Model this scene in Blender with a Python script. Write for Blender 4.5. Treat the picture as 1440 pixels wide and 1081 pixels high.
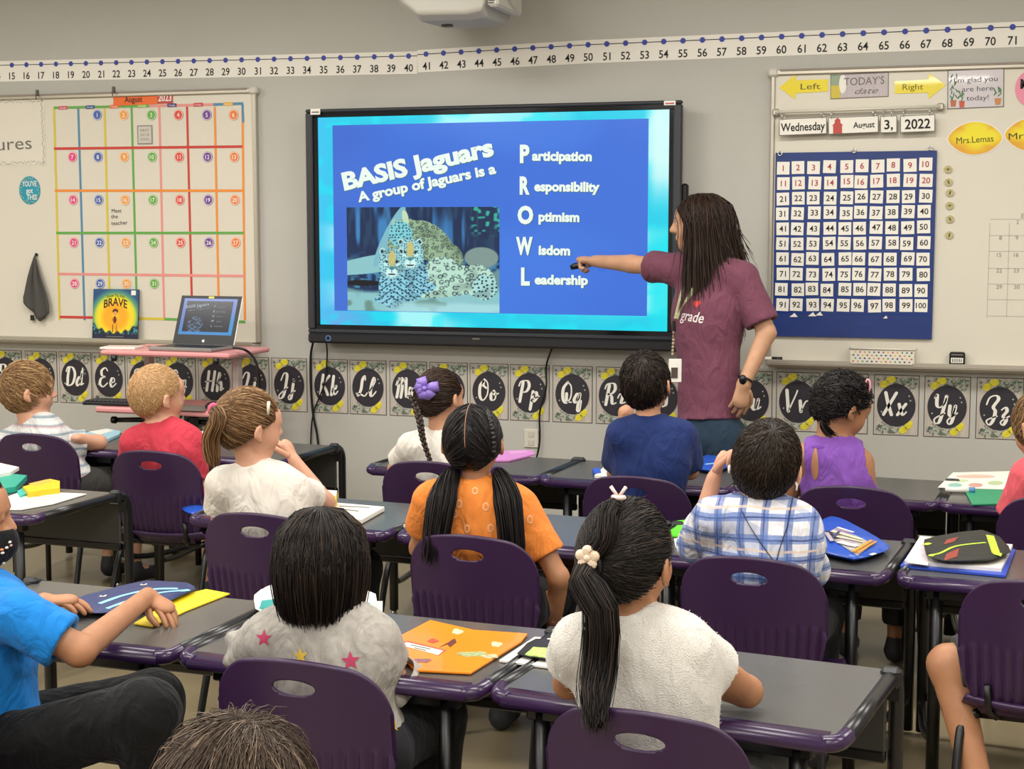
import bpy, math, random, numpy as np, openvdb
from mathutils import Vector, Matrix, noise
from mathutils.bvhtree import BVHTree
random.seed(7); RNG = np.random.default_rng(7)
SC = bpy.context.scene
for o in list(bpy.data.objects): bpy.data.objects.remove(o)

# ------------------------------------------------------------------ camera, world, lights, exposure
FPX = 2160.0; YAW = math.radians(17.5); PIT = math.atan(220.5/FPX); CH = 1.53; WY = 6.87
cam = bpy.data.cameras.new('camera'); camo = bpy.data.objects.new('camera', cam); SC.collection.objects.link(camo)
cam.sensor_width = 36; cam.lens = 36*FPX/1440; camo.location = (0, 0, CH)
camo.rotation_euler = (math.pi/2-PIT, 0, YAW); SC.camera = camo
SC.view_settings.view_transform = 'Standard'; SC.view_settings.look = 'None'
SC.view_settings.gamma = 1; SC.view_settings.use_curve_mapping = False; SC.view_settings.exposure = 0.0
w = bpy.data.worlds.new('world'); SC.world = w; w.use_nodes = True
w.node_tree.nodes['Background'].inputs[0].default_value = (0.8, 0.85, 1, 1)
w.node_tree.nodes['Background'].inputs[1].default_value = 0.15
CEIL = 3.0
LIGHTS = [(x, y) for y in (5.0, 2.7, 0.4, -1.8) for x in (-5.1, -2.9, -0.7, 1.5)]
for (lx, ly) in LIGHTS:
    L = bpy.data.lights.new('troffer_lamp', 'AREA'); L.shape = 'RECTANGLE'; L.size = 1.15; L.size_y = 0.55
    L.energy = 41; L.color = (1.0, 0.97, 0.915); lo = bpy.data.objects.new('troffer_lamp', L)
    lo.location = (lx, ly, CEIL-0.06); SC.collection.objects.link(lo)

# ------------------------------------------------------------------ projection helpers (photo pixel -> point of the room)
Fv = np.array([-math.sin(YAW)*math.cos(PIT), math.cos(YAW)*math.cos(PIT), -math.sin(PIT)])
Rv = np.array([math.cos(YAW), math.sin(YAW), 0.0]); Uv = np.cross(Rv, Fv); CP = np.array([0, 0, CH])
def ray(x, y): return Fv+Rv*(x-720)/FPX+Uv*(540.5-y)/FPX
def G(x, y, z): d = ray(x, y); return CP+d*(z-CH)/d[2]
def WP(x, y, Y=WY): d = ray(x, y); return CP+d*Y/d[1]
def DP(x, y, D): return CP+ray(x, y)*D
V3 = lambda *a: np.array(a, float)
def nrm(v): v = np.asarray(v, float); return v/(np.linalg.norm(v)+1e-12)

# ------------------------------------------------------------------ materials
def lin(c):
    if isinstance(c, str): c = tuple(int(c[i:i+2], 16)/255 for i in (0, 2, 4))
    return tuple((v/12.92 if v <= 0.04045 else ((v+0.055)/1.055)**2.4) for v in c[:3])
MATS = {}
def mat(name, col, rough=0.5, fold=0.0, metal=0.0, bump=0.0, bscale=200, var=0.0, vscale=6, emit=None, spec=0.5, sheen=0, attr=False, coat=0, sss=0, alpha=1, trans=0, stretch=None):
    if name in MATS: return MATS[name]
    m = bpy.data.materials.new(name); m.use_nodes = True; nt = m.node_tree; b = nt.nodes['Principled BSDF']; MATS[name] = m
    c = lin(col); b.inputs['Base Color'].default_value = (*c, 1); b.inputs['Roughness'].default_value = rough
    b.inputs['Metallic'].default_value = metal; b.inputs['Specular IOR Level'].default_value = spec
    b.inputs['Sheen Weight'].default_value = sheen; b.inputs['Coat Weight'].default_value = coat
    if sss:
        b.inputs['Subsurface Weight'].default_value = sss; b.inputs['Subsurface Radius'].default_value = (1, .35, .2); b.inputs['Subsurface Scale'].default_value = 0.012
    if alpha < 1: b.inputs['Alpha'].default_value = alpha
    if trans: b.inputs['Transmission Weight'].default_value = trans
    N = nt.nodes; Lk = nt.links
    tc = N.new('ShaderNodeTexCoord'); src = tc.outputs['Object']
    if stretch:
        mp = N.new('ShaderNodeMapping'); mp.inputs['Scale'].default_value = stretch; Lk.new(src, mp.inputs[0]); src = mp.outputs[0]
    base = None
    if attr:
        a = N.new('ShaderNodeAttribute'); a.attribute_name = 'Col'; base = a.outputs['Color']; Lk.new(base, b.inputs['Base Color'])
    if emit:
        if base: Lk.new(base, b.inputs['Emission Color'])
        else: b.inputs['Emission Color'].default_value = (*c, 1)
        b.inputs['Emission Strength'].default_value = emit
        bl = N.new('ShaderNodeRGB'); bl.outputs[0].default_value = (.004, .004, .004, 1); Lk.new(bl.outputs[0], b.inputs['Base Color'])
    if var:
        nz = N.new('ShaderNodeTexNoise'); nz.inputs['Scale'].default_value = vscale; nz.inputs['Detail'].default_value = 6; Lk.new(src, nz.inputs['Vector'])
        mx = N.new('ShaderNodeMix'); mx.data_type = 'RGBA'; mx.blend_type = 'MIX'
        mr = N.new('ShaderNodeMapRange'); mr.inputs[1].default_value = .3; mr.inputs[2].default_value = .7; Lk.new(nz.outputs[0], mr.inputs[0]); Lk.new(mr.outputs[0], mx.inputs[0])
        mx.inputs[6].default_value = (*[v*(1-var) for v in c], 1); mx.inputs[7].default_value = (*[min(1, v*(1+var)) for v in c], 1)
        Lk.new(mx.outputs[2], b.inputs['Base Color'])
    if bump:
        nz = N.new('ShaderNodeTexNoise'); nz.inputs['Scale'].default_value = bscale; nz.inputs['Detail'].default_value = 4; Lk.new(src, nz.inputs['Vector'])
        bp = N.new('ShaderNodeBump'); bp.inputs['Strength'].default_value = bump; bp.inputs['Distance'].default_value = 0.004
        Lk.new(nz.outputs[0], bp.inputs['Height']); Lk.new(bp.outputs[0], b.inputs['Normal'])
        if fold:
            n2 = N.new('ShaderNodeTexNoise'); n2.inputs['Scale'].default_value = 11; n2.inputs['Detail'].default_value = 2.5; n2.inputs['Distortion'].default_value = 1.6; m3 = N.new('ShaderNodeMapping'); m3.inputs['Scale'].default_value = (1.5, 1.5, .7); m3.inputs['Rotation'].default_value = (.3, .5, .2); Lk.new(src, m3.inputs[0]); Lk.new(m3.outputs[0], n2.inputs['Vector'])
            b2 = N.new('ShaderNodeBump'); b2.inputs['Strength'].default_value = fold; b2.inputs['Distance'].default_value = 0.035; Lk.new(n2.outputs[0], b2.inputs['Height']); Lk.new(b2.outputs[0], bp.inputs['Normal'])
    return m

# ------------------------------------------------------------------ object helpers
def link(name, me, parent=None, loc=None, rz=0.0):
    o = bpy.data.objects.new(name, me); SC.collection.objects.link(o)
    if parent is not None: o.parent = parent
    if loc is not None: o.location = tuple(float(v) for v in loc)
    if rz: o.rotation_euler = (0, 0, rz)
    return o
def tag(o, label=None, cat=None, group=None, kind=None):
    if label: o['label'] = label
    if cat: o['category'] = cat
    if group: o['group'] = group
    if kind: o['kind'] = kind
    return o
def thing(name, label, cat, loc=(0, 0, 0), rz=0.0, group=None):
    return tag(link(name, None, None, loc, rz), label, cat, group)
def mesh_np(name, V, faces_tri=None, faces_quad=None, mats=(), smooth=True, col=None, midx=None):
    me = bpy.data.meshes.new(name); V = np.asarray(V, dtype=np.float32)
    nt = 0 if faces_tri is None else len(faces_tri); nq = 0 if faces_quad is None else len(faces_quad)
    me.vertices.add(len(V)); me.vertices.foreach_set('co', V.ravel())
    me.loops.add(nt*3+nq*4); me.polygons.add(nt+nq)
    idx = []; st = []
    if nt: idx.append(np.asarray(faces_tri, dtype=np.int32).ravel()); st.append(np.arange(nt)*3)
    if nq: idx.append(np.asarray(faces_quad, dtype=np.int32).ravel()); st.append(nt*3+np.arange(nq)*4)
    me.loops.foreach_set('vertex_index', np.concatenate(idx).astype(np.int32))
    me.polygons.foreach_set('loop_start', np.concatenate(st).astype(np.int32))
    me.polygons.foreach_set('use_smooth', np.full(nt+nq, smooth))
    if midx is not None: me.polygons.foreach_set('material_index', np.asarray(midx, dtype=np.int32))
    for m in mats: me.materials.append(m)
    if col is not None:
        a = me.color_attributes.new('Col', 'FLOAT_COLOR', 'POINT'); c4 = np.ones((len(V), 4), np.float32); c4[:, :3] = col; a.data.foreach_set('color', c4.ravel())
    me.update(calc_edges=True); return me
class MB:
    def __init__(s): s.v = []; s.f = []; s.mi = []; s.m = 0; s.sm = []; s.smooth = False
    def add(s, vs, fs, smooth=None):
        o = len(s.v); s.v += [tuple(float(c) for c in v) for v in vs]
        for f in fs: s.f.append([i+o for i in f]); s.mi.append(s.m); s.sm.append(s.smooth if smooth is None else smooth)
        return s
    def box(s, c, d, bev=0.0, R=None):
        x, y, z = [v/2 for v in d]
        if bev <= 0:
            vs = [(a*x, b*y, e*z) for a in (-1, 1) for b in (-1, 1) for e in (-1, 1)]
            fs = [(0, 1, 3, 2), (4, 6, 7, 5), (0, 4, 5, 1), (2, 3, 7, 6), (0, 2, 6, 4), (1, 5, 7, 3)]
        else:
            b = min(bev, x*.99, y*.99, z*.99); vs = []; fs = []; ix = {}
            for a in (-1, 1):
                for bb in (-1, 1):
                    for e in (-1, 1):
                        ix[(a, bb, e)] = len(vs)
                        vs += [(a*x, bb*(y-b), e*(z-b)), (a*(x-b), bb*y, e*(z-b)), (a*(x-b), bb*(y-b), e*z)]
            q = lambda a, b_, e, k: ix[(a, b_, e)]+k
            for sg in (-1, 1):
                L1 = [q(sg, -1, -1, 0), q(sg, 1, -1, 0), q(sg, 1, 1, 0), q(sg, -1, 1, 0)]; fs.append(L1 if sg > 0 else L1[::-1])
                L1 = [q(-1, sg, -1, 1), q(-1, sg, 1, 1), q(1, sg, 1, 1), q(1, sg, -1, 1)]; fs.append(L1 if sg > 0 else L1[::-1])
                L1 = [q(-1, -1, sg, 2), q(1, -1, sg, 2), q(1, 1, sg, 2), q(-1, 1, sg, 2)]; fs.append(L1 if sg > 0 else L1[::-1])
            for a in (-1, 1):
                for b_ in (-1, 1):
                    L1 = [q(a, b_, -1, 0), q(a, b_, 1, 0), q(a, b_, 1, 1), q(a, b_, -1, 1)]; fs.append(L1 if a*b_ < 0 else L1[::-1])
                    L1 = [q(a, -1, b_, 0), q(a, 1, b_, 0), q(a, 1, b_, 2), q(a, -1, b_, 2)]; fs.append(L1 if a*b_ > 0 and False else L1)
                    L1 = [q(-1, a, b_, 1), q(1, a, b_, 1), q(1, a, b_, 2), q(-1, a, b_, 2)]; fs.append(L1)
                    for e in (-1, 1): fs.append([q(a, b_, e, 0), q(a, b_, e, 1), q(a, b_, e, 2)])
        if R is not None: vs = [tuple(R @ Vector(v)) for v in vs]
        return s.add([(v[0]+c[0], v[1]+c[1], v[2]+c[2]) for v in vs], fs)
    def tube(s, path, r, n=8, cap=True, closed=False):
        P = [Vector(p) for p in path]; N = len(P); rs = r if hasattr(r, '__len__') else [r]*N; vs = []; fs = []; pa = None
        for i, p in enumerate(P):
            if closed: t = (P[(i+1) % N]-P[i-1])
            else: t = P[min(i+1, N-1)]-P[max(i-1, 0)]
            t.normalize()
            if pa is None: pa = t.orthogonal().normalized()
            else: pa = (pa-t*pa.dot(t)); pa = pa.normalized() if pa.length > 1e-6 else t.orthogonal().normalized()
            q = t.cross(pa)
            for k in range(n):
                a = 2*math.pi*k/n; vs.append(p+(pa*math.cos(a)+q*math.sin(a))*rs[i])
        for i in range(N if closed else N-1):
            j = (i+1) % N
            for k in range(n): fs.append((i*n+k, i*n+(k+1) % n, j*n+(k+1) % n, j*n+k))
        if cap and not closed: fs.append(tuple(range(n))[::-1]); fs.append(tuple(range((N-1)*n, N*n)))
        return s.add(vs, fs, True)
    def prism(s, pts, y0, y1, plane='xz'):     # outline in xz, thickness along y (y1 is the front face, towards -y) or xy -> along z
        n = len(pts)
        if plane == 'xz': vs = [(x, y0, z) for x, z in pts]+[(x, y1, z) for x, z in pts]
        else: vs = [(x, z, y0) for x, z in pts]+[(x, z, y1) for x, z in pts]
        fs = [tuple(range(n))[::-1], tuple(range(n, 2*n))]+[(i, (i+1) % n, n+(i+1) % n, n+i) for i in range(n)]
        return s.add(vs, fs)
    def ell(s, c, r, seg=12, rings=8, R=None):
        vs = []; fs = []
        for i in range(rings+1):
            t = math.pi*i/rings
            for k in range(seg):
                a = 2*math.pi*k/seg; v = Vector((r[0]*math.sin(t)*math.cos(a), r[1]*math.sin(t)*math.sin(a), r[2]*math.cos(t)))
                if R is not None: v = R @ v
                vs.append(v+Vector(c))
        for i in range(rings):
            for k in range(seg): fs.append((i*seg+k, (i+1)*seg+k, (i+1)*seg+(k+1) % seg, i*seg+(k+1) % seg))
        return s.add(vs, fs, True)
    def mesh(s, name, mats):
        me = bpy.data.meshes.new(name); me.from_pydata(s.v, [], s.f)
        for m in (mats if isinstance(mats, (list, tuple)) else [mats]): me.materials.append(m)
        me.polygons.foreach_set('material_index', s.mi); me.polygons.foreach_set('use_smooth', s.sm); me.update()
        import bmesh
        b = bmesh.new(); b.from_mesh(me); bmesh.ops.recalc_face_normals(b, faces=b.faces); b.to_mesh(me); b.free(); return me
    def obj(s, name, mats, parent=None, loc=None, rz=0.0): return link(name, s.mesh(name, mats), parent, loc, rz)
def ellpts(cx, cz, rx, rz, n=28, a0=0): return [(cx+rx*math.cos(a0+2*math.pi*k/n), cz+rz*math.sin(a0+2*math.pi*k/n)) for k in range(n)]
def rrect(x0, z0, x1, z1, r, n=5):
    out = []
    for cx, cz, a in ((x1-r, z0+r, -90), (x1-r, z1-r, 0), (x0+r, z1-r, 90), (x0+r, z0+r, 180)):
        for k in range(n+1): t = math.radians(a+90*k/n); out.append((cx+r*math.cos(t), cz+r*math.sin(t)))
    return out
def rect(x0, z0, x1, z1): return [(x0, z0), (x1, z0), (x1, z1), (x0, z1)]
def crom(P, n=6, closed=False):
    P = [np.array(p, float) for p in P]; out = []; N = len(P)
    rg = range(N if closed else N-1)
    for i in rg:
        p0 = P[i-1] if (i > 0 or closed) else P[0]; p1 = P[i]; p2 = P[(i+1) % N]; p3 = P[(i+2) % N] if (closed or i+2 < N) else P[-1]
        for k in range(n):
            t = k/n; out.append(0.5*((2*p1)+(-p0+p2)*t+(2*p0-5*p1+4*p2-p3)*t*t+(-p0+3*p1-3*p2+p3)*t**3))
    if not closed: out.append(P[-1])
    return out
# text as thin flat geometry
_TC = {}
def text_mesh(txt, bold=0.0, spacing=1.0, shear=0.0):
    k = (txt, bold, spacing, shear)
    if k in _TC: return _TC[k]
    cu = bpy.data.curves.new('t', 'FONT'); cu.body = txt; cu.offset = bold; cu.space_character = spacing; cu.shear = shear; cu.resolution_u = 3; cu.size = 1
    o = bpy.data.objects.new('t', cu); SC.collection.objects.link(o); dg = bpy.context.evaluated_depsgraph_get()
    me = bpy.data.meshes.new_from_object(o.evaluated_get(dg)); bpy.data.objects.remove(o)
    v = np.zeros(len(me.vertices)*3); me.vertices.foreach_get('co', v); v = v.reshape(-1, 3)
    fs = [list(p.vertices) for p in me.polygons]; bpy.data.meshes.remove(me)
    _TC[k] = (v, fs); return _TC[k]
def text(txt, h, mat_, parent, cx=0, cz=0, y=-0.001, bold=0.0, rot=0.0, name='lettering', width=None, spacing=1.0, sx=1.0, align='c', capfit=True, shear=0.0, arc=None, R=None, origin=None):
    """flat lettering: h = cap height, centred at (cx, cz) on the plane y of the parent (facing -y)"""
    v, fs = text_mesh(txt, bold, spacing, shear)
    v = v.copy(); x0, x1 = v[:, 0].min(), v[:, 0].max(); s = h/0.73
    if align == 'c': v[:, 0] -= (x0+x1)/2
    else: v[:, 0] -= x0
    v[:, 1] -= 0.365
    kx = s*sx if width is None else width/max(1e-6, x1-x0)
    X = v[:, 0]*kx; Z = v[:, 1]*s
    if arc:
        Wd = abs(kx*(x1-x0)); Z = Z-arc*(X/(Wd/2))**2
    c, sn = math.cos(rot), math.sin(rot); x2 = X*c-Z*sn+cx; z2 = X*sn+Z*c+cz
    V = np.stack([x2, np.full_like(x2, y), z2], 1)
    if R is not None: V = (np.array(R) @ V.T).T
    if origin is not None: V = V+np.array(origin)
    me = bpy.data.meshes.new(name); me.from_pydata(V.tolist(), [], fs); me.materials.append(mat_); me.update()
    return link(name, me, parent)
def stroke_poly(mb, pts, w, y):   # flat ribbon along 2-D points; w may vary with the direction (broad downstrokes)
    P = [np.array(p, float) for p in pts]; n = len(P); L = []; Rr = []
    for i in range(n):
        t = P[min(i+1, n-1)]-P[max(i-1, 0)]; t = t/(np.linalg.norm(t)+1e-9); nn = np.array([-t[1], t[0]])
        ww = w*(0.45+0.75*abs(t[1])**1.5) if t[1] < 0 else w*(0.42+0.12*abs(t[1]))
        L.append(P[i]+nn*ww/2); Rr.append(P[i]-nn*ww/2)
    vs = [(p[0], y, p[1]) for p in L]+[(p[0], y, p[1]) for p in Rr]
    mb.add(vs, [(i, i+1, n+i+1, n+i) for i in range(n-1)])
    for e, t in ((P[0], 0), (P[-1], 1)):
        ww = np.linalg.norm((L[0]-Rr[0]) if t == 0 else (L[-1]-Rr[-1]))/2; q = ellpts(e[0], e[1], ww, ww, 8); mb.add([(a, y-0.00002, b) for a, b in q], [tuple(range(8))])
# ------------------------------------------------------------------ base materials
M = {}
M['wall'] = mat('wall_paint', 'B4B2AA', .75, bump=.08, bscale=90, var=.02, vscale=3)
M['ceil'] = mat('ceiling_tile', 'D8D5CC', .9, bump=.3, bscale=300)
M['floor'] = mat('polished_concrete', '887B60', .3, var=.10, vscale=2.5, bump=.03, bscale=30)
M['black'] = mat('black_metal', '0B0B0D', .35)
M['blackp'] = mat('black_plastic', '131418', .45)
M['white'] = mat('white_paper', 'E6E2D8', .6)
M['board'] = mat('whiteboard', 'D3CDBE', .28, var=.012, vscale=2)
M['alu'] = mat('aluminium', 'BFB8AA', .35, metal=.6)
M['ink'] = mat('black_ink', '15130F', .7)
M['chrome'] = mat('chrome', 'CFCFCF', .15, metal=1)
def pc(hexc, rough=.55): return mat('card_'+hexc, hexc, rough)

# ------------------------------------------------------------------ room shell
def struct(name, mb, m): o = mb.obj(name, m); o['kind'] = 'structure'; return o
X0, X1, Y0 = -6.6, 3.2, -3.2
struct('floor', MB().box(((X0+X1)/2, (Y0+WY)/2, -.05), (X1-X0+.4, WY-Y0+.4, .1)), M['floor'])
struct('ceiling', MB().box(((X0+X1)/2, (Y0+WY)/2, CEIL+.05), (X1-X0+.4, WY-Y0+.4, .1)), M['ceil'])
struct('wall_front', MB().box(((X0+X1)/2, WY+.06, CEIL/2), (X1-X0+.4, .12, CEIL)), M['wall'])
struct('wall_left', MB().box((X0-.06, (Y0+WY)/2, CEIL/2), (.12, WY-Y0, CEIL)), M['wall'])
struct('wall_right', MB().box((X1+.06, (Y0+WY)/2, CEIL/2), (.12, WY-Y0, CEIL)), M['wall'])
struct('wall_back', MB().box(((X0+X1)/2, Y0-.06, CEIL/2), (X1-X0+.4, .12, CEIL)), M['wall'])
struct('baseboard_front', MB().box(((X0+X1)/2, WY-.006, .05), (X1-X0, .012, .1), .004), M['black'])
tl0 = None
def lightname(lx, ly): return 'white ceiling light panel, '+{5.0: 'row nearest the whiteboards', 2.7: 'second row from the whiteboards', .4: 'third row from the whiteboards', -1.8: 'row farthest from the whiteboards'}[ly]+', '+{-5.1: 'leftmost', -2.9: 'second from left', -.7: 'second from right', 1.5: 'rightmost'}[lx]
for (lx, ly) in LIGHTS:
    if tl0 is None:
        t = tl0 = thing('ceiling_light', lightname(lx, ly), 'ceiling light', (lx, ly, CEIL), group='ceiling light panels')
        MB().box((0, 0, -.02), (1.24, .64, .04), .01).obj('housing', M['white'], t)
        MB().box((0, 0, -.045), (1.15, .55, .01)).obj('diffuser', mat('diffuser', 'FFF6E4', .5, emit=.8), t)
    else:
        t = tl0.copy(); SC.collection.objects.link(t); t.location = (lx, ly, CEIL); t['label'] = lightname(lx, ly)
        for c_ in list(tl0.children): d = c_.copy(); SC.collection.objects.link(d); d.parent = t

# ------------------------------------------------------------------ number line
def wl(px, py, Y=WY): p = WP(px, py, Y); return p[0], p[2]
secs = [(10, 40, (None), None), (41, 50, None, None), (51, 73, None, None)]
xa15 = wl(17, 91.5)[0]; xa71 = wl(1424, 38)[0]; pitch = (xa71-xa15)/56
zs = {15: wl(17, 91.5)[1], 30: wl(333, 83)[1], 40: wl(563, 79.3)[1], 41: wl(586, 76.6)[1], 50: wl(812, 63.5)[1], 71: wl(1424, 38)[1]}
def nx(n): return xa15+(n-15)*pitch
lsec = {0: 'leftmost section of the white number line strip, ending at 40', 1: 'short middle section of the white number line strip, 41 to 50', 2: 'rightmost section of the white number line strip, from 51 up'}
dotm = mat('blue_dot', '34409A', .6)
for si, (a, b, na, nb) in enumerate([(10, 40, 15, 40), (41, 50, 41, 50), (51, 73, 50, 71)]):
    sl = (zs[nb]-zs[na])/(nx(nb)-nx(na)); ang = math.atan(sl); xc = (nx(a)+nx(b))/2; zc = zs[na]+sl*(xc-nx(na)); ln = nx(b)-nx(a)+pitch
    t = thing('number_line', lsec[si], 'number line', (xc, WY, zc), group='number line sections'); t.rotation_euler = (0, -ang, 0)
    MB().box((0, -.001, -.031), (ln, .002-.0003*si, .104)).obj('strip', M['white'], t)
    MB().box((0, -.0025, 0), (ln, .0006, .0035)).obj('axis_line', M['ink'], t)
    dm = MB().prism(ellpts(0, 0, .0125, .0125, 14), -.0021, -.0032).mesh('dot', dotm)
    for n in range(a, b+1):
        x = (n-(a+b)/2)*pitch; link('dot', dm, t, (x, 0, 0)); text(str(n), .036, M['ink'], t, x, -.054, -.0028, bold=.012, name='numeral', sx=.92)

# ------------------------------------------------------------------ whiteboards
def board(name, x0, z0, x1, z1, label):
    t = thing(name, label, 'whiteboard', ((x0+x1)/2, WY, (z0+z1)/2)); w_, h_ = x1-x0, z1-z0
    MB().box((0, -.012, 0), (w_, .024, h_)).obj('writing_surface', M['board'], t)
    MB().box((0, -.02, h_/2-.012), (w_+.02, .035, .024), .004).obj('frame_rail', M['alu'], t)
    MB().box((0, -.037, h_/2-.004), (w_-.06, .006, .010), .002).obj('map_rail', mat('rail_dark', '8A7F72', .5), t)
    for s in (-1, 1): MB().box((s*w_/2, -.016, 0), (.02, .032, h_), .004).obj('side_frame', M['alu'], t)
    MB().box((s*0, -.045, -h_/2-.012), (w_, .09, .014), .004).box((0, -.088, -h_/2-.003), (w_, .008, .02), .003).box((0, -.02, -h_/2-.022), (w_, .04, .02), .003).obj('marker_tray', M['alu'], t)
    for s in (-1, 1): MB().box((s*w_/2, -.02, h_/2-.012), (.045, .045, .035), .008).obj('corner_cap', mat('cap_grey', 'C9C4B8', .5), t)
    return t
LBX = wl(360, 122)[0]; board('whiteboard', -6.2, .965, LBX, 2.205, 'whiteboard left of the screen, holding the tape calendar')
RBX = wl(1089, 96)[0]; board('whiteboard', RBX, .945, 2.2, 2.215, 'whiteboard right of the screen, holding the hundred chart')
BY = WY-.0245     # front of the boards
def bx(px, py): return wl(px, py, BY)

# calendar
cal = thing('tape_calendar', 'calendar of coloured washi tape squares with numbered round magnets for August', 'calendar', (0, BY, 0))
CC = dict(y='CDB93A', b='4C82A4', g='5FA046', p='DB8D86', r='C0392E', o='E08A35')
def tape(p, q, wd, col, dy=0, name='tape'):
    a, b_ = np.array(bx(*p)), np.array(bx(*q)); d = b_-a; L_ = np.linalg.norm(d); d /= L_; n_ = np.array([-d[1], d[0]])*wd/2
    MB().prism([tuple(a-n_), tuple(b_-n_), tuple(b_+n_), tuple(a+n_)], 0, -.0006-dy).obj(name, pc(CC.get(col, col)), cal)
vt = [(76, 84, 'y'), (110, 119, 'b'), (147, 155, 'y'), (185, 193, 'g'), (224, 231, 'p'), (263, 270.5, 'r'), (302, 308, 'o'), (341, 344.5, 'o')]
for a, b_, c_ in vt: tape((a, 150), (b_, 450), .012, c_)
tape((341, 146), (342, 172), .012, 'b', .0004)
for (p, q, c_) in [((76, 209), (341, 206), 'r'), ((77, 268), (341, 268), 'o'), ((79, 327.5), (343, 327.5), 'g'), ((81, 385), (344, 388), 'p'), ((76, 151.5), (210, 149), 'g'), ((210, 149), (300, 147), 'p'), ((300, 147), (342, 145.5), 'b'), ((84, 445.5), (196, 447.5), 'r'), ((196, 447.5), (231, 448.5), 'y'), ((231, 448.5), (345, 452.5), 'g')]: tape(p, q, .013, c_, .0003)
cc = ['D8457F', '3F5DA8', 'E39A42', '5FA63C', 'D4483A', '6A3A93', 'E07B3A']
cxs = [101, 137, 174, 213, 251, 291, 328.5]; cys = [161.5, 220, 281, 341, 398.5]
whm = mat('white_ring', 'E9E4DA', .6)
for r in range(5):
    for c_ in range(7):
        n = 7*r+c_
        if n < 1 or n > 31: continue
        x, z = bx(cxs[c_]+r*1.0, cys[r]+(.6 if r == 1 else 0)); mb = MB()
        mg = link('date_magnet', mb.prism(ellpts(0, 0, .0265, .0265, 24), 0, -.002).prism(ellpts(0, 0, .0235, .0235, 24), -.002, -.0024).mesh('date_magnet', [pc(cc[c_])]), cal, (x, 0, z))
        mb = MB(); q = ellpts(0, 0, .0245, .0245, 24); q2 = ellpts(0, 0, .022, .022, 24)
        mb.add([(a, -.0026, b_) for a, b_ in q]+[(a, -.0026, b_) for a, b_ in q2], [(i, (i+1) % 24, 24+(i+1) % 24, 24+i) for i in range(24)]); mb.obj('ring', whm, mg)
        text(str(n), .021, whm, mg, 0, 0, -.003, bold=.012, name='numeral')
x0, z0 = bx(160, 149); x1, z1 = bx(243, 130.5)
hb = MB().prism([(x0, z0), (x1, z0+.006), (x1, z1+.006), (x0, z1)], 0, -.003).obj('month_banner', pc('E0661F'), cal)
MB().prism([(x1-.085, z0+.006), (x1, z0+.007), (x1, z1+.006), (x1-.085, z1+.004)], -.003, -.0036).obj('year_patch', pc('B23F3A'), hb)
text('August', .03, mat('maroon_ink', '5A1E14', .7), hb, x0+.115, (z0+z1)/2+.003, -.0042, bold=.015, width=.10)
text('2023', .034, M['white'], hb, x1-.043, (z0+z1)/2+.006, -.0042, bold=.02, width=.075)
for i, (px, c_) in enumerate([(89, 'C94F6C'), (127, '2F4B86'), (161, 'DC6B3C'), (200, '8FB94E'), (242, '4B3577'), (279, 'C23F3F'), (321, 'D9A83E')]):
    x, z = bx(px, 151.5-.023*(px-89)); MB().prism(rrect(x-.026, z-.009, x+.026, z+.009, .004), 0, -.002).obj('weekday_label', pc(c_), cal)
    text(['Sunday', 'Monday', 'Tuesday', 'Wednesday', 'Thursday', 'Friday', 'Saturday'][i], .009, M['white'], cal, x, z, -.0026, width=.036, name='weekday_name')
grey = mat('marker_grey', '6B675F', .7)
x, z = bx(204, 189.5); nt_ = MB().box((x, -.001, z), (.086, .002, .095)).obj('sticky_note', mat('note_border', '8F8C85', .7), cal); MB().box((x, -.0025, z), (.072, .001, .081)).obj('note_face', mat('note_face', 'C6C1B6', .7), nt_)
for k, tx in enumerate(['FIRST', 'DAY OF', 'SCHOOL']): text(tx, .014, grey, nt_, x, z+.022-.022*k, -.0034, width=.05)
for k, tx in enumerate(['Meet', 'the', 'teacher']): a, b_ = bx([164, 161, 168][k], [296, 304, 313][k]); text(tx, .021, mat('pen_black', '3A3833', .7), cal, a, b_, -.001, width=[.056, .04, .094][k], rot=.04, name='handwriting')

# left part of the board
t = thing('bordered_note', 'paper note with leaf-dot border and handwriting at far left of the board', 'note', (0, BY, 0))
xa, zb = bx(-40, 233); xb, za = bx(62, 138)
MB().box(((xa+xb)/2, -.0006, (za+zb)/2), (xb-xa, .0012, za-zb)).obj('paper', mat('note_paper', 'D6D0C2', .6), t)
mb = MB()
for k in range(64):
    for (fx, fz) in ((xa+(xb-xa)*k/64, za-.012), (xa+(xb-xa)*k/64, zb+.012)): q = ellpts(fx, fz+random.uniform(-.007, .007), .0035, .0018, 6, random.random()*3); mb.add([(a, -.0016, b_) for a, b_ in q], [tuple(range(6))])
for k in range(60): q = ellpts(xb-.012+random.uniform(-.007, .007), zb+(za-zb)*k/60, .0018, .0035, 6, random.random()*3); mb.add([(a, -.0016, b_) for a, b_ in q], [tuple(range(6))])
mb.obj('leaf_border', grey, t)['kind'] = 'stuff'
a, b_ = bx(13, 202); text('pictures', .068, grey, t, a+.055-.12, b_, -.0018, width=.40, rot=.03, name='handwriting')
t = thing('round_sticker', 'teal round sticker with white lettering below the bordered note', 'sticker', (bx(42, 267.5)[0], BY, bx(42, 267.5)[1]))
MB().prism(ellpts(0, 0, .063, .072, 32), 0, -.002).obj('disc', mat('teal_print', '1F92A8', .5, var=.12, vscale=40), t)
for k, (tx, w_) in enumerate([("YOU'VE", .085), ('got', .04), ('THIS', .06)]): text(tx, .028, M['white'], t, [0, 0, .012][k], .034-.034*k, -.003, width=w_, bold=.015)
spk = [pc(c_) for c_ in ('D9A24A', '9CB86A', 'C77A9B')]
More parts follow.
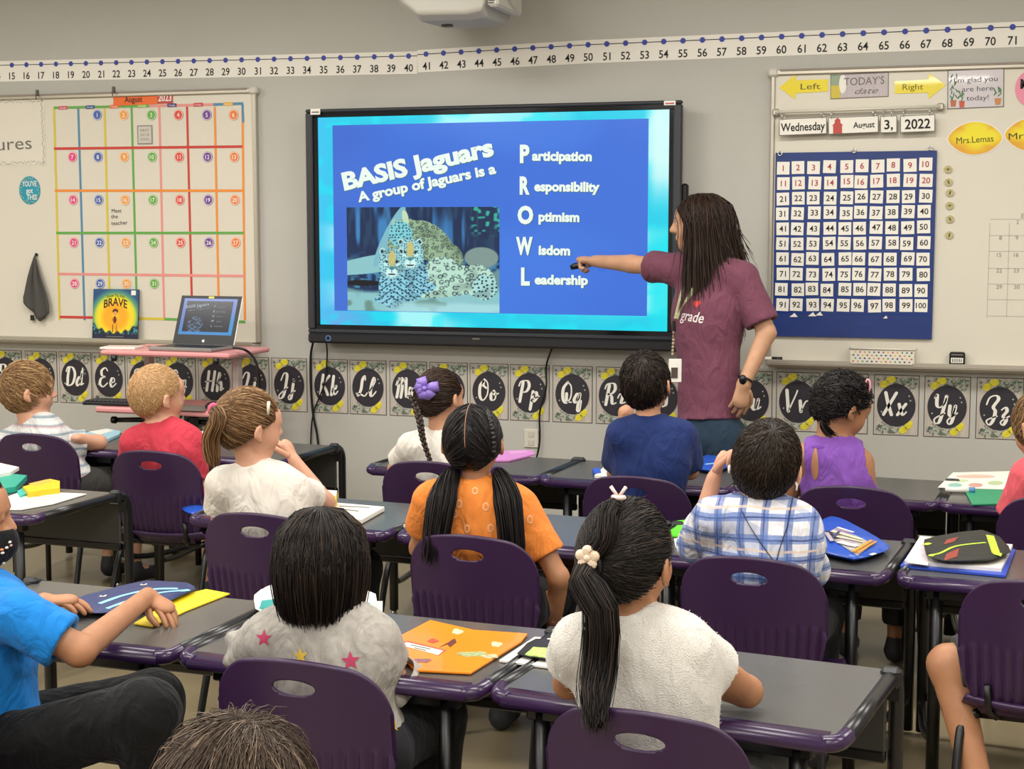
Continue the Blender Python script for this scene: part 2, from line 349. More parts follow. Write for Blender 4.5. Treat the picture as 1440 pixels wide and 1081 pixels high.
for k in range(26):
    a = k*.2417; s = 1 if k % 2 else .9; MB().prism(ellpts(.056*s*math.cos(a), .065*s*math.sin(a), .0035, .0035, 6), -.002, -.0027).obj('speckle', spk[k % 3], t)

# hanging cloth
def cloth_grid(name, fn, nu, nv, m, parent=None, loc=None):
    V = [fn(u/nu, v/nv) for v in range(nv+1) for u in range(nu+1)]; Fq = [(v*(nu+1)+u, v*(nu+1)+u+1, (v+1)*(nu+1)+u+1, (v+1)*(nu+1)+u) for v in range(nv) for u in range(nu)]
    o = link(name, mesh_np(name, V, None, Fq, [m]), parent, loc); md = o.modifiers.new('s', 'SOLIDIFY'); md.thickness = .003; return o
px, pz = bx(52, 358)
outl_l = [(0, 0), (-.025, -.05), (-.045, -.14), (-.065, -.23), (-.07, -.245)]; outl_r = [(0, 0), (.02, -.03), (.045, -.13), (.07, -.22), (.085, -.255)]
t = thing('microfibre_cloth', 'dark grey cloth hanging by one corner on the left whiteboard', 'cloth', (px, BY, pz))
def cf(u, v):
    s = v*1.02; wl_ = -.072*min(1, s*1.15)**.8; wr_ = .084*min(1, s*1.1)**1.0; x = wl_+(wr_-wl_)*u; z = -.26*s
    if v > .75: z += -.085*(v-.75)/.25*(1-abs(u-.62)/.62) + .02*(v-.75)/.25*(1-u)
    return (x, -.012-.02*abs(math.sin(u*7.5+.6))*min(1, v*2+.15), z)
cloth_grid('cloth_body', cf, 24, 20, mat('charcoal_cloth', '4A4844', .9, bump=.3, bscale=500), t)
MB().box((0, -.006, 0), (.016, .012, .016), .004).obj('magnet', M['black'], t)
MB().box((-.03, -.015, -.325), (.022, .004, .028), .001).obj('care_loop', M['blackp'], t)
for px_, py_ in ((60, 131.5), (167, 127)):
    a, b_ = wl(px_, py_); t = thing('map_hook', 'small dark clip on the whiteboard rail above the '+('bordered note' if px_ < 100 else 'orange month banner'), 'hook', (a, BY-.01, b_), group='clips on the map rail')
    MB().box((0, -.012, 0), (.012, .02, .03), .003).tube([(0, -.02, .01), (0, -.028, -.02), (0, -.02, -.03)], .003, 6).obj('clip', grey, t)

# ------------------------------------------------------------------ interactive screen
TY = WY-.10
def tp(px, py, Y=TY): p = WP(px, py, Y); return p[0], p[2]
(ax, az), (bx_, bz_) = tp(431, 156), tp(960.5, 139); zb_ = (tp(437, 480)[1]+tp(955, 494)[1])/2; zt_ = (az+bz_)/2; cx_ = (ax+bx_)/2; cz_ = (zt_+zb_)/2; tw, th = bx_-ax, zt_-zb_
tv = thing('interactive_display', 'large black wall-mounted touch screen showing a blue slide', 'screen', (cx_, TY, cz_))
bez = mat('bezel_grey', '2E2F33', .4); fr = MB(); sx0, sz0 = tp(446.5, 166.5); sx1, sz1 = tp(941.5, 152.5); szb = (tp(452, 456)[1]+tp(941, 466)[1])/2; szt = (sz0+sz1)/2
sx0 -= cx_; sx1 -= cx_; szt -= cz_; szb -= cz_
MB().box((0, .05, 0), (tw-.04, .09, th-.04), .01).obj('back_housing', M['blackp'], tv)
def framebars(mb, ox0, oz0, ox1, oz1, ix0, iz0, ix1, iz1, y, d, bev=.004):
    mb.box(((ox0+ox1)/2, y, (oz1+iz1)/2), (ox1-ox0, d, oz1-iz1), bev).box(((ox0+ox1)/2, y, (oz0+iz0)/2), (ox1-ox0, d, iz0-oz0), bev)
    mb.box(((ox0+ix0)/2, y, (iz0+iz1)/2), (ix0-ox0, d, iz1-iz0), bev).box(((ox1+ix1)/2, y, (iz0+iz1)/2), (ox1-ix1, d, iz1-iz0), bev); return mb
framebars(MB(), -tw/2, -th/2+.045, tw/2, th/2, sx0-.022, szb-.022, sx1+.022, szt+.022, -.004, .03, .006).obj('bezel', bez, tv)
framebars(MB(), sx0-.024, szb-.024, sx1+.024, szt+.024, sx0, szb, sx1, szt, .002, .012, .002).obj('glass_border', mat('dark_glass', '060A12', .1), tv)
MB().box((0, -.006, -th/2+.022), (tw, .036, .05), .01).obj('control_bar', mat('bar_dark', '1B1C20', .35), tv)
pw = MB().prism(ellpts(0, 0, .014, .014, 20), 0, -.003).obj('power_button', mat('pw_blue', '7FA8E8', .4, emit=.5), tv, (-tw/2+.11, -.024, -th/2+.022)); MB().prism(ellpts(0, 0, .010, .010, 20), -.003, -.0035).obj('button_face', M['black'], pw)
MB().box((-.05, -.0245, -th/2+.035), (.035, .001, .006)).obj('maker_mark', grey, tv)
MB().box((tw/2+.01, .02, .11), (.03, .03, .16), .008).obj('side_bracket', M['black'], tv)
for s, wd in ((-1, .05), (1, .052)):
    lb = MB().box((s*(tw/2-.055), -.0195, th/2-.012), (wd, .001, .02 if s > 0 else .028)).obj('asset_sticker', M['white'], tv)
    MB().box((s*(tw/2-.055), -.0203, th/2-.014), (wd*.75, .0006, .006)).obj('barcode', grey if s < 0 else pc('B8505A'), lb)

# numpy painter for displayed pictures and printed covers: colour per vertex of a fine grid
def nz2(u, v, s, seed=0):
    r = np.random.default_rng(seed); g = r.random((64, 64)); x = (u*s) % 63; y = (v*s) % 63; xi, yi = x.astype(int), y.astype(int); fx, fy = x-xi, y-yi; fx = fx*fx*(3-2*fx); fy = fy*fy*(3-2*fy)
    return (g[yi, xi]*(1-fx)+g[yi, (xi+1) % 64]*fx)*(1-fy)+(g[(yi+1) % 64, xi]*(1-fx)+g[(yi+1) % 64, (xi+1) % 64]*fx)*fy
def painted(name, fn, w_, h_, n, m_, parent, cx, cz, y, emit=False):
    nx_ = n; ny_ = max(2, int(n*h_/w_)); u, v = np.meshgrid(np.linspace(0, 1, nx_+1), np.linspace(0, 1, ny_+1)); col = np.clip(fn(u, v), 0, 1)
    col = np.where(col <= .04045, col/12.92, ((col+.055)/1.055)**2.4)
    V = np.stack([cx+(u-.5)*w_, np.full_like(u, y), cz+(v-.5)*h_], -1).reshape(-1, 3); i = np.arange(nx_*ny_); r = i//nx_; c_ = i % nx_; a = r*(nx_+1)+c_
    return link(name, mesh_np(name, V, None, np.stack([a, a+1, a+nx_+2, a+nx_+1], 1), [m_], False, col.reshape(-1, 3)), parent)
def mixc(c, c2, k): return c*(1-k[..., None])+np.array(c2, float)*k[..., None]
def ss(a, b, x): t_ = np.clip((x-a)/(b-a), 0, 1); return t_*t_*(3-2*t_)
scrm = mat('screen_emit', 'FFFFFF', .15, emit=.97, attr=True)
def bgf(u, v):
    c = np.zeros(u.shape+(3,)); n = nz2(u, v, 7, 3); n2 = nz2(u, v, 23, 4)
    c[:] = (.10, .82, .93); c = mixc(c, (.75, 1, .99), ss(.45, .75, n)*.85); c = mixc(c, (.55, .62, .93), ss(.25, .0, u)*ss(.25, .0, v)*.8); c = mixc(c, (.25, .78, .97), ss(.08, .0, u)*.8)
    c = mixc(c, (.02, .93, .98), ss(.6, .8, n2)*.5); c = mixc(c, (0, .9, .95), ss(.93, .97, u)*ss(.55, .35, v)*.7); c = mixc(c, (.85, 1, .99), ss(.93, .97, u)*ss(.5, .75, v)*.9); return c
painted('slide_background', bgf, sx1-sx0, szt-szb, 120, scrm, tv, (sx0+sx1)/2, (szt+szb)/2, .004)
bluem = mat('slide_blue', 'FFFFFF', .15, emit=.95, attr=True)
def tvl(px, py): a, b_ = tp(px, py, TY+.003); return a-cx_, b_-cz_
blx0 = (tvl(465, 177)[0]+tvl(473, 437)[0])/2; blx1 = tvl(911, 305)[0]; blzt = (tvl(465, 177)[1]+tvl(911, 166)[1])/2; blzb = (tvl(473, 437)[1]+tvl(910, 444)[1])/2
def blf(u, v):
    c = np.zeros(u.shape+(3,)); c[:] = (.235, .45, .87); c = mixc(c, (.27, .51, .92), ss(.3, .7, nz2(u, v, 3, 5))*.6); c = mixc(c, (.24, .40, .80), ss(.25, .0, u)*.5); return c
painted('slide_panel', blf, blx1-blx0, blzt-blzb, 60, bluem, tv, (blx0+blx1)/2, (blzt+blzb)/2, .0028)
def jag(u, v):
    v = v; A = 1.47; x = u*A; y = v
    c = np.zeros(u.shape+(3,)); c[:] = (.05, .16, .32)
    st = nz2(u, v*.1, 26, 11); c = mixc(c, (.25, .55, .80), ss(.55, .85, st)*.9); c = mixc(c, (.16, .30, .42), ss(.5, .9, nz2(u, v*.15, 50, 2))*.6)
    bl = nz2(u, v, 30, 12); c = mixc(c, (.30, .58, .72), ss(.5, .8, bl)*ss(.62, .4, v)*.9); c = mixc(c, (.2, .75, .62), ss(.55, .75, nz2(u, v, 40, 8))*ss(.80, .84, u)*ss(.7, .8, v)*.9)
    ell = lambda cx, cy, rx, ry, a=0: (((x-cx)*math.cos(a)+(y-cy)*math.sin(a))/rx)**2+((-(x-cx)*math.sin(a)+(y-cy)*math.cos(a))/ry)**2
    rock = ss(.44, .40, y+.05*nz2(u, v, 9, 6)-.03*np.sin(x*9)); c = mixc(c, (.42, .58, .60), rock*ss(.85, .95, u+.1)); c = mixc(c, (.50, .60, .58), ss(1.1, .9, ell(1.30, .52, .16, .10)))
    tr = ss(1.05, .95, ell(.30, .46, .50, .085, .16)); c = mixc(c, (.55, .78, .80), tr); c = mixc(c, (.50, .74, .80), ss(1.05, .95, ell(.42, .72, .33, .06, 1.1)))
    c = mixc(c, (.03, .04, .10), ss(1.1, .9, ell(.16, .27, .18, .028)))
    gr = ss(.24, .19, y+.03*np.sin(x*7)); c = mixc(c, (.55, .78, .80), gr); c = mixc(c, (.42, .58, .55), gr*ss(.5, .8, nz2(u, v, 14, 3)))
    def cells(sc, seed):      # distance to jittered cell centres: dark blotches and rosettes
        r = np.random.default_rng(seed); gx, gy = x*sc, y*sc*1.15; ix, iy = np.floor(gx).astype(int), np.floor(gy).astype(int); J = r.random((80, 80, 2)); b1 = np.full(x.shape, 9.)
        for a in (-1, 0, 1):
            for b_ in (-1, 0, 1): j_ = J[(iy+b_) % 80, (ix+a) % 80]; b1 = np.minimum(b1, np.hypot(gx-ix-a-.2-.6*j_[..., 0], gy-iy-b_-.2-.6*j_[..., 1]))
        return b1
    def fur(shape, base, s, seed, ros=True, dark=(.05, .17, .25)):
        nonlocal c
        c = mixc(c, base, shape); sh2 = nz2(u, v, 12, seed); c = mixc(c, np.array(base)*.72, shape*ss(.5, .9, sh2)*.7); d = cells(s, seed)+.10*(nz2(u, v, 60, seed+1)-.5)
        if ros: c = mixc(c, dark, shape*ss(.10, .04, np.abs(d-.31))*ss(.25, .4, nz2(u, v, 55, seed+2))); c = mixc(c, np.array(base)*.7, shape*ss(.24, .14, d)*.5)
        else: c = mixc(c, dark, shape*ss(.30, .20, d))
    back = np.maximum.reduce([ss(1.03, .97, ell(.60, .74, .16, .15, -.5)), ss(1.03, .97, ell(.82, .66, .27, .16, -.72)), ss(1.03, .97, ell(.97, .50, .16, .16, -.4)), ss(1.03, .97, ell(.53, .62, .13, .20, 0))]); fur(back, (.60, .72, .58), 21, 21)
    c = mixc(c, (.78, .88, .74), ss(1.05, .9, ell(.575, .90, .030, .075, .2))); c = mixc(c, (.65, .80, .70), ss(1.05, .9, ell(.46, .85, .02, .04, -.4)))
    fur(ss(1.03, .95, ell(.53, .74, .115, .13, .2)), (.50, .82, .86), 30, 77, False)
    low = np.maximum.reduce([ss(1.03, .97, ell(1.10, .32, .26, .13, -.12)), ss(1.03, .97, ell(.93, .36, .18, .17, 0)), ss(1.03, .97, ell(1.27, .30, .17, .15, -.55)), ss(1.03, .97, ell(.92, .20, .34, .06, .08))]); fur(low, (.74, .90, .82), 16, 31); fur(ss(1.03, .95, ell(1.33, .24, .12, .12, -.5)), (.68, .88, .86), 24, 32, False)
    for hx, hy, k in ((.62, .55, 2), (.44, .46, 1)):
        bd = np.maximum(ss(1.03, .97, ell(hx+.02, hy-.22, .15, .22, 0)), ss(1.03, .97, ell(hx+.04, hy-.33, .21, .06, .1))); fur(bd, (.55, .82, .90), 27, 40+k, False)
        stp = np.abs(np.sin((y*46+np.abs(x-hx)*30))); c = mixc(c, (.06, .20, .30), bd*ss(.35, .15, stp)*ss(.5, .3, np.abs(y-hy+.22)*2.2)*.8)
        for s_ in (-1, 1): c = mixc(c, (.7, .88, .88), ss(1.1, .9, ell(hx+s_*.088, hy+.115, .032, .036))); c = mixc(c, (.12, .2, .28), ss(1.1, .8, ell(hx+s_*.092, hy+.115, .016, .020)))
        hd = ss(1.04, .96, ell(hx, hy, .125, .150)); fur(hd, (.62, .86, .88), 38, 50+k, False)
        c = mixc(c, (.82, .76, .46), ss(1.2, .5, ell(hx+.002, hy+.045, .038, .085))*.95); c = mixc(c, (.84, .98, .97), ss(1.1, .6, ell(hx, hy-.088, .062, .048)))
        for s_ in (-1, 1): c = mixc(c, (.80, .96, .94), ss(1.2, .6, ell(hx+s_*.062, hy-.008, .028, .012, s_*.4))); c = mixc(c, (.04, .12, .16), ss(1.1, .7, ell(hx+s_*.052, hy+.020, .022, .010, s_*.4)))
        c = mixc(c, (.25, .55, .58), ss(1.1, .7, ell(hx, hy-.045, .028, .018))); c = mixc(c, (.06, .12, .18), ss(1.1, .7, ell(hx, hy-.105, .042, .008))); c = mixc(c, (.06, .12, .18), ss(1.2, .6, ell(hx, hy-.075, .004, .02)))
    c = mixc(c, (.70, .90, .92), ss(.14, .08, v+.05*nz2(u, v, 8, 2))*ss(.2, .4, u)*.7)
    return c
pa, pb = tvl(487.5, 291.5), tvl(702.5, 440); pwid, phei = pb[0]-pa[0], pa[1]-pb[1]
painted('big_cat_photo', jag, pwid, phei, 320, scrm, tv, (pa[0]+pb[0])/2, (pa[1]+pb[1])/2, .0016)
txm = mat('slide_text', 'F2FFF6', .2, emit=.95); shd = mat('slide_text_edge', '4E9A8A', .2, emit=.5)
def stext(s, pxa, pya, pxb, pyb, h, bold=.04):     # centre line from a to b
    a, b_ = np.array(tvl(pxa, pya)), np.array(tvl(pxb, pyb)); d = b_-a; r_ = math.atan2(d[1], d[0]); c_ = (a+b_)/2
    text(s, h, shd, tv, c_[0]+.003, c_[1]-.003, .0014, bold=bold, rot=r_, width=np.linalg.norm(d), name='slide_lettering_edge'); text(s, h, txm, tv, c_[0], c_[1], .001, bold=bold, rot=r_, width=np.linalg.norm(d), name='slide_lettering')
stext('BASIS Jaguars', 482, 255, 693, 205, .082, .045); stext('A group of Jaguars is a', 503, 277, 697, 236, .047, .04)
for ch, px_, py_, wd, wh in (('P', 738, 215.5, .046, 'articipation'), ('R', 738, 260, .048, 'esponsibility'), ('O', 739, 301.5, .075, 'ptimism'), ('W', 737.5, 345, .08, 'isdom'), ('L', 739, 388, .042, 'eadership')):
    a, b_ = tvl(px_, py_); text(ch, .078, shd, tv, a+.003, b_-.003, .0014, bold=.05, width=wd, name='slide_lettering_edge'); text(ch, .078, txm, tv, a, b_, .001, bold=.05, width=wd, name='slide_lettering')
for s, xa_, xb_, py_ in (('articipation', 748.5, 832.5, 218.5), ('esponsibility', 751.5, 843.5, 261.5), ('ptimism', 757.5, 815, 304), ('isdom', 757.5, 802, 351), ('eadership', 752, 827, 392.5)): stext(s, xa_, py_, xb_, py_+.8, .043, .045)

# ------------------------------------------------------------------ alphabet cards with hand-lettered pairs
GL = {  # strokes in a unit box, baseline 0, cap height 1, x-height .5
 'B': [[(.2, .95), (.12, .0)], [(.02, .75), (.1, .98), (.45, 1), (.5, .75), (.2, .55), (.52, .4), (.45, .05), (.1, .02)]],
 'C': [[(.5, .8), (.35, 1), (.1, .7), (.12, .2), (.3, 0), (.55, .2)]],
 'D': [[(.18, .95), (.12, .5), (.12, .05)], [(.0, .75), (.1, .98), (.4, .95), (.55, .6), (.45, .15), (.2, .0), (.02, .08)]],
 'E': [[(.48, .85), (.33, 1), (.12, .85), (.15, .6), (.32, .53), (.1, .42), (.05, .15), (.25, 0), (.5, .2)]],
 'F': [[(.3, .9), (.22, .4), (.1, .0), (-.05, .08)], [(.0, .8), (.1, .98), (.55, 1)], [(.1, .52), (.42, .55)]],
 'G': [[(.5, .85), (.35, 1), (.1, .65), (.2, .3), (.45, .5), (.5, .75), (.42, .1), (.25, -.25), (.05, -.1), (.5, .3)]],
 'H': [[(.18, .98), (.1, .0)], [(.52, .98), (.42, .0)], [(.0, .45), (.5, .52)]],
 'I': [[(.05, .7), (.2, .98), (.38, .9), (.3, .4), (.15, .0), (.0, .12)]],
 'J': [[(.1, .65), (.25, 1), (.42, .95), (.4, .5), (.3, -.1), (.12, -.28), (.05, -.1), (.5, .3)]],
 'K': [[(.18, .98), (.1, .0)], [(.52, .95), (.18, .5)], [(.2, .5), (.35, .3), (.5, 0)]],
 'L': [[(.4, .8), (.38, 1), (.25, .8), (.2, .3), (.05, .0), (.02, .12), (.2, .08), (.42, 0), (.55, .15)]],
 'M': [[(.0, .6), (.12, .95), (.14, .5), (.08, 0)], [(.12, .6), (.28, .97), (.34, .5), (.3, 0)], [(.34, .6), (.5, .97), (.55, .4), (.6, .02), (.7, .15)]],
 'N': [[(.0, .6), (.12, .95), (.14, .5), (.08, 0)], [(.12, .6), (.35, .97), (.42, .5), (.42, .03), (.55, .15)]],
 'O': [[(.3, 1), (.1, .7), (.12, .2), (.3, 0), (.5, .3), (.48, .8), (.3, 1), (.25, .75), (.42, .6)]],
 'P': [[(.2, .92), (.1, 0)], [(.0, .75), (.1, .97), (.42, 1), (.52, .75), (.4, .5), (.18, .45)]],
 'Q': [[(.3, 1), (.1, .7), (.12, .2), (.3, 0), (.5, .3), (.48, .8), (.3, 1)], [(.28, .45), (.32, .1), (.55, .05)]],
 'R': [[(.2, .92), (.1, 0)], [(.0, .75), (.1, .97), (.42, 1), (.5, .75), (.38, .55), (.2, .5), (.35, .4), (.42, .05), (.6, .1)]],
 'S': [[(.45, .85), (.3, 1), (.12, .8), (.35, .45), (.35, .1), (.15, 0), (.02, .15)]],
 'T': [[(.0, .85), (.15, .98), (.6, 1)], [(.32, .95), (.25, .3), (.1, 0), (.0, .1)]],
 'U': [[(.0, .75), (.1, .97), (.14, .5), (.15, .12), (.3, 0), (.42, .3), (.48, .95)], [(.45, .5), (.45, .1), (.6, .12)]],
 'V': [[(.02, .95), (.18, .0)], [(.18, .0), (.45, .75), (.5, .95)]],
 'W': [[(.02, .95), (.1, .0)], [(.1, 0), (.32, .95), (.38, .0)], [(.38, 0), (.62, .9)]],
 'X': [[(.05, .98), (.2, .5), (.4, .0)], [(.52, .98), (.05, .0)]],
 'Y': [[(.0, .8), (.08, .97), (.12, .5), (.28, .4), (.45, .6), (.52, .95)], [(.5, .9), (.42, .3), (.3, -.25), (.12, -.3), (.1, -.1), (.5, .15)]],
 'Z': [[(.0, .6), (.1, .9), (.35, 1), (.48, .85), (.3, .5), (.4, .3), (.35, -.1), (.2, -.3), (.08, -.1), (.5, .1)]],
 'b': [[(.1, .98), (.06, .3), (.15, 0), (.35, .15), (.3, .45), (.1, .35)]],
 'c': [[(.32, .4), (.22, .5), (.06, .3), (.12, .02), (.38, .15)]],
 'd': [[(.3, .42), (.18, .5), (.04, .2), (.12, .0), (.28, .25), (.38, 1)], [(.36, .8), (.32, .1), (.48, .15)]],
 'e': [[(.04, .22), (.28, .3), (.26, .48), (.12, .48), (.05, .2), (.16, .0), (.4, .2)]],
 'f': [[(.0, .2), (.3, .8), (.22, .98), (.12, .6), (.08, -.3)], [(.0, .4), (.25, .42)]],
 'g': [[(.3, .42), (.18, .5), (.04, .2), (.12, .03), (.28, .25), (.32, .48)], [(.32, .48), (.26, -.2), (.12, -.35), (.06, -.15), (.42, .15)]],
 'h': [[(.0, .3), (.22, .8), (.16, .98), (.1, .6), (.06, 0)], [(.08, .25), (.24, .5), (.3, .3), (.3, .03), (.45, .15)]],
 'i': [[(.12, .5), (.08, .1), (.16, .0), (.32, .2)], [(.14, .72), (.15, .70)]],
 'j': [[(.16, .5), (.1, -.2), (-.02, -.33), (-.06, -.15), (.3, .15)], [(.18, .72), (.19, .70)]],
 'k': [[(.12, .98), (.06, 0)], [(.08, .25), (.28, .5), (.26, .33), (.12, .25), (.26, .02), (.42, .2)]],
 'l': [[(.0, .2), (.3, .75), (.24, .98), (.12, .6), (.1, .1), (.2, 0), (.4, .25)]],
 'm': [[(.06, .5), (.03, 0)], [(.05, .3), (.17, .5), (.18, 0)], [(.18, .3), (.32, .5), (.33, .05), (.46, .12)]],
 'n': [[(.06, .5), (.03, 0)], [(.05, .3), (.22, .5), (.24, .05), (.4, .12)]],
 'o': [[(.2, .5), (.05, .3), (.1, .03), (.28, .08), (.3, .38), (.18, .5), (.25, .3), (.45, .38)]],
 'p': [[(.1, .52), (.02, -.38)], [(.07, .3), (.25, .52), (.32, .25), (.18, .02), (.05, .1), (.45, .3)]],
 'q': [[(.3, .42), (.18, .5), (.04, .2), (.12, .03), (.28, .25), (.32, .48)], [(.32, .48), (.26, -.3), (.38, -.35), (.42, .15)]],
 'r': [[(.02, .35), (.12, .55), (.26, .45), (.22, .1), (.42, .15)]],
 's': [[(.02, .15), (.2, .52), (.24, .12), (.08, .0)]],
 't': [[(.14, .85), (.08, .1), (.18, 0), (.34, .2)], [(.0, .55), (.26, .56)]],
 'u': [[(.06, .5), (.06, .08), (.2, .03), (.3, .5)], [(.3, .5), (.28, .05), (.45, .15)]],
 'v': [[(.03, .5), (.12, .0)], [(.12, .0), (.28, .45), (.42, .52)]],
 'w': [[(.03, .5), (.08, .0)], [(.08, 0), (.22, .48), (.26, 0)], [(.26, 0), (.4, .45), (.5, .5)]],
 'x': [[(.05, .5), (.16, .2), (.28, .0), (.42, .15)], [(.36, .52), (.02, .0)]],
 'y': [[(.05, .5), (.06, .1), (.2, .05), (.3, .5)], [(.3, .5), (.22, -.2), (.08, -.35), (.02, -.15), (.42, .18)]],
 'z': [[(.02, .4), (.18, .52), (.26, .35), (.12, .1), (.28, -.05), (.16, -.3), (.04, -.15), (.4, .12)]]}
wood = mat('plank_print', 'B7AEA3', .6, var=.14, vscale=9, stretch=(9, 1, .7))
discm = mat('chalk_disc', '26212A', .6, var=.18, vscale=16); lem = mat('lemon_print', 'D9CC2E', .6, var=.16, vscale=60); leafm = [mat('leaf_print_'+str(k), c_, .6) for k, c_ in enumerate(('5E6E5A', '8E9A8B', 'A9B0A4', '49564A'))]
edges = {'B': -12, 'C': 36.5, 'D': 84, 'E': 130.8, 'F': 179.4, 'G': 228.2, 'H': 279.2, 'I': 329.8, 'J': 382.2, 'K': 438.6, 'L': 492, 'M': 548, 'N': 604.4, 'O': 660.8, 'P': 717.6, 'Q': 777.2, 'R': 838.2, 'U': 1026, 'V': 1091.8, 'W': 1159, 'X': 1229.3, 'Y': 1300.3, 'Z': 1373.6, 'A': -60, 'S': 900, 'T': 962}
cpit = (wl(1373.6, 575)[0]-wl(84, 530)[0])/22
groups = {}
for ch in 'BCDEFGHIJKLMNOPQRSTUVWXYZ':
    xl = wl(edges[ch], 540)[0]; cw, chh = cpit*.93, .266; zt = .891
    t = thing('alphabet_card', 'lemon-print wall card with cursive letter pair '+ch+ch.lower(), 'alphabet card', (xl+cw/2, WY, zt-chh/2), group='cursive alphabet cards')
    MB().box((0, -.0008, 0), (cw, .0016, chh)).obj('border', mat('card_edge', '4E463F', .6), t)
    for k in range(5): MB().box(((k-2)*(cw-.006)/5, -.002, 0), ((cw-.006)/5-.001, .0009, chh-.006)).obj('plank', wood, t)
    def flat(q, y): return [(a, y, b_) for a, b_ in q]
    rr = random.Random(ord(ch)); rr = random.Random(5); fol = [MB() for _ in leafm]
    for k in range(170):
        if k < 100: lx_, lz_ = rr.uniform(-.01, cw/2-.012), chh/2-.012-abs(rr.gauss(0, .026))
        elif k < 116: lx_, lz_ = rr.uniform(-cw/2+.01, 0), chh/2-.012-abs(rr.gauss(0, .02))
        else: lx_, lz_ = rr.uniform(-cw/2+.01, .02), -chh/2+.012+abs(rr.gauss(0, .024))
        a = rr.uniform(0, 3.1); L_ = rr.uniform(.006, .013); q = [(lx_+math.cos(a)*L_, lz_+math.sin(a)*L_), (lx_-math.sin(a)*L_*.4, lz_+math.cos(a)*L_*.4), (lx_-math.cos(a)*L_, lz_-math.sin(a)*L_), (lx_+math.sin(a)*L_*.4, lz_-math.cos(a)*L_*.4)]
        if abs(lx_) < cw/2-.008: fol[rr.randrange(4)].add(flat(q, -.0029-.00001*k), [(0, 1, 2, 3)])
    mb = MB()
    for j, f_ in enumerate(fol):
        mb.m = j; o_ = len(mb.v); mb.v += f_.v; mb.f += [[i+o_ for i in f] for f in f_.f]; mb.mi += [j]*len(f_.f); mb.sm += [False]*len(f_.f)
    mb.obj('foliage', leafm, t)['kind'] = 'stuff'
    for (lx_, lz_, a) in ((-.053, .092, .5), (-.024, .112, .1), (.030, -.108, .2), (.055, -.085, 1.0)):
        q = [(lx_+.020*math.cos(a_)*math.cos(a)-.0155*math.sin(a_)*math.sin(a), lz_+.020*math.cos(a_)*math.sin(a)+.0155*math.sin(a_)*math.cos(a)) for a_ in np.linspace(0, 2*math.pi, 14, endpoint=False)]
        MB().add(flat(q, -.0042), [tuple(range(14))]).obj('lemon', lem, t)
    dc = MB().add(flat(ellpts(0, 0, cw*.425, .094, 40), -.0046), [tuple(range(40))]).obj('disc', discm, t)
    mb = MB(); S = .098; wd = .0125
    x_ = -.058 if ch not in 'MW' else -.066
    for g_, off, sc in ((ch, x_, 1), (ch.lower(), x_+(.062 if ch not in 'MW' else .068), .95)):
        for st in GL[g_]: stroke_poly(mb, [(off+p_[0]*S*sc*.98+p_[1]*.008, -.042+p_[1]*S*sc) for p_ in crom(st, 7)], wd, -.0050)
    lt = mb.obj('letter_pair', M['white'], dc)
    for (a, b_) in ((.054, .042), (.060, .022), (-.062, -.03)): MB().add(flat(ellpts(a, b_, .0035, .0035, 8), -.0052), [tuple(range(8))]).obj('blossom', leafm[2], dc)

# ------------------------------------------------------------------ right board contents
def bthing(name, label, cat, px, py, dy=0, group=None): a, b_ = bx(px, py); return thing(name, label, cat, (a, BY-dy, b_), group=group)
PXM = 2160/6.5
yel = mat('yellow_card', 'E3CF1E', .25, coat=.6)
for s, px_, tx, lb in ((-1, 1130, 'Left', 'yellow laminated arrow pointing left, lettered Left'), (1, 1294, 'Right', 'yellow laminated arrow pointing right, lettered Right')):
    t = bthing('arrow_sign', lb, 'sign', px_, 121.5, group=None); hw = .105; pts = [(s*hw, 0), (s*.035, .054), (s*.035, .028), (-s*hw, .026), (-s*hw, -.026), (s*.035, -.028), (s*.035, -.054)]
    if s < 0: pts = pts[::-1]
    MB().prism([(a, b_+a*.02) for a, b_ in pts], 0, -.002).obj('arrow', yel, t); text(tx, .026, mat('olive_ink', '6E6414', .7), t, -s*.03, 0, -.0027, width=.085, name='lettering')
t = bthing('date_sign', "grey wood-print sign reading TODAY'S date between the arrows", 'sign', 1208.5, 120.5); t.rotation_euler = (0, -.02, 0)
MB().box((0, -.001, 0), (.245, .002, .104)).obj('border', grey, t); MB().box((.02, -.0025, 0), (.200, .0012, .098)).obj('face', mat('lilac_planks', 'B9AFB2', .5, var=.1, vscale=12, stretch=(9, 1, .6)), t)
MB().box((-.1, -.0025, -.022), (.04, .0012, .054)).obj('lemon_patch', pc('C9B640'), t); MB().box((-.1, -.0025, .027), (.04, .0012, .044)).obj('leaf_patch', pc('8FA086'), t)
MB().add([(a, -.0034, b_) for a, b_ in ellpts(-.07, .01, .016, .04, 14)], [tuple(range(14))]).obj('flower_print', M['white'], t)
text("TODAY'S", .034, grey, t, .02, .02, -.0036, width=.17); text('date', .026, grey, t, .03, -.022, -.0036, width=.1, shear=.4)
t = bthing('welcome_sign', "potted-plant bordered sign reading I'm glad you are here today", 'sign', 1372, 124.5); t.rotation_euler = (0, -.02, 0)
MB().box((0, -.001, 0), (.228, .002, .163)).obj('border', grey, t); MB().box((0, -.0025, 0), (.221, .0012, .156)).obj('face', mat('lilac_card', 'C9C2C6', .2, coat=.5), t)
for k, (tx, w_) in enumerate((("I'm glad you", .175), ('are here', .125), ('today!', .09))): text(tx, .022, mat('ink_grey', '4A474C', .7), t, .008 if k else .0, .038-.038*k, -.0036, width=w_)
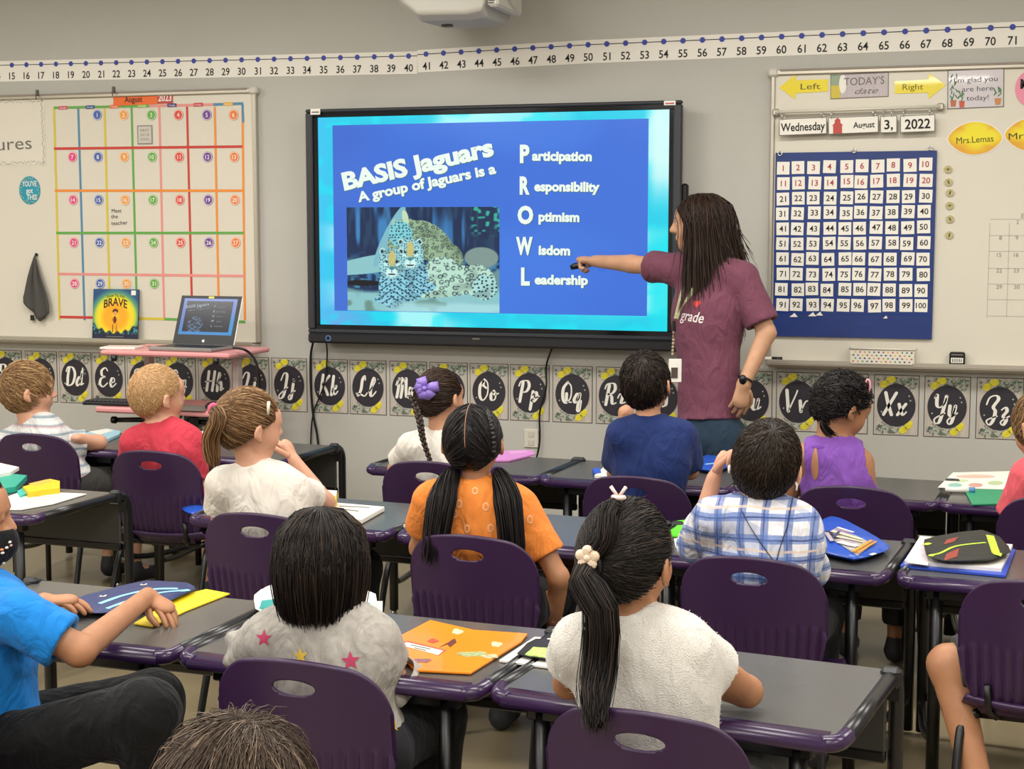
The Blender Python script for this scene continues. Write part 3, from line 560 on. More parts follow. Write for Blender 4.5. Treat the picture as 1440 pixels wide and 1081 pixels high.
for (a, b_, c_, wd) in ((-.09, -.06, 'B46B45', .026), (-.055, -.065, 'C0543F', .024), (.09, -.06, 'BE8350', .028)):
    MB().prism([(a-wd/2, b_+.016), (a-wd*.38, b_-.012), (a+wd*.38, b_-.012), (a+wd/2, b_+.016)], -.0031, -.0036).obj('plant_pot', pc(c_), t)
    mb = MB(); hh = .10 if a < -.08 else .04
    for k in range(16 if hh > .05 else 9):
        lx_ = a+random.uniform(-.4, .4)*wd*1.3; lz_ = b_+.02+random.uniform(0, hh); an = random.uniform(.6, 2.4); q = ellpts(0, 0, .0055, .0028, 6)
        mb.add([(lx_+u_*2*math.cos(an)-v_*math.sin(an), -.0038-.00001*k, lz_+u_*2*math.sin(an)+v_*math.cos(an)) for u_, v_ in q], [tuple(range(6))])
    mb.obj('printed_leaves', mat('leaf_green', '4E7A4A', .6), t)['kind'] = 'stuff'
t = bthing('round_sign', 'pink round sign cut by the right edge of the photo', 'sign', 1454, 124); MB().prism(ellpts(0, 0, .075, .08, 32), 0, -.002).obj('disc', pc('E08AA0'), t); text('M', .04, M['ink'], t, -.035, .02, -.003, bold=.03)
for k, (px_, py_, tx, lb) in enumerate(((1371, 194.5, 'Mrs.Lemas', 'yellow lemon name sign reading Mrs.Lemas'), (1452, 189, 'Mrs.', 'yellow lemon name sign cut off at the right edge'))):
    t = bthing('lemon_sign', lb, 'sign', px_, py_)
    def lemo(s): return [(s*(.096*math.cos(a)+.013*math.cos(a)**9), s*.068*math.sin(a)) for a in np.linspace(0, 2*math.pi, 40, endpoint=False)]
    MB().prism(lemo(1.05), 0, -.0015).obj('cut_border', M['white'], t)
    def lf(u, v, L_=None):
        c = np.zeros(u.shape+(3,)); c[:] = (.90, .84, .12); return mixc(c, (.85, .62, .12), ss(.45, 1.1, np.hypot((u-.55)*1.6, (v-.6)*1.7)))
    o_ = painted('lemon_face', lf, .216, .138, 40, mat('printed', 'FFFFFF', .45, attr=True), t, 0, 0, -.0021); me_ = o_.data
    for v_ in me_.vertices:      # pull the square grid into the lemon outline
        u1, w1 = v_.co.x/.108, v_.co.z/.069; m_ = max(abs(u1), abs(w1), 1e-6); L_ = math.hypot(u1, w1) or 1; c1, s1 = u1/L_, w1/L_; a1 = math.atan2(s1, c1); ex, ez = .096*math.cos(a1)+.013*math.cos(a1)**9, .068*math.sin(a1); v_.co.x = ex*m_; v_.co.z = ez*m_
    text(tx, .028, mat('ink_olive', '4A4214', .7), t, 0 if k == 0 else -.05, -.004, -.003, width=.15 if k == 0 else .09, rot=.05)
# hanging date cards on a rod
ra, rb = bx(1092, 158.5), bx(1323, 150.5); RY = -.035
t = thing('card_rod', 'thin white rod across the right whiteboard carrying the date cards', 'rod', (0, BY, 0))
MB().tube([(ra[0], RY, ra[1]), (rb[0], RY, rb[1])], .007, 10).obj('bar', mat('rod_white', 'CFC9BA', .4), t)
for q in (ra, rb): MB().box((q[0], RY/2, q[1]), (.03, -RY, .03), .006).obj('clip_mount', M['alu'], t)
for (px_, py_, wd, tx, th_, tw_, lb) in ((1130.5, 178.5, .205, 'Wednesday', .036, .19, 'white date card reading Wednesday'), (1201, 176.5, .212, 'August', .026, .09, 'white date card reading August with red schoolhouse'), (1250.5, 175.5, .07, '3,', .04, .036, 'narrow white date card reading 3'), (1291, 174.5, .143, '2022', .042, .105, 'white date card reading 2022')):
    a, b_ = bx(px_, py_); t = thing('date_card', lb, 'card', (a, BY, b_), group='date cards on the rod'); t.rotation_euler = (0, -.024, 0)
    MB().box((0, RY-.002, 0), (wd, .003, .072)).obj('edge', grey, t); MB().box((0, RY-.0036, 0), (wd-.006, .001, .066)).obj('face', M['white'], t)
    text(tx, th_, M['ink'], t, .045 if tx == 'August' else 0, 0, RY-.0045, bold=.02, width=tw_)
    for s in (-1, 1): MB().tube([(s*(wd/2-.018)+.012*math.sin(a_)*.4, RY+.012*math.sin(a_), .045+.017*math.cos(a_)) for a_ in np.linspace(0, 2*math.pi, 14, endpoint=False)], .0014, 5, closed=True).obj('ring', M['chrome'], t)
    if tx == 'August':
        MB().prism([(-.085, -.033), (-.047, -.033), (-.047, 0), (-.042, 0), (-.054, .012), (-.054, .024), (-.066, .034), (-.078, .024), (-.078, .012), (-.09, 0), (-.085, 0)], RY-.0041, RY-.0046).obj('schoolhouse', pc('B5473C'), t)
# hundred chart
HB = [bx(1089, 215), bx(1316.5, 207), bx(1309.5, 475), bx(1087, 472)]
t = thing('hundred_chart', 'blue pocket chart holding number cards 1 to 100', 'chart', (HB[3][0], BY, HB[3][1])); ox, oz = HB[3]
W_, H_ = (HB[1][0]-HB[0][0]+HB[2][0]-HB[3][0])/2, HB[0][1]-HB[3][1]
navy = mat('chart_blue', '162F70', .45, bump=.15, bscale=40, var=.1, vscale=8)
MB().box((W_/2, -.012, H_/2), (W_, .004, H_)).obj('backing', navy, t)
def hp(px, py): p_ = WP(px, py, BY-.016); return p_[0]-ox, p_[2]-oz
redk = mat('red_ink', 'A8323A', .7)
cardm = MB().box((0, 0, 0), (.0545, .0012, .055)).mesh('number_card', M['white'])
for r in range(10):
    (la, lz), (ra_, rz_) = hp(1101.5-.25*r, 236.5+21.35*r-.1*r), hp(1302.5-.75*r, 231+22.15*r)
    MB().box((W_/2, -.0145, lz-.03), (W_-.01, .001, .022)).obj('pocket', mat('clear_pocket', '1E3878', .25), t)
    for c_ in range(10):
        n = r*10+c_+1; f = c_/9; x_ = la+(ra_-la)*f+random.uniform(-.004, .004)+(.004 if c_ == 4 else 0); z_ = lz+(rz_-lz)*f+random.uniform(-.0025, .0025)
        o_ = link('number_card', cardm, t, (x_, -.0165, z_)); o_.rotation_euler = (0, random.uniform(-.035, .035), 0)
        text(str(n), .026 if n < 100 else .024, redk if n <= 20 else M['ink'], o_, 0, .001, -.0012, bold=.012, name='numeral')
for px_ in (1097, 1201, 1309): a, b_ = hp(px_, 216-.036*(px_-1097)); MB().tube([(a+.009*math.cos(q), -.017, b_+.009*math.sin(q)) for q in np.linspace(0, 6.28, 10, endpoint=False)], .003, 6, closed=True).obj('grommet', M['chrome'], t)
for (px_, py_, s) in ((1116, 443, 1), (1142, 442, 1), (1152, 441, .9), (1245, 445, .5)): a, b_ = hp(px_, py_); MB().prism([(a-.018*s, b_-.008), (a+.018*s, b_-.008), (a+.004, b_+.01*s)], -.015, -.0165).obj('spare_card', M['white'], t)
# magnets
for k, (px_, py_) in enumerate(((1333.5, 238), (1334, 256), (1336, 271), (1335.5, 289), (1336, 308), (1335, 330.5))):
    t = bthing('round_magnet', ['topmost', 'second from the top', 'third from the top', 'third from the bottom', 'second from the bottom', 'lowest'][k]+' of the small clear gold magnets beside the hundred chart', 'magnet', px_, py_, group='column of six round magnets')
    MB().prism(ellpts(0, 0, .0165, .0165, 18), 0, -.006).obj('disc', mat('gold_clear', 'BFB489', .15, metal=.3), t); MB().box((0, -.0065, 0), (.02, .001, .004), R=Matrix.Rotation(k, 3, 'Y')).box((0, -.0065, 0), (.004, .001, .014)).obj('print', mat('olive_print', '7F7A3C', .6), t)
# faint hand-drawn calendar
t = bthing('drawn_grid', 'faint pencil-thin hand-drawn number grid at the right of the board', 'drawing', 1390, 380)
faint = mat('faint_line', 'B3AEA2', .6); fk = mat('faint_ink', '8F8B82', .6)
for k, py_ in enumerate((308, 331, 353, 377, 399, 421, 444)): a = bx(1390, py_)[1]-bx(1390, 380)[1]; MB().box((.33, -.0003, a), (.66, .0006, .0022)).obj('grid_line', faint, t)
for k in range(7): MB().box((.0+.072*k*1.1, -.0003, -.0), (.0022, .0006, .40)).obj('grid_line', faint, t)
for k, (px_, py_, s) in enumerate(((1407, 334, '8'), (1430, 334, '9'), (1405, 358, '15'), (1429, 358, '16'), (1405, 380, '22'), (1429, 380, '23'), (1405, 403, '29'), (1430, 403, '30'), (1431, 312, '2'), (1438, 303, 'E'))): a, b_ = bx(px_, py_); o_ = bx(1390, 380); text(s, .018, fk, t, a-o_[0], b_-o_[1], -.001)
# tray items
TZ = .945
def trayx(px, py, Y=WY-.05): return WP(px, py, Y)[0]
xa, xb = trayx(1196, 505), trayx(1287, 508)
t = thing('dotted_basket', 'small white basket with rainbow dots on the right marker tray', 'basket', ((xa+xb)/2, WY-.055, TZ)); hw = (xb-xa)/2
bk = MB(); bk.prism([(-hw*.94, 0), (hw*.94, 0), (hw, .062), (-hw, .062)], -.04, -.044).prism([(-hw*.94, 0), (hw*.94, 0), (hw, .062), (-hw, .062)], .034, .03)
bk.box((0, -.003, .002), (hw*1.88, .08, .004)); 
for s in (-1, 1): bk.box((s*hw*.97, -.003, .032), (.004, .078, .06))
bk.tube([(-hw-.003, -.046, .064), (hw+.003, -.046, .064), (hw+.003, .036, .064), (-hw-.003, .036, .064)], .0035, 6, closed=True); bk.obj('tub', mat('cream_plastic', 'DCD7C8', .5), t)
dc_ = [pc(c_) for c_ in ('C9463F', 'D98A3A', '4F8F4A', '3E5E9A', '2A2A30', '8A4A86', 'D7B83A')]
for r in range(4):
    for c_ in range(13): MB().add([(a, -.0446, b_) for a, b_ in ellpts(-hw*.86+hw*1.72*c_/12+(.006 if r % 2 else -.003), .01+.0135*r, .0045, .0035, 8)], [tuple(range(8))]).obj('dot', dc_[(c_+2*r) % 7], t)
xe = trayx(1346, 506); t = thing('board_eraser', 'black boxed board eraser with white label on the right tray', 'eraser', (xe, WY-.05, TZ)); MB().box((0, 0, .028), (.064, .05, .056), .006).obj('block', M['black'], t)
MB().box((0, -.0256, .022), (.05, .001, .022)).obj('label_patch', M['white'], t)
for k in range(6): MB().box((-.018+.0072*k, -.0265, .022), (.0028, .0008, .015)).obj('letter_bar', M['ink'], t)
MB().box((0, -.0256, .046), (.05, .001, .006)).obj('top_stripe', grey, t)
xe = trayx(1086, 503); t = thing('black_marker', 'black dry-erase marker at the left end of the right tray', 'marker', (xe, WY-.06, TZ)); MB().tube([(-.06, 0, .008), (.03, 0, .008)], .008, 10).obj('barrel', M['white'], t); MB().tube([(-.0, 0, .008), (.045, 0, .008)], .009, 10).obj('cap', M['black'], t)
# book on the left tray
a, b_ = WP(130.5, 474, WY-.06), WP(194, 477, WY-.06)
t = thing('picture_book', 'yellow and blue picture book titled BRAVE propped on the left tray', 'book', ((a[0]+b_[0])/2, WY-.062, .966)); bw = b_[0]-a[0]; bh = .255
bk = link('cover_block', None, t); bk.rotation_euler = (-.10, 0, 0)
MB().box((0, 0, bh/2), (bw, .008, bh)).obj('book_body', mat('book_dark', '23304A', .4), bk)
def bookf(u, v):
    c = np.zeros(u.shape+(3,)); d = np.hypot((u-.5)*1.0, (v-.45)*1.05); c[:] = (.13, .30, .48); c = mixc(c, (.30, .55, .50), ss(.62, .5, d)); c = mixc(c, (.80, .82, .20), ss(.52, .42, d)); c = mixc(c, (.98, .82, .15), ss(.44, .34, d)); c = mixc(c, (.95, .66, .12), ss(.36, .22, d))
    c = mixc(c, (.98, .80, .20), ss(.12, .04, d)*.7); hill = ss(.02, -.02, v-.14-.17*(np.abs(u-.5)*2)**2.2-.03*np.sin(u*37)); c = mixc(c, (.08, .16, .20), hill); c = mixc(c, (.25, .55, .62), hill*ss(.6, .75, nz2(u, v, 26, 5))); c = mixc(c, (.12, .14, .24), ss(.12, .10, v))
    E_ = lambda cx, cy, rx, ry: ss(1.15, .85, ((u-cx)/rx)**2+((v-cy)/ry)**2)
    c = mixc(c, (.30, .14, .08), E_(.5, .56, .065, .05)); c = mixc(c, (.85, .62, .30), E_(.5, .52, .05, .042)); c = mixc(c, (.42, .12, .10), E_(.49, .39, .035, .075)); 
    for s in (-1, 1): c = mixc(c, (.80, .56, .18), E_(.49+s*.05, .40, .012, .05)); c = mixc(c, (.45, .30, .10), E_(.49+s*.04, .22, .008, .11))
    return c
painted('cover', bookf, bw, bh, 90, mat('printed', 'FFFFFF', .45, attr=True), bk, 0, bh/2, -.0046)
text('BRAVE', .042, mat('brown_ink', '3A2010', .7), bk, 0, bh*.755, -.0056, bold=.02, width=.135, arc=.014, name='title'); text('Know You Are', .017, mat('brown_ink', '3A2010', .7), bk, 0, bh*.88, -.0056, width=.10, arc=.008, name='title'); MB().box((bw*.39, -.0052, bh*.93), (.026, .001, .024)).obj('sticker', M['white'], bk)
MB().box((0, -.0052, bh*.055), (.1, .0006, .005)).obj('author_line', grey, bk)
# outlet, cables
a, b_ = wl(747.5, 616); t = thing('wall_outlet', 'pale wall outlet plate below the card Pp', 'outlet', (a, WY, b_)); MB().box((0, -.004, 0), (.072, .008, .088), .003).obj('plate', mat('outlet_white', 'C9C4B6', .5), t)
for s in (-1, 1): MB().box((0, -.009, s*.02), (.03, .002, .026), .0008).obj('socket', mat('outlet_in', 'BDB7A8', .5), t)
def cable(label, pts, r=.0045, name='cable', dy=.02, group=None):
    P_ = [WP(x_, y_, WY-d_) for x_, y_, d_ in pts]; b0 = P_[-1]; t_ = MB().tube([tuple(q-b0) for q in crom(P_, 6)], r, 7).obj(name, M['black'], None, tuple(b0)); tag(t_, label, 'cable', group); return t_
cable('black cable dropping from the lower left corner of the screen to the floor', [(441, 478, .04), (437, 500, .02), (437, 540, .02), (440, 580, .02), (447, 620, .02), (452, 700, .03)], .006)
cable('thinner black cable crossing the one below the left end of the screen', [(459, 482, .05), (460, 500, .02), (456, 540, .02), (441, 580, .02), (437, 620, .02), (436, 700, .03)], .004)
cable('wavy black cable hanging from the screen past the card Pp', [(776, 490, .05), (768, 515, .02), (768, 545, .02), (759, 580, .02), (759, 620, .02), (753, 650, .02), (744, 690, .03), (738, 760, .03)], .0045)

# ------------------------------------------------------------------ projector above the screen
PY = WY-.42
pj = thing('projector', 'white short-throw projector on a wall arm above the screen', 'projector', (0, 0, 0))
c0 = WP(575, 2, PY); c1 = WP(700, 2, PY); zb = WP(620, 38, PY)[2]; zt = c0[2]
pm = mat('projector_white', 'B6B2A8', .5)
xL, xR = c0[0], WP(706, 8, PY)[0]
mb = MB(); sec = []
for (x_, zlo, yf) in ((xL, zt-.01, .0), (xL+.03, zt-.05, -.03), (xL+.11, zb+.005, -.05), (xR-.10, zb, -.05), (xR-.03, zb+.012, -.04), (xR, zt-.03, 0)):
    sec.append([(x_, PY-.17+yf*.3, zlo+.03), (x_, PY-.13, zlo), (x_, PY+.17, zlo+.01), (x_, PY+.2, zlo+.04), (x_, PY+.2, zt+.18), (x_, PY-.17+yf*.3, zt+.18)])
vs = [v for s in sec for v in s]; fs = [(i*6+k, i*6+(k+1) % 6, (i+1)*6+(k+1) % 6, (i+1)*6+k) for i in range(5) for k in range(6)]+[tuple(range(6)), tuple(range(30, 36))]
mb.add(vs, fs); o_ = mb.obj('housing', pm, pj); bv = o_.modifiers.new('b', 'BEVEL'); bv.width = .012; bv.segments = 3
MB().box(((xL+xR)/2, PY-.0, zt+.045), (xR-xL+.03, .42, .05), .02).obj('upper_shell', mat('shell_white', 'CBC7BC', .5), pj)
MB().box((xL+.07, PY-.15, zb+.075), (.05, .02, .03), .004, R=Matrix.Rotation(.6, 3, 'Y')).obj('sensor_window', mat('smoke', '6F6B6E', .3), pj)
MB().box((xL+.19, PY-.03, zb-.0), (.05, .02, .01), .002).obj('latch', grey, pj)
g = MB().box((xR+.02, PY-.02, zt), (.05, .34, .13), .01).obj('side_cover', mat('shell_white', 'CBC7BC', .5), pj)
for k in range(12): MB().box((xR+.012+.003*(k % 2), PY-.192, zt-.05+.009*k), (.026, .006, .003)).obj('vent_slat', M['blackp'], g)
MB().tube(crom([(xR+.04, PY-.1, zt-.01), (xR+.12, PY-.1, zt-.005), (xR+.2, PY-.1, zt), (xR+.235, PY-.1, zt+.02), (xR+.235, PY-.1, zt+.12)], 5), .008, 8).obj('cable_loop', mat('cable_grey', '8C877D', .5), pj)
MB().box(((xL+xR)/2, (PY+WY)/2+.05, zt+.25), (.12, WY-PY-.1, .06), .01).obj('wall_arm', pm, pj)
# ------------------------------------------------------------------ student tables
DZ = .60
M['top'] = mat('laminate_grey', '545351', .27, bump=.02, bscale=400, var=.03, vscale=5)
M['purple'] = mat('purple_rail', '321D42', .25)
M['shell'] = mat('purple_shell', '321A3E', .40, bump=.05, bscale=600)
M['rail'] = mat('rail_black', '17171A', .3)
DW, DD = .735, .50
def make_desk(label, loc, rz):
    t = thing('student_table', label, 'table', loc, rz); hw = DW/2-.004
    MB().box((0, .25, DZ-.012), (2*hw-.03, DD-.02, .022), .004).obj('tabletop', M['top'], t)
    mb = MB(); prof = [(.0, -.032), (-.012, -.029), (-.0165, -.020), (-.015, -.011), (-.006, -.003), (.004, .0), (.028, .0012), (.030, -.03)]
    xs = [-hw+.035, hw-.035]; vs = [(x, a, DZ+b) for x in xs for a, b in prof]; n = len(prof)
    mb.add(vs, [(k, (k+1) % n, n+(k+1) % n, n+k) for k in range(n)]+[tuple(range(n)), tuple(range(n, 2*n))], True); mb.obj('front_rail', M['purple'], t)
    for s in (-1, 1):
        pth = crom([(s*(hw-.045), .003, DZ-.0155), (s*(hw-.018), .012, DZ-.013), (s*(hw-.008), .05, DZ-.009)], 5); MB().tube(pth, [.0165]*len(pth), 10).obj('corner_cap', M['purple'], t)
        pth = [(s*(hw-.008), .05, DZ-.009), (s*(hw-.008), .25, DZ-.009), (s*(hw-.008), .44, DZ-.009)]+[(s*(hw-.008), .47+.055*math.sin(a), DZ-.064+.055*math.cos(a)) for a in np.linspace(.1, math.pi/2, 6)]+[(s*(hw-.008), .525, .30), (s*(hw-.008), .525, .012)]
        MB().tube(pth, .0165, 10).obj('leg', M['rail'], t)
        ck = MB().box((s*(hw-.008), .455, DZ-.008), (.042, .03, .044), .008).box((s*(hw-.008)-s*.0, .492, DZ-.05), (.03, .008, .04), .003); ck.obj('corner_clip', M['blackp'], t)
        lg = MB().tube([(s*(hw-.10), .045, DZ-.03), (s*(hw-.10), .045, .03)], .0175, 12).obj('leg', M['black'], t)
        MB().tube([(s*(hw-.10), .045, .032), (s*(hw-.10), .045, .0)], [.011, .015], 10).obj('glide', M['chrome'], lg)
        MB().tube([(s*(hw-.10), .045, .16)]+crom([(s*(hw-.09), .10, .13), (s*(hw-.05), .25, .11), (s*(hw-.012), .50, .11)], 4), .012, 8).obj('foot_brace', M['black'], t)
    MB().box((0, .505, DZ-.115), (2*hw-.05, .012, .15), .004).obj('modesty_panel', mat('modesty_grey', '3A3936', .6), t)
    MB().box((0, .508, DZ-.20), (2*hw-.05, .022, .026), .004).obj('crossbar', M['black'], t)
    MB().box((0, .045, DZ-.045), (2*hw-.14, .03, .035), .004).obj('apron_bar', M['black'], t)
    lb = MB().tube([(-hw+.02, .52, .12), (hw-.02, .52, .12)], .012, 8).obj('low_rail', M['black'], t)
    MB().box((-.02, .50, .105), (.07, .02, .02), .006).obj('purple_clip', M['purple'], lb)
    return t
DESK0 = []
def desk(label, loc, rz, group):
    if not DESK0: t = make_desk(label, loc, rz); DESK0.append(t)
    else:
        s = DESK0[0]; t = s.copy(); SC.collection.objects.link(t); t.location = loc; t.rotation_euler = (0, 0, rz)
        for c_ in list(s.children):
            d = c_.copy(); SC.collection.objects.link(d); d.parent = t
            for g_ in c_.children: e_ = g_.copy(); SC.collection.objects.link(e_); e_.parent = d
    t['label'] = label; t['group'] = group; return t
RA = math.radians
def rowdesk(p, q, label, group):     # near-edge corner points
    p, q = np.array(p[:2]), np.array(q[:2]); c_ = (p+q)/2; return desk(label, (c_[0], c_[1], 0), math.atan2(q[1]-p[1], q[0]-p[0]), group)
def step(p, k, pitch, a=-4): return (p[0]+k*pitch*math.cos(RA(a)), p[1]+k*pitch*math.sin(RA(a)))
R3 = [(-2.437, 2.955), (-1.70, 2.923), (-.964, 2.878), (-.231, 2.784)]
rowdesk(R3[0], R3[1], 'front table carrying the navy pencil pouch and yellow folder', 'tables of the near row')
rowdesk(R3[1], R3[2], 'front table carrying the orange folder, before the star-print top', 'tables of the near row')
rowdesk(R3[2], R3[3], 'front table with open right end, before the fuzzy white top', 'tables of the near row')
J2 = (-1.743, 4.30); P2 = .752
for k, lb in ((-1, 'middle-row table with the white notebook, before the ponytail girl'), (0, 'middle-row table before the orange shirt'), (1, 'middle-row table carrying the blue see-through pouch'), (2, 'middle-row table carrying the black and lime pouch')):
    rowdesk(step(J2, k, P2, -5), step(J2, k+1, P2, -5), lb, 'tables of the middle row')
c2 = G(50, 727, DZ); rowdesk(step(c2, -1, .735, -3), c2, 'middle-row table at the left edge with papers and yellow box', 'tables of the middle row')
J1 = (-1.612, 5.445); P1 = .725
for k, lb in ((-1, 'far-row table before the child with the purple bow, pink folder on it'), (0, 'far-row table before the navy shirt'), (1, 'far-row table before the purple sleeveless top'), (2, 'far-row table carrying the green folder')):
    rowdesk(step(J1, k, P1), step(J1, k+1, P1), lb, 'tables of the far row')
c1 = G(398, 649, DZ)
for k, lb in ((1, 'far-row left table beside the pink laptop cart, open right end'), (2, 'far-row left table before the striped shirt'),):
    rowdesk(step(c1, -k, .735), step(c1, 1-k, .735), lb, 'tables of the far row')

# ------------------------------------------------------------------ chairs
def back_mesh():
    nu, nv = 72, 48; V = []
    for j in range(nv+1):
        v = j/nv
        for i in range(nu+1):
            u = math.sin((-1+2*i/nu)*math.pi/2)
            wv = .188*(1-.28*max(0, (.62-v)/.62)**1.6)
            uu = u; cq = max(0, (abs(u)-.58)/.42); zt = .705-.034*u*u-.075*(1-math.sqrt(max(0, 1-cq*cq)))
            x = uu*wv; z = .345+(zt-.345)*v
            y = -.165-.055*v+.050*(abs(x)/.188)**2*(.6+.4*v)
            vs_ = .50+.13*u*u; e = min(1, max(0, (vs_-v)/.05))*min(1, max(0, v/.08)); y += -.005*e*math.cos(2*math.pi*x/(.026+.004*(v-.5)))
            y += .05*max(0, .25-v)**2*16*.5
            V.append((x, y, z))
    F = [(j*(nu+1)+i, j*(nu+1)+i+1, (j+1)*(nu+1)+i+1, (j+1)*(nu+1)+i) for j in range(nv) for i in range(nu)]
    o = link('tmp', mesh_np('tmp', V, None, F, [M['shell']])); s = o.modifiers.new('s', 'SOLIDIFY'); s.thickness = .009; s.offset = 0
    bv = MB(); P_ = ellpts(0, .648, .047, .0165, 36); bv.prism(P_, -.35, -.05); h = bv.obj('tmph', M['shell']); b = o.modifiers.new('b', 'BOOLEAN'); b.operation = 'DIFFERENCE'; b.object = h; b.solver = 'EXACT'
    me = bpy.data.meshes.new_from_object(o.evaluated_get(bpy.context.evaluated_depsgraph_get())); me.name = 'backrest'
    bpy.data.objects.remove(o); bpy.data.objects.remove(h); me.polygons.foreach_set('use_smooth', [True]*len(me.polygons)); return me
def seat_mesh():
    n = 26; V = []
    for j in range(n+1):
        for i in range(n+1):
            a, b = -1+2*i/n, -1+2*j/n
            x = a*math.sqrt(max(0, 1-b*b/2*.55)); y = b*math.sqrt(max(0, 1-a*a/2*.55))
            z = .372-.022*(1-a*a)*(1-.6*b*b)-.03*max(0, b-.6)**2*5+.05*max(0, -b-.75)**2*8; V.append((x*.20, .015+y*.19, z))
    F = [(j*(n+1)+i, j*(n+1)+i+1, (j+1)*(n+1)+i+1, (j+1)*(n+1)+i) for j in range(n) for i in range(n)]
    o = link('tmp', mesh_np('tmp', V, None, F, [M['shell']])); s = o.modifiers.new('s', 'SOLIDIFY'); s.thickness = .012; s.offset = -1
    me = bpy.data.meshes.new_from_object(o.evaluated_get(bpy.context.evaluated_depsgraph_get())); me.name = 'seat'; bpy.data.objects.remove(o); return me
CH0 = []
def chair(label, loc, rz, group):
    if not CH0:
        t = thing('student_chair', label, 'chair', loc, rz); CH0.append(t)
        link('backrest', back_mesh(), t); link('seat', seat_mesh(), t)
        for s in (-1, 1):
            p = [(s*.20, .185, .0), (s*.185, .165, .26)]+[(s*.183, .12+.045*math.cos(a), .285+.05*math.sin(a)) for a in np.linspace(.1, math.pi/2, 5)]+[(s*.165, -.02, .336), (s*.15, -.12, .336)]
            MB().tube(p, .0115, 10).obj('leg', M['black'], t)
            p = [(s*.165, -.02, .334), (s*.175, -.10, .325), (s*.183, -.15, .28), (s*.19, -.21, .10), (s*.195, -.235, 0)]; MB().tube(crom(p, 4), .0115, 10).obj('leg', M['black'], t)
        for y_ in (.10, -.10): MB().tube([(-.17, y_, .332), (.17, y_, .332)], .010, 8).obj('seat_support', M['black'], t)
        for s in (-1, 1): MB().tube([(s*.10, -.12, .335), (s*.115, -.165, .36), (s*.12, -.178, .43)], .009, 8).obj('back_support', M['black'], t)
        for s in (-1, 1): MB().box((s*.19, -.0, .350), (.03, .12, .03), .01).obj('side_lobe', M['purple'], t)
    else:
        s = CH0[0]; t = s.copy(); SC.collection.objects.link(t); t.location = loc; t.rotation_euler = (0, 0, rz)
        for c_ in list(s.children): d = c_.copy(); SC.collection.objects.link(d); d.parent = t
    t['label'] = label; t['group'] = group; return t
def chair_at(px, py, rz, label, group):   # px,py: middle of the top edge of the backrest
    p = G(px, py, .703); a = RA(rz); R_ = np.array([math.cos(a), math.sin(a)]); F_ = np.array([-math.sin(a), math.cos(a)])
    o = np.array(p[:2])+F_*.218; chair(label, (o[0], o[1], 0), a, group); return o
CHG = 'purple classroom chairs'
CP_ = {}
CP_['star'] = chair_at(410, 929, -2, 'purple chair nearest bottom left, behind the star-print top', CHG)
CP_['fuzzy'] = chair_at(898, 1001, -6, 'purple chair at bottom centre behind the fuzzy white top', CHG)
CP_['pony'] = chair_at(356, 722, -2, 'empty-backed purple chair between the red shirt and the bobbed dark hair', CHG)
CP_['orange'] = chair_at(656, 753, -4, 'purple chair holding the child in the orange shirt', CHG)
CP_['plaid'] = chair_at(1053, 784, -5, 'purple chair holding the child in the blue plaid shirt', CHG)
CP_['shorts'] = chair_at(1466, 818, -4, 'purple chair cut by the right edge with the bare leg beside it', CHG)
CP_['stripe'] = chair_at(42, 610, 1, 'purple chair at far left behind the striped shirt', CHG)
CP_['red'] = chair_at(210, 634, 0, 'purple chair behind the red shirt', CHG)
CP_['bow'] = chair_at(600, 649, 0, 'purple chair behind the child with the purple bow', CHG)
CP_['navy'] = chair_at(890, 670, -3, 'purple chair behind the navy shirt', CHG)
CP_['tank'] = chair_at(1197, 684, -3, 'purple chair behind the purple sleeveless top', CHG)
CP_['coral'] = chair_at(1492, 700, -5, 'purple chair at the right edge behind the coral shirt', CHG)
ch_ = G(-62, 925, .69); CP_['blue'] = np.array([ch_[0]+.2, ch_[1]+.06]); chair('purple chair at bottom left under the bright blue shirt', (CP_['blue'][0], CP_['blue'][1], 0), RA(-58), CHG)

# ------------------------------------------------------------------ things on the tables
def sheet(name, label, cat, pix, z0, th, m, group=None, bev=0):
    P_ = [G(x_, y_, z0+th) for x_, y_ in pix]; c_ = sum(P_)/len(P_); t = thing(name, label, cat, (c_[0], c_[1], z0), group=group)
    pts = [(q[0]-c_[0], q[1]-c_[1]) for q in P_]; o_ = MB().prism(pts, 0, th, 'xy').obj('body' if th > .004 else 'sheet', m, t)
    if bev: b_ = o_.modifiers.new('b', 'BEVEL'); b_.width = bev; b_.segments = 3
    t['_c'] = [float(v) for v in c_[:2]]; return t, c_
def on(t, c_, pix, z, th, m, name): pts = [(G(x_, y_, z)[0]-c_[0], G(x_, y_, z)[1]-c_[1]) for x_, y_ in pix]; return MB().prism(pts, z-t.location.z, z-t.location.z+th, 'xy').obj(name, m, t)
Z1 = DZ+.001
orange = mat('orange_folder', 'F08A12', .35, coat=.3)
t, c_ = sheet('folder', 'orange folder with name label and stickers on the front table', 'folder', [(545, 902), (605, 871), (667, 885), (742, 890), (733, 901), (662, 945), (583, 941)], Z1, .006, orange, bev=.002)
on(t, c_, [(562, 903), (574, 901), (628, 914), (617, 922)], Z1+.006, .0006, mat('red_frame', 'C8573A', .5), 'label_border'); on(t, c_, [(563, 907), (572, 903), (623, 915), (616, 921)], Z1+.0066, .0006, M['white'], 'name_label'); on(t, c_, [(578, 906), (606, 912), (605, 913), (577, 907)][::-1], Z1+.0074, .0004, grey, 'text_line'); on(t, c_, [(583, 910), (600, 914), (599, 915), (582, 911)][::-1], Z1+.0074, .0004, grey, 'text_line')
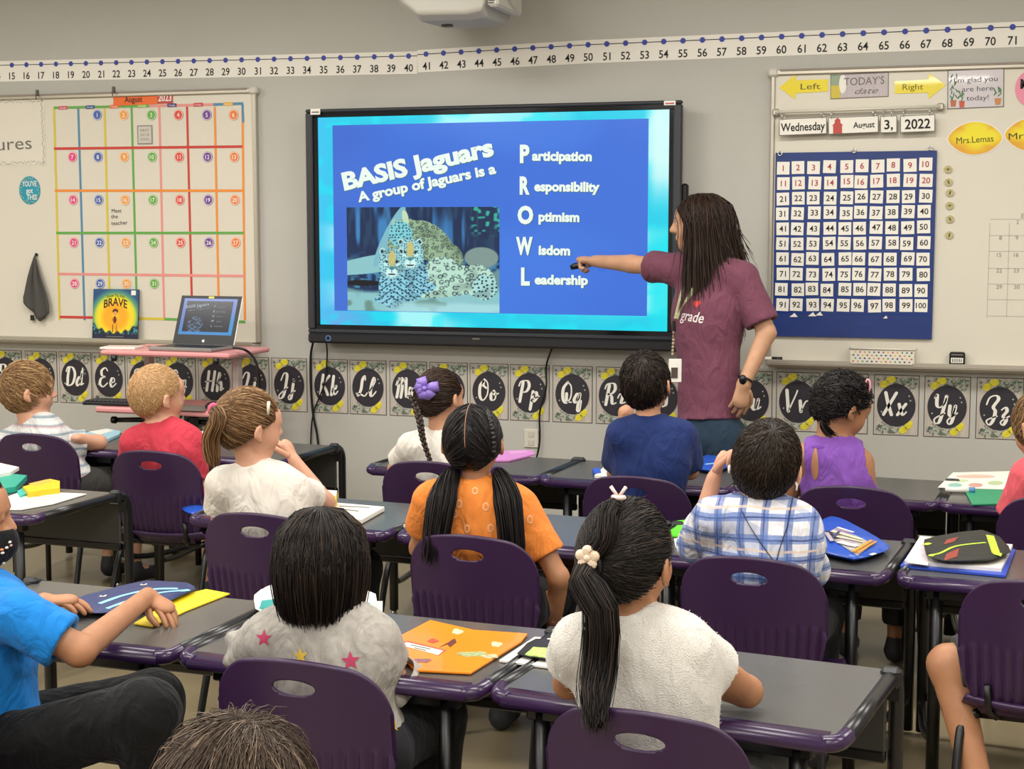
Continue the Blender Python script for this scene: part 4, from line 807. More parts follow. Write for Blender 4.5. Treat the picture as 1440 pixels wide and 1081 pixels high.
for k, (x_, y_, rx, ry, c__) in enumerate(((609, 901, 9, 4, 'B2452C'), (643, 888, 9, 5, 'E0C9A0'), (698, 906, 9, 5, 'E5C49A'), (594, 929, 14, 4, '8A5A62'), (665, 920, 24, 5, '9AA472'), (690, 923, 14, 4, 'B7B087'))):
    on(t, c_, [(x_+rx*.85*(1+.18*math.sin(3*a+k))*math.cos(a), y_+ry*.72*(1+.2*math.cos(4*a+k))*math.sin(a)) for a in np.linspace(0, 6.28, 18, endpoint=False)][::-1], Z1+.006, .0006+.0001*k, mat('sticker_'+c__, c__, .5, var=.35, vscale=120), 'sticker')
on(t, c_, [(640, 898), (642, 903), (633, 910), (629, 906), (618, 910), (631, 903), (635, 900)][::-1], Z1+.006, .0009, mat('maroon_ink', '5A1E14', .7), 'sticker')
MB()
t, c_ = sheet('folder', 'plain yellow folder under the navy pencil pouch', 'folder', [(188, 876), (255, 836), (290, 828), (323, 834), (262, 858), (215, 880)], Z1, .003, mat('yellow_folder', 'F2D21E', .4))
def pouch(name, label, cat, pix, z0, th, m, puff=.6):      # soft bag: polygon outline inflated in the middle
    P_ = [G(x_, y_, z0) for x_, y_ in pix]; c_ = sum(P_)/len(P_); t = thing(name, label, cat, (c_[0], c_[1], z0)); pts0 = [(q[0]-c_[0], q[1]-c_[1]) for q in P_]; pts = []
    for i_ in range(len(pts0)):
        a_, b_2 = np.array(pts0[i_]), np.array(pts0[(i_+1) % len(pts0)]); pts += [a_*.9+b_2*.1, a_*.7+b_2*.3, (a_+b_2)/2*1.0, a_*.3+b_2*.7]; n = len(pts); R_ = 9; V = []; F = []
    for side in (1, -1):
        for r in range(R_):
            f = 1-r/(R_-1)*1.0; h = th*.5+side*th*.5*math.sqrt(max(0, 1-f**7))*(1 if side < 0 else 1-.22*(1-math.cos(3*f))); h = max(.0, h)
            for p_ in pts: V.append((p_[0]*max(f, .02), p_[1]*max(f, .02), h+.0015*math.sin(40*p_[0]*f+3)*math.sin(47*p_[1]*f)*(side > 0)))
    for sd in range(2):
        o_ = sd*R_*n
        for r in range(R_-1):
            for k in range(n): q = (o_+r*n+k, o_+r*n+(k+1) % n, o_+(r+1)*n+(k+1) % n, o_+(r+1)*n+k); F.append(q if sd == 0 else q[::-1])
        F.append(tuple(o_+(R_-1)*n+k for k in range(n))[::(1 if sd == 0 else -1)])
    for k in range(n): F.append((k, R_*n+k, R_*n+(k+1) % n, (k+1) % n))
    me = bpy.data.meshes.new('bag'); me.from_pydata(V, [], F); me.materials.append(m); me.polygons.foreach_set('use_smooth', [True]*len(F)); me.update(); b_ = link('bag', me, t)
    t['_th'] = th; bpy.context.view_layer.update(); bv_ = BVHTree.FromObject(b_, bpy.context.evaluated_depsgraph_get())
    return t, c_, bv_
def bag_hit(t, bv_, x_, y_):
    b0 = np.array(t.location); r = nrm(ray(x_, y_)); h = bv_.ray_cast(Vector(CP-b0), Vector(r)); return None if h[0] is None else np.array(h[0])
def on_bag(t, c_, bv_, pts, wd, m, name, lift=.0015):   # ribbon lying on the bag
    P_ = [h for h in (bag_hit(t, bv_, p[0], p[1]) for p in crom(pts, 5)) if h is not None]; V = []; n = len(P_)
    if n < 2: return None
    for i in range(n):
        d = P_[min(i+1, n-1)]-P_[max(i-1, 0)]; d = d/(np.linalg.norm(d)+1e-9); nn = nrm(np.array([-d[1], d[0], 0]))*wd/2
        for s in (-1, 1): q = P_[i]+nn*s; h = bv_.ray_cast(Vector((q[0], q[1], 1)), Vector((0, 0, -1)))[0]; V.append((q[0], q[1], (h.z if h else P_[i][2])+lift))
    me = bpy.data.meshes.new(name); me.from_pydata(V, [], [(2*i, 2*i+1, 2*i+3, 2*i+2) for i in range(n-1)]); me.materials.append(m); me.update(); o_ = link(name, me, t); md = o_.modifiers.new('s', 'SOLIDIFY'); md.thickness = .001; md.offset = 1; return o_
def bag_patch(t, bv_, quad, m, name, lift=.001, n=7):   # four-cornered patch lying on the bag
    A_, B_, C_, D_ = [np.array(q, float) for q in quad]; V = []
    for j in range(n+1):
        for i in range(n+1):
            u, v = i/n, j/n; p = (A_*(1-u)+B_*u)*(1-v)+(D_*(1-u)+C_*u)*v; h = bag_hit(t, bv_, p[0], p[1]); V.append(h+V_UP*lift if h is not None else (V[-1] if V else np.zeros(3)))
    me = mesh_np(name, V, None, [(j*(n+1)+i, j*(n+1)+i+1, (j+1)*(n+1)+i+1, (j+1)*(n+1)+i) for j in range(n) for i in range(n)], [m]); return link(name, me, t)
V_UP = np.array([0, 0, 1.0])
nav = mat('navy_pouch', '1C2A5E', .5, bump=.1, bscale=300)
t, c_, bv_ = pouch('pencil_pouch', 'navy zip pouch with light blue stripes under the hands of the blue shirt', 'pouch', [(82, 856), (130, 840), (200, 822), (262, 824), (278, 832), (250, 846), (190, 868), (110, 868)], Z1+.003, .022, nav)
lb_ = mat('pale_blue_tape', '8CC8E8', .5)
on_bag(t, c_, bv_, [(140, 849), (175, 837), (215, 829), (250, 828)], .012, lb_, 'stripe'); on_bag(t, c_, bv_, [(150, 856), (190, 842), (230, 833), (272, 830)], .010, lb_, 'stripe')
for x_, y_ in ((88, 851), (145, 838), (202, 822)): on_bag(t, c_, bv_, [(x_-4, y_), (x_+4, y_)], .018, M['white'], 'grommet'); on_bag(t, c_, bv_, [(x_-2, y_), (x_+2, y_)], .008, nav, 'grommet_hole', .0035)
# case hidden behind the star-print child
t, c_, bv_ = pouch('pencil_case', 'open teal and white pencil case behind the star-print top', 'case', [(356, 852), (372, 838), (450, 836), (528, 846), (532, 872), (500, 890), (400, 886), (360, 872)], Z1, .05, mat('case_white', 'E4E4DE', .5))
bag_patch(t, bv_, [(362, 864), (368, 845), (404, 840), (400, 872)], mat('teal_fabric', '1A8C88', .6, bump=.5, bscale=60), 'lining', .0015); bag_patch(t, bv_, [(512, 868), (512, 848), (520, 848), (524, 866)], mat('teal_fabric', '1A8C88', .6), 'lining', .0015)
t, c_ = sheet('notebook', 'white notebook edge beside the teal pencil case', 'notebook', [(505, 845), (538, 845), (536, 893), (500, 893)], Z1, .02, M['white'])
on(t, c_, [(506, 848), (535, 848), (533, 888), (502, 888)], Z1+.02, .001, pc('D8D6D0'), 'cover')
t, c_ = sheet('paper', 'white paper sheets beside the fuzzy white top', 'paper', [(702, 928), (752, 895), (800, 900), (790, 940), (745, 934)], Z1, .004, M['white'])
t, c_, bv_ = pouch('mesh_pouch', 'black pouch with lime window beside the fuzzy white top', 'pouch', [(724, 926), (748, 903), (790, 905), (800, 935)], Z1+.005, .016, M['blackp'])
bag_patch(t, bv_, [(734, 924), (750, 910), (785, 912), (788, 928)], mat('lime_mesh', 'A9C66A', .6, var=.3, vscale=80), 'window')
# middle row
t, c_ = sheet('notebook', 'thick white notebook at the elbow of the ponytail girl', 'notebook', [(470, 706), (541, 712), (509, 730), (440, 724)], Z1, .016, M['white'], bev=.003)
on(t, c_, [(472, 708), (534, 712), (505, 727), (445, 722)], Z1+.016, .001, pc('DEDAD4'), 'page'); on(t, c_, [(478, 711), (520, 713), (519, 714), (477, 712)][::-1], Z1+.017, .0006, grey, 'printed_line'); on(t, c_, [(468, 714), (505, 718), (504, 719), (467, 715)][::-1], Z1+.017, .0006, grey, 'printed_line')
t, c_ = sheet('tablet', 'white slate edge left of the orange shirt', 'tablet', [(567, 737), (590, 729), (640, 733), (630, 745)], Z1, .012, M['white'], bev=.003); on(t, c_, [(572, 737), (592, 731), (636, 734), (628, 742)], Z1+.012, .0008, pc('C9C7C2'), 'screen_face')
t, c_ = sheet('crayon_box', 'yellow and white crayon box past the elbow of the ponytail girl', 'box', [(440, 688), (474, 690), (472, 705), (436, 703)], Z1, .06, mat('crayon_yellow', 'E2BC1C', .5)); on(t, c_, [(440, 688), (474, 690), (472, 697), (437, 695)], Z1+.06, .001, M['white'], 'lid')
t, c_ = sheet('folder', 'bright green folder corner left of the plaid shirt', 'folder', [(942, 742), (950, 732), (985, 728), (1000, 745), (985, 756), (945, 753)], Z1, .004, mat('lime_folder', '5CC92C', .45)); on(t, c_, [(950, 738), (985, 733), (990, 742), (952, 748)], Z1+.004, .0005, mat('lime2', '66D336', .45), 'flap')
t, c_ = sheet('paper', 'white card below the green folder corner', 'paper', [(948, 757), (970, 755), (1000, 760), (995, 772), (950, 768)], Z1, .006, M['white'])
blu = mat('royal_pouch', '1F4FB4', .35, bump=.15, bscale=60)
t, c_, bv_ = pouch('pencil_pouch', 'royal blue pouch with clear window full of pencils beside the plaid shirt', 'pouch', [(1128, 772), (1140, 748), (1165, 733), (1185, 737), (1222, 757), (1252, 775), (1248, 782), (1206, 796), (1160, 786)], Z1, .035, blu)
bag_patch(t, bv_, [(1160, 752), (1178, 741), (1228, 765), (1206, 782)], mat('clear_film', 'BDB8B4', .08, coat=1, var=.2, vscale=60), 'window', .0015)
for k, (a, b_, c__, wd) in enumerate((((1163, 748), (1178, 758), '2A2A3A', .012), ((1170, 748), (1212, 760), 'D8D2AE', .014), ((1176, 756), (1214, 764), 'CFC9A8', .012), ((1180, 764), (1205, 770), 'ECE8E4', .02), ((1200, 778), (1226, 762), 'D9932E', .010), ((1206, 780), (1232, 764), 'C98A30', .007), ((1168, 762), (1180, 750), '3A3F66', .008), ((1162, 752), (1170, 764), 'A8A0A8', .012), ((1178, 745), (1200, 752), 'E8E4DE', .008))): on_bag(t, c_, bv_, [a, b_], wd, pc(c__, .4), 'pencil' if k in (4, 5) else 'supply', .004+.0006*k)
for x_, y_ in ((1143, 764), (1206, 791), (1228, 781), (1247, 777)): on_bag(t, c_, bv_, [(x_-4, y_), (x_+3, y_-2)], .009, M['white'], 'print_mark', .002)
t, c_ = sheet('binder', 'blue binder edge and white pages under the black pouch', 'binder', [(1266, 795), (1290, 762), (1428, 772), (1414, 809)], Z1, .006, mat('binder_blue', '2A49B8', .4)); on(t, c_, [(1272, 793), (1294, 758), (1424, 770), (1408, 804)], Z1+.006, .010, M['white'], 'pages')
on(t, c_, [(1275, 791), (1292, 762), (1310, 764), (1305, 795)], Z1+.016, .0006, mat('worksheet', 'D8CFD2', .6, var=.12, vscale=30), 'worksheet')
blk = mat('charcoal_pouch', '24241F', .6, bump=.3, bscale=500)
t, c_, bv_ = pouch('pencil_pouch', 'black pouch with lime zips and red patch on the right-hand table', 'pouch', [(1303, 790), (1297, 766), (1322, 760), (1380, 752), (1404, 760), (1424, 782), (1400, 794), (1330, 797)], Z1+.017, .03, blk)
lime = mat('lime_zip', 'B9DB3E', .5); red_ = mat('brick_patch', '8E3B30', .6)
on_bag(t, c_, bv_, [(1306, 781), (1322, 778), (1345, 768), (1386, 763)], .008, lime, 'zip'); on_bag(t, c_, bv_, [(1392, 753), (1398, 770), (1404, 788)], .022, lime, 'zip'); bag_patch(t, bv_, [(1327, 789), (1331, 779), (1349, 771), (1346, 783)], red_, 'patch', .0012); bag_patch(t, bv_, [(1327, 766), (1331, 759), (1348, 755), (1342, 762)], red_, 'patch', .0012)
for x_, y_ in ((1302, 765), (1308, 781), (1310, 793)): on_bag(t, c_, bv_, [(x_-6, y_), (x_+6, y_)], .013, lime, 'ring_tab')
# middle row, left table
t, c_ = sheet('folder', 'teal folders stacked at the far left table', 'folder', [(-30, 672), (0, 664), (38, 668), (22, 684), (-20, 690)], Z1, .02, mat('teal_folder', '2AA08A', .45)); on(t, c_, [(-25, 664), (0, 655), (27, 661), (15, 668), (-20, 674)], Z1+.02, .012, M['white'], 'paper_stack')
t, c_ = sheet('crayon_box', 'yellow crayon box lying on the left middle-row table', 'box', [(32, 684), (70, 673), (84, 676), (84, 686), (60, 689), (40, 692)], Z1, .022, mat('crayon_yellow', 'E2BC1C', .5)); on(t, c_, [(40, 680), (66, 674), (74, 676), (50, 683)], Z1+.022, .0008, pc('E9A94B'), 'printed_panel')
t, c_ = sheet('eraser_tool', 'turquoise plastic tool beside the yellow crayon box', 'tool', [(24, 690), (36, 684), (44, 686), (40, 693), (28, 697)], Z1, .01, mat('turquoise', '39B7B0', .4))
for k, (pp, lb) in enumerate((([(5, 700), (32, 690), (122, 694), (75, 708), (30, 716), (0, 716)], 'white worksheets spread on the left middle-row table'),)): t, c_ = sheet('paper', lb, 'paper', pp, Z1, .003, M['white'])
for k in range(3): on(t, c_, [(38, 697+4*k), (88-10*k, 699+4*k), (88-10*k, 699.7+4*k), (38, 697.7+4*k)][::-1], Z1+.003, .0004, pc('9A968E'), 'text_line')
# far row
t, c_ = sheet('folder', 'white and light blue folder at the elbow of the striped shirt', 'folder', [(118, 608), (150, 602), (170, 606), (168, 610), (150, 618), (120, 616)], Z1, .012, mat('sky_folder', '9CC9D8', .45)); on(t, c_, [(125, 607), (150, 603), (160, 605), (140, 611)], Z1+.012, .001, M['white'], 'flap')
t, c_ = sheet('crayon_box', 'small white supply box left of the red shirt', 'box', [(183, 603), (206, 603), (206, 612), (183, 612)], Z1, .05, M['white']); on(t, c_, [(188, 601), (203, 601), (203, 604), (188, 604)], Z1+.05, .001, pc('3F7A9A'), 'print')
t, c_ = sheet('worksheet', 'white worksheet over a blue folder right of the red shirt', 'paper', [(262, 606), (296, 606), (300, 626), (265, 626)], Z1+.004, .002, M['white'])
for k in range(5): on(t, c_, [(270+4*k, 610+3*k), (276+4*k, 610+3*k), (276+4*k, 612+3*k), (270+4*k, 612+3*k)][::-1], Z1+.006, .0005, M['ink'] if k % 2 else pc('C9463F'), 'picture')
t, c_ = sheet('folder', 'blue folder edge under the worksheet right of the red shirt', 'folder', [(262, 612), (300, 612), (303, 632), (262, 632)], Z1, .003, pc('2E5FC8'))
t, c_ = sheet('folder', 'pink folder on the far-row table right of the dark pigtails', 'folder', [(690, 634), (747, 632), (753, 638), (716, 647), (690, 647)], Z1, .006, mat('pink_folder', 'D48ACB', .45)); on(t, c_, [(715, 634), (740, 633), (744, 636), (718, 638)], Z1+.006, .0006, mat('pink2', 'E0A0D6', .45), 'flap')
t, c_ = sheet('notebook', 'white papers with blue clip left of the navy shirt', 'notebook', [(836, 668), (858, 648), (880, 652), (866, 672)], Z1, .01, M['white']); on(t, c_, [(833, 664), (843, 662), (845, 668), (836, 670)], Z1+.001, .014, pc('2A56C0'), 'clip')
t, c_, bv_ = pouch('pencil_pouch', 'blue pouch on the far-row table behind the teacher hand side', 'pouch', [(975, 654), (990, 646), (1020, 648), (1030, 660), (1005, 668), (978, 664)], Z1, .03, blu); t['label'] = 'blue pouch between the navy shirt and the plaid shirt'
on_bag(t, c_, bv_, [(992, 653), (1010, 651)], .012, lb_, 'zip')
t, c_ = sheet('folder', 'green folder hanging over the far-row table edge at right', 'folder', [(1355, 686), (1400, 678), (1450, 676), (1450, 707), (1367, 709)], Z1, .004, mat('green_folder', '1E9466', .4))
t, c_ = sheet('worksheet', 'coloured worksheet lying on the green folder', 'paper', [(1319, 685), (1340, 664), (1432, 662), (1419, 688)], Z1+.005, .0015, M['white'])
for k, (x_, y_, rx, ry, c__) in enumerate(((1343, 682, 10, 3, '8FBFB4'), (1372, 682, 10, 3, 'CF9A90'), (1400, 679, 11, 3, 'B5C49A'), (1372, 670, 28, 2.5, 'D8B8A8'), (1350, 676, 12, 2, 'C3D0A8'))): on(t, c_, [(x_+rx*math.cos(a), y_+ry*math.sin(a)) for a in np.linspace(0, 6.28, 14, endpoint=False)][::-1], Z1+.0065, .0004+.0001*k, pc(c__), 'coloured_patch')
gp = G(1350, 690, Z1+.008); t = thing('glue_stick', 'white glue stick beside the green folder', 'glue', (gp[0], gp[1], Z1)); MB().tube([(-.05, 0, .01), (.03, .01, .01)], .010, 10).obj('barrel', M['white'], t); MB().tube([(.03, .01, .01), (.05, .0125, .01)], .011, 10).obj('cap', pc('4A86B8'), t)

# ------------------------------------------------------------------ pink laptop cart, laptop, keyboard, mouse
pink = mat('pink_shelf', 'D79292', .4); YC = 6.32; UZ = G(0, 0, 0)
def yp(px, py, Y): return WP(px, py, Y)
u0, u1, u2 = yp(152, 489, 6.22), yp(312, 500, 6.22), yp(350, 488, 6.62)
uz = u0[2]; ct = thing('laptop_cart', 'pink two-tier laptop cart on a black frame in front of the left whiteboard', 'cart', ((u0[0]+u1[0])/2, 6.42, 0)); cw_ = u1[0]-u0[0]+.08
uz = (u0[2]+u1[2])/2
MB().box((0, 0, uz-.012), (cw_, .42, .024), .008).obj('upper_shelf', pink, ct)
l0 = yp(136, 570, 6.2); lz = (l0[2]+yp(300, 580, 6.2)[2])/2
MB().box((-.02, -.02, lz-.014), (cw_+.02, .40, .028), .008).obj('lower_shelf', pink, ct)
for s in (-1, 1): MB().box((s*(cw_/2-.10), .06, (uz+lz)/2), (.03, .05, uz-lz), .004).obj('post', mat('post_white', 'B9ACA6', .4), ct)
for s in (-1, 1): MB().tube([(s*(cw_/2-.07), -.2, uz-.024), (s*(cw_/2-.07), -.2, uz-.05)], .014, 10).obj('knob', M['black'], ct)
for s in (-1, 1):
    MB().box((s*.12, -.02, lz-.06), (.05, .30, .06), .01).obj('bracket', M['black'], ct)
    MB().tube([(s*.30, -.14, lz-.07), (s*.08, -.14, lz-.06)], .012, 8).obj('handle_arm', M['black'], ct); MB().tube([(s*.32, -.14, lz-.07), (s*.30, -.14, lz-.07)], .017, 10).obj('knob', M['black'], ct)
MB().box((0, .05, lz/2), (.07, .07, lz-.05), .01).obj('column', mat('column_grey', '8E8A84', .4), ct)
MB().box((0, .05, .05), (.5, .06, .04), .01).box((0, .05, .05), (.06, .42, .04), .01).obj('base', M['black'], ct)
for s in (-1, 1):
    for q in (-1, 1): MB().tube([(s*.22-.012, .05+q*.0, .028), (s*.22+.012, .05+q*.0, .028)], .028, 12).obj('caster', M['black'], ct) if q > 0 else MB().tube([(-.012, .05+s*.18, .028), (.012, .05+s*.18, .028)], .028, 12).obj('caster', M['black'], ct)
lp = yp(277, 487, 6.40); t = thing('laptop', 'open silver laptop mirroring the slide on the pink cart', 'laptop', (lp[0], 6.36, uz), RA(-3)); Lw = .335
MB().box((0, 0, .009), (Lw, .23, .016), .004).obj('base', mat('silver', 'A9A7A3', .35, metal=.7), t); MB().box((0, -.01, .0175), (Lw-.03, .13, .002)).obj('keyboard', M['blackp'], t)
ls = link('screen_lid', None, t, (0, .09, .016)); ls.rotation_euler = (RA(-22), 0, 0); lh = .245
MB().box((0, 0, lh/2), (Lw, .008, lh), .004).obj('lid', mat('silver', 'A9A7A3', .35, metal=.7), ls); MB().box((0, -.0045, lh/2), (Lw-.006, .002, lh-.004)).obj('bezel', M['blackp'], ls)
def lsf(u, v):
    c = np.zeros(u.shape+(3,)); c[:] = (.42, .52, .82); c = mixc(c, (.22, .60, .85), ss(.45, .0, v)*.8); c = mixc(c, (.15, .6, .85), ss(.9, 1, u)*ss(.7, .4, v)); inn = ((u > .055)*(u < .93)*(v > .08)*(v < .94)).astype(float); c = mixc(c, (.10, .115, .17), inn)
    cat = inn*(((u-.28)/.15)**2+((v-.26)/.24)**2 < 1)*ss(.4, .62, nz2(u, v, 40, 4)); return mixc(c, (.35, .45, .58), cat)
painted('display', lsf, Lw-.045, lh-.065, 110, mat('laptop_emit', 'FFFFFF', .2, emit=.9, attr=True), ls, 0, lh/2+.016, -.0058)
lt_ = mat('laptop_text', '9AA4B4', .3, emit=.8); ow, oh, oz_ = Lw-.045, lh-.065, lh/2+.016
text('BASIS Jaguars', .015, lt_, ls, -.068, oz_+.055, -.0065, bold=.03, width=.125, rot=.14); text('A group of Jaguars is a', .007, lt_, ls, -.058, oz_+.037, -.0065, width=.115, rot=.12)
for k, (a, b_) in enumerate((('P', 'articipation'), ('R', 'esponsibility'), ('O', 'ptimism'), ('W', 'isdom'), ('L', 'eadership'))): text(a, .012, lt_, ls, .03, oz_+.052-.024*k, -.0065, bold=.03); text(b_, .006, lt_, ls, .066, oz_+.05-.024*k, -.0065, width=[.05, .052, .033, .026, .045][k])
MB().prism(ellpts(-.0, .018, .007, .007, 18), -.0056, -.0062).obj('round_logo', M['white'], ls); MB().box((0, -.006, lh-.010), (.03, .002, .010), .0008).obj('camera_note', pc('DBD05A'), ls)
pb_ = yp(168, 487, 6.36); t = thing('thin_book', 'thin pale book lying at the left of the pink cart shelf', 'book', (pb_[0]+.03, 6.33, uz), RA(12)); MB().box((0, 0, .005), (.17, .12, .010), .002).obj('cover', M['white'], t); MB().box((0, 0, .0105), (.16, .11, .001)).obj('front_print', pc('D9C9C4'), t)
kb = yp(160, 562, 6.25); t = thing('keyboard', 'black keyboard on the lower shelf of the pink cart', 'keyboard', (kb[0]+.0, 6.30, lz), RA(3)); MB().box((0, 0, .010), (.32, .13, .016), .004).obj('case', M['blackp'], t); km = MB().box((0, 0, 0), (.018, .018, .006), .002).mesh('key', mat('key_grey', '2C2C30', .5))
for r in range(5):
    for c__ in range(14): link('key', km, t, (-.143+.022*c__, -.046+.023*r, .021))
mp_ = yp(296, 563, 6.25); t = thing('mouse', 'black mouse on the lower shelf of the pink cart', 'mouse', (mp_[0], 6.28, lz)); MB().ell((0, 0, .016), (.035, .055, .02), 16, 10).obj('shell', M['blackp'], t); MB().box((0, .03, .034), (.008, .02, .006), .002).obj('wheel', grey, t)
p2_ = yp(270, 567, 6.22); t = thing('mouse_pad', 'thin dark mouse pad on the lower shelf of the pink cart', 'pad', (p2_[0]-.03, 6.27, lz)); MB().box((0, 0, .002), (.22, .18, .003), .001).obj('pad', grey, t)
cc_ = [yp(328, 489, 6.3), yp(345, 492, 6.3), yp(358, 505, 6.4), yp(364, 525, 6.5), yp(366, 560, 6.6), yp(366, 640, 6.7)]; b0 = cc_[-1]; tag(MB().tube([tuple(q-b0) for q in crom(cc_, 6)], .006, 7).obj('cable', M['black'], None, tuple(b0)), 'black laptop power cable hanging off the right end of the pink cart', 'cable')
# black bag / speaker standing beside the cart is the modesty end of the left table (built above)
# ------------------------------------------------------------------ signed-distance modelling of bodies and clothes


class Sdf:
    def __init__(s, lo, hi, h):
        s.lo = np.array(lo, float); s.h = h; n = np.ceil((np.array(hi)-s.lo)/h).astype(int)+1; s.d = np.ones(n, np.float32)
        s.ax = [s.lo[i]+h*np.arange(n[i]) for i in range(3)]
    def _sub(s, lo, hi):
        sl = []; c = []
        for i in range(3):
            a = max(0, int((lo[i]-s.lo[i])/s.h)); b = min(s.d.shape[i], int((hi[i]-s.lo[i])/s.h)+2)
            if a >= b: return None, None
            sl.append(slice(a, b)); sh = [1, 1, 1]; sh[i] = -1; c.append(s.ax[i][a:b].reshape(sh))
        return tuple(sl), c
    def put(s, sl, q, k, op):
        a = s.d[sl]; 
        if op == 'sub': q = -q; h = np.maximum(k-np.abs(a-q), 0)/k if k > 0 else 0; s.d[sl] = np.maximum(a, q)+h*h*k*.25
        else: h = np.maximum(k-np.abs(a-q), 0)/k if k > 0 else 0; s.d[sl] = np.minimum(a, q)-h*h*k*.25
        return s
    def cone(s, a, b, ra, rb, k=.02, sq=None, flat=False, op='add'):   # sq=(axis, factor): flattened along an axis
        a = np.array(a, float); b = np.array(b, float); m = max(ra, rb)+k+4*s.h; sl, c = s._sub(np.minimum(a, b)-m, np.maximum(a, b)+m)
        if sl is None: return s
        ba = b-a; L2 = ba@ba+1e-9; p = [c[i]-a[i] for i in range(3)]; t = (p[0]*ba[0]+p[1]*ba[1]+p[2]*ba[2])/L2; tc = np.clip(t, 0, 1)
        q = [p[i]-tc*ba[i] for i in range(3)]; f = 1
        if sq: ax, f = nrm(sq[0]), sq[1]; dt = q[0]*ax[0]+q[1]*ax[1]+q[2]*ax[2]; q = [q[i]+dt*(1/f-1)*ax[i] for i in range(3)]
        L = np.sqrt(q[0]**2+q[1]**2+q[2]**2); r = ra+(rb-ra)*tc; d = (L-r)*(f if f < 1 else 1) if f != 1 else L-r
        if flat: d = np.maximum(d, (t-1)*math.sqrt(L2))
        return s.put(sl, d.astype(np.float32), k, op)
    def ell(s, c0, r, R=None, k=.02, op='add'):
        c0 = np.array(c0, float); r = np.array(r, float); m = r.max()+k+4*s.h; sl, c = s._sub(c0-m, c0+m)
        if sl is None: return s
        p = [c[i]-c0[i] for i in range(3)]
        if R is not None: p = [R[0, j]*p[0]+R[1, j]*p[1]+R[2, j]*p[2] for j in range(3)]
        k0 = np.sqrt((p[0]/r[0])**2+(p[1]/r[1])**2+(p[2]/r[2])**2); k1 = np.sqrt((p[0]/r[0]**2)**2+(p[1]/r[1]**2)**2+(p[2]/r[2]**2)**2)+1e-9
        return s.put(sl, (k0*(k0-1)/k1).astype(np.float32), k, op)
    def cut(s, p0, n):   # remove what lies on the +n side
        p0 = np.array(p0); n = nrm(n); c = [s.ax[0][:, None, None], s.ax[1][None, :, None], s.ax[2][None, None, :]]
        s.d = np.maximum(s.d, ((c[0]-p0[0])*n[0]+(c[1]-p0[1])*n[1]+(c[2]-p0[2])*n[2]).astype(np.float32)); return s
    def cut2(s, p0, n1, n2):   # removes what lies beyond both planes
        c = [s.ax[0][:, None, None], s.ax[1][None, :, None], s.ax[2][None, None, :]]; f = lambda n: (c[0]-p0[0])*n[0]+(c[1]-p0[1])*n[1]+(c[2]-p0[2])*n[2]
        s.d = np.maximum(s.d, np.minimum(f(n1), f(n2)).astype(np.float32)); return s
    def polys(s, ad=0.0):
        d = s.d; d[0] = d[-1] = 1; d[:, 0] = d[:, -1] = 1; d[:, :, 0] = d[:, :, -1] = 1
        g = openvdb.FloatGrid(1.0); g.copyFromArray(np.clip(d, -.05, .05+0*d)); P, T, Q = g.convertToPolygons(isovalue=0.0, adaptivity=ad)
        P = P*s.h+s.lo; return P, T[:, ::-1] if len(T) else T, Q[:, ::-1] if len(Q) else Q
_W = RNG.normal(size=(14, 3)); _W /= np.linalg.norm(_W, axis=1)[:, None]; _PH = RNG.random(14)*6.28
def wr(P, f): 
    o = np.zeros(len(P))
    for i in range(7): o += np.sin(P@_W[i]*f*(1+.35*i)+_PH[i]+1.7*np.sin(P@_W[i+7]*f*.6+_PH[i+7]))
    return o/7
def normals(P, Q):
    a, b, c, d = P[Q[:, 0]], P[Q[:, 1]], P[Q[:, 2]], P[Q[:, 3]]; n = np.cross(c-a, d-b); N = np.zeros_like(P)
    for k in range(4): np.add.at(N, Q[:, k], n)
    return N/(np.linalg.norm(N, axis=1)[:, None]+1e-12)
def euler(az, pitch=0, roll=0): return np.array(Matrix.Rotation(RA(az), 3, 'Z') @ Matrix.Rotation(RA(pitch), 3, 'X') @ Matrix.Rotation(RA(roll), 3, 'Y'))
SK = dict(fair='D09C80', light='C79272', tan='AD7A58', brown='8E5C3C', olive='BE9070', pale='DDA88C')
def skinm(k): return mat('skin_'+k, SK[k], .55, sss=.10, bump=.12, bscale=160, var=.07, vscale=18)

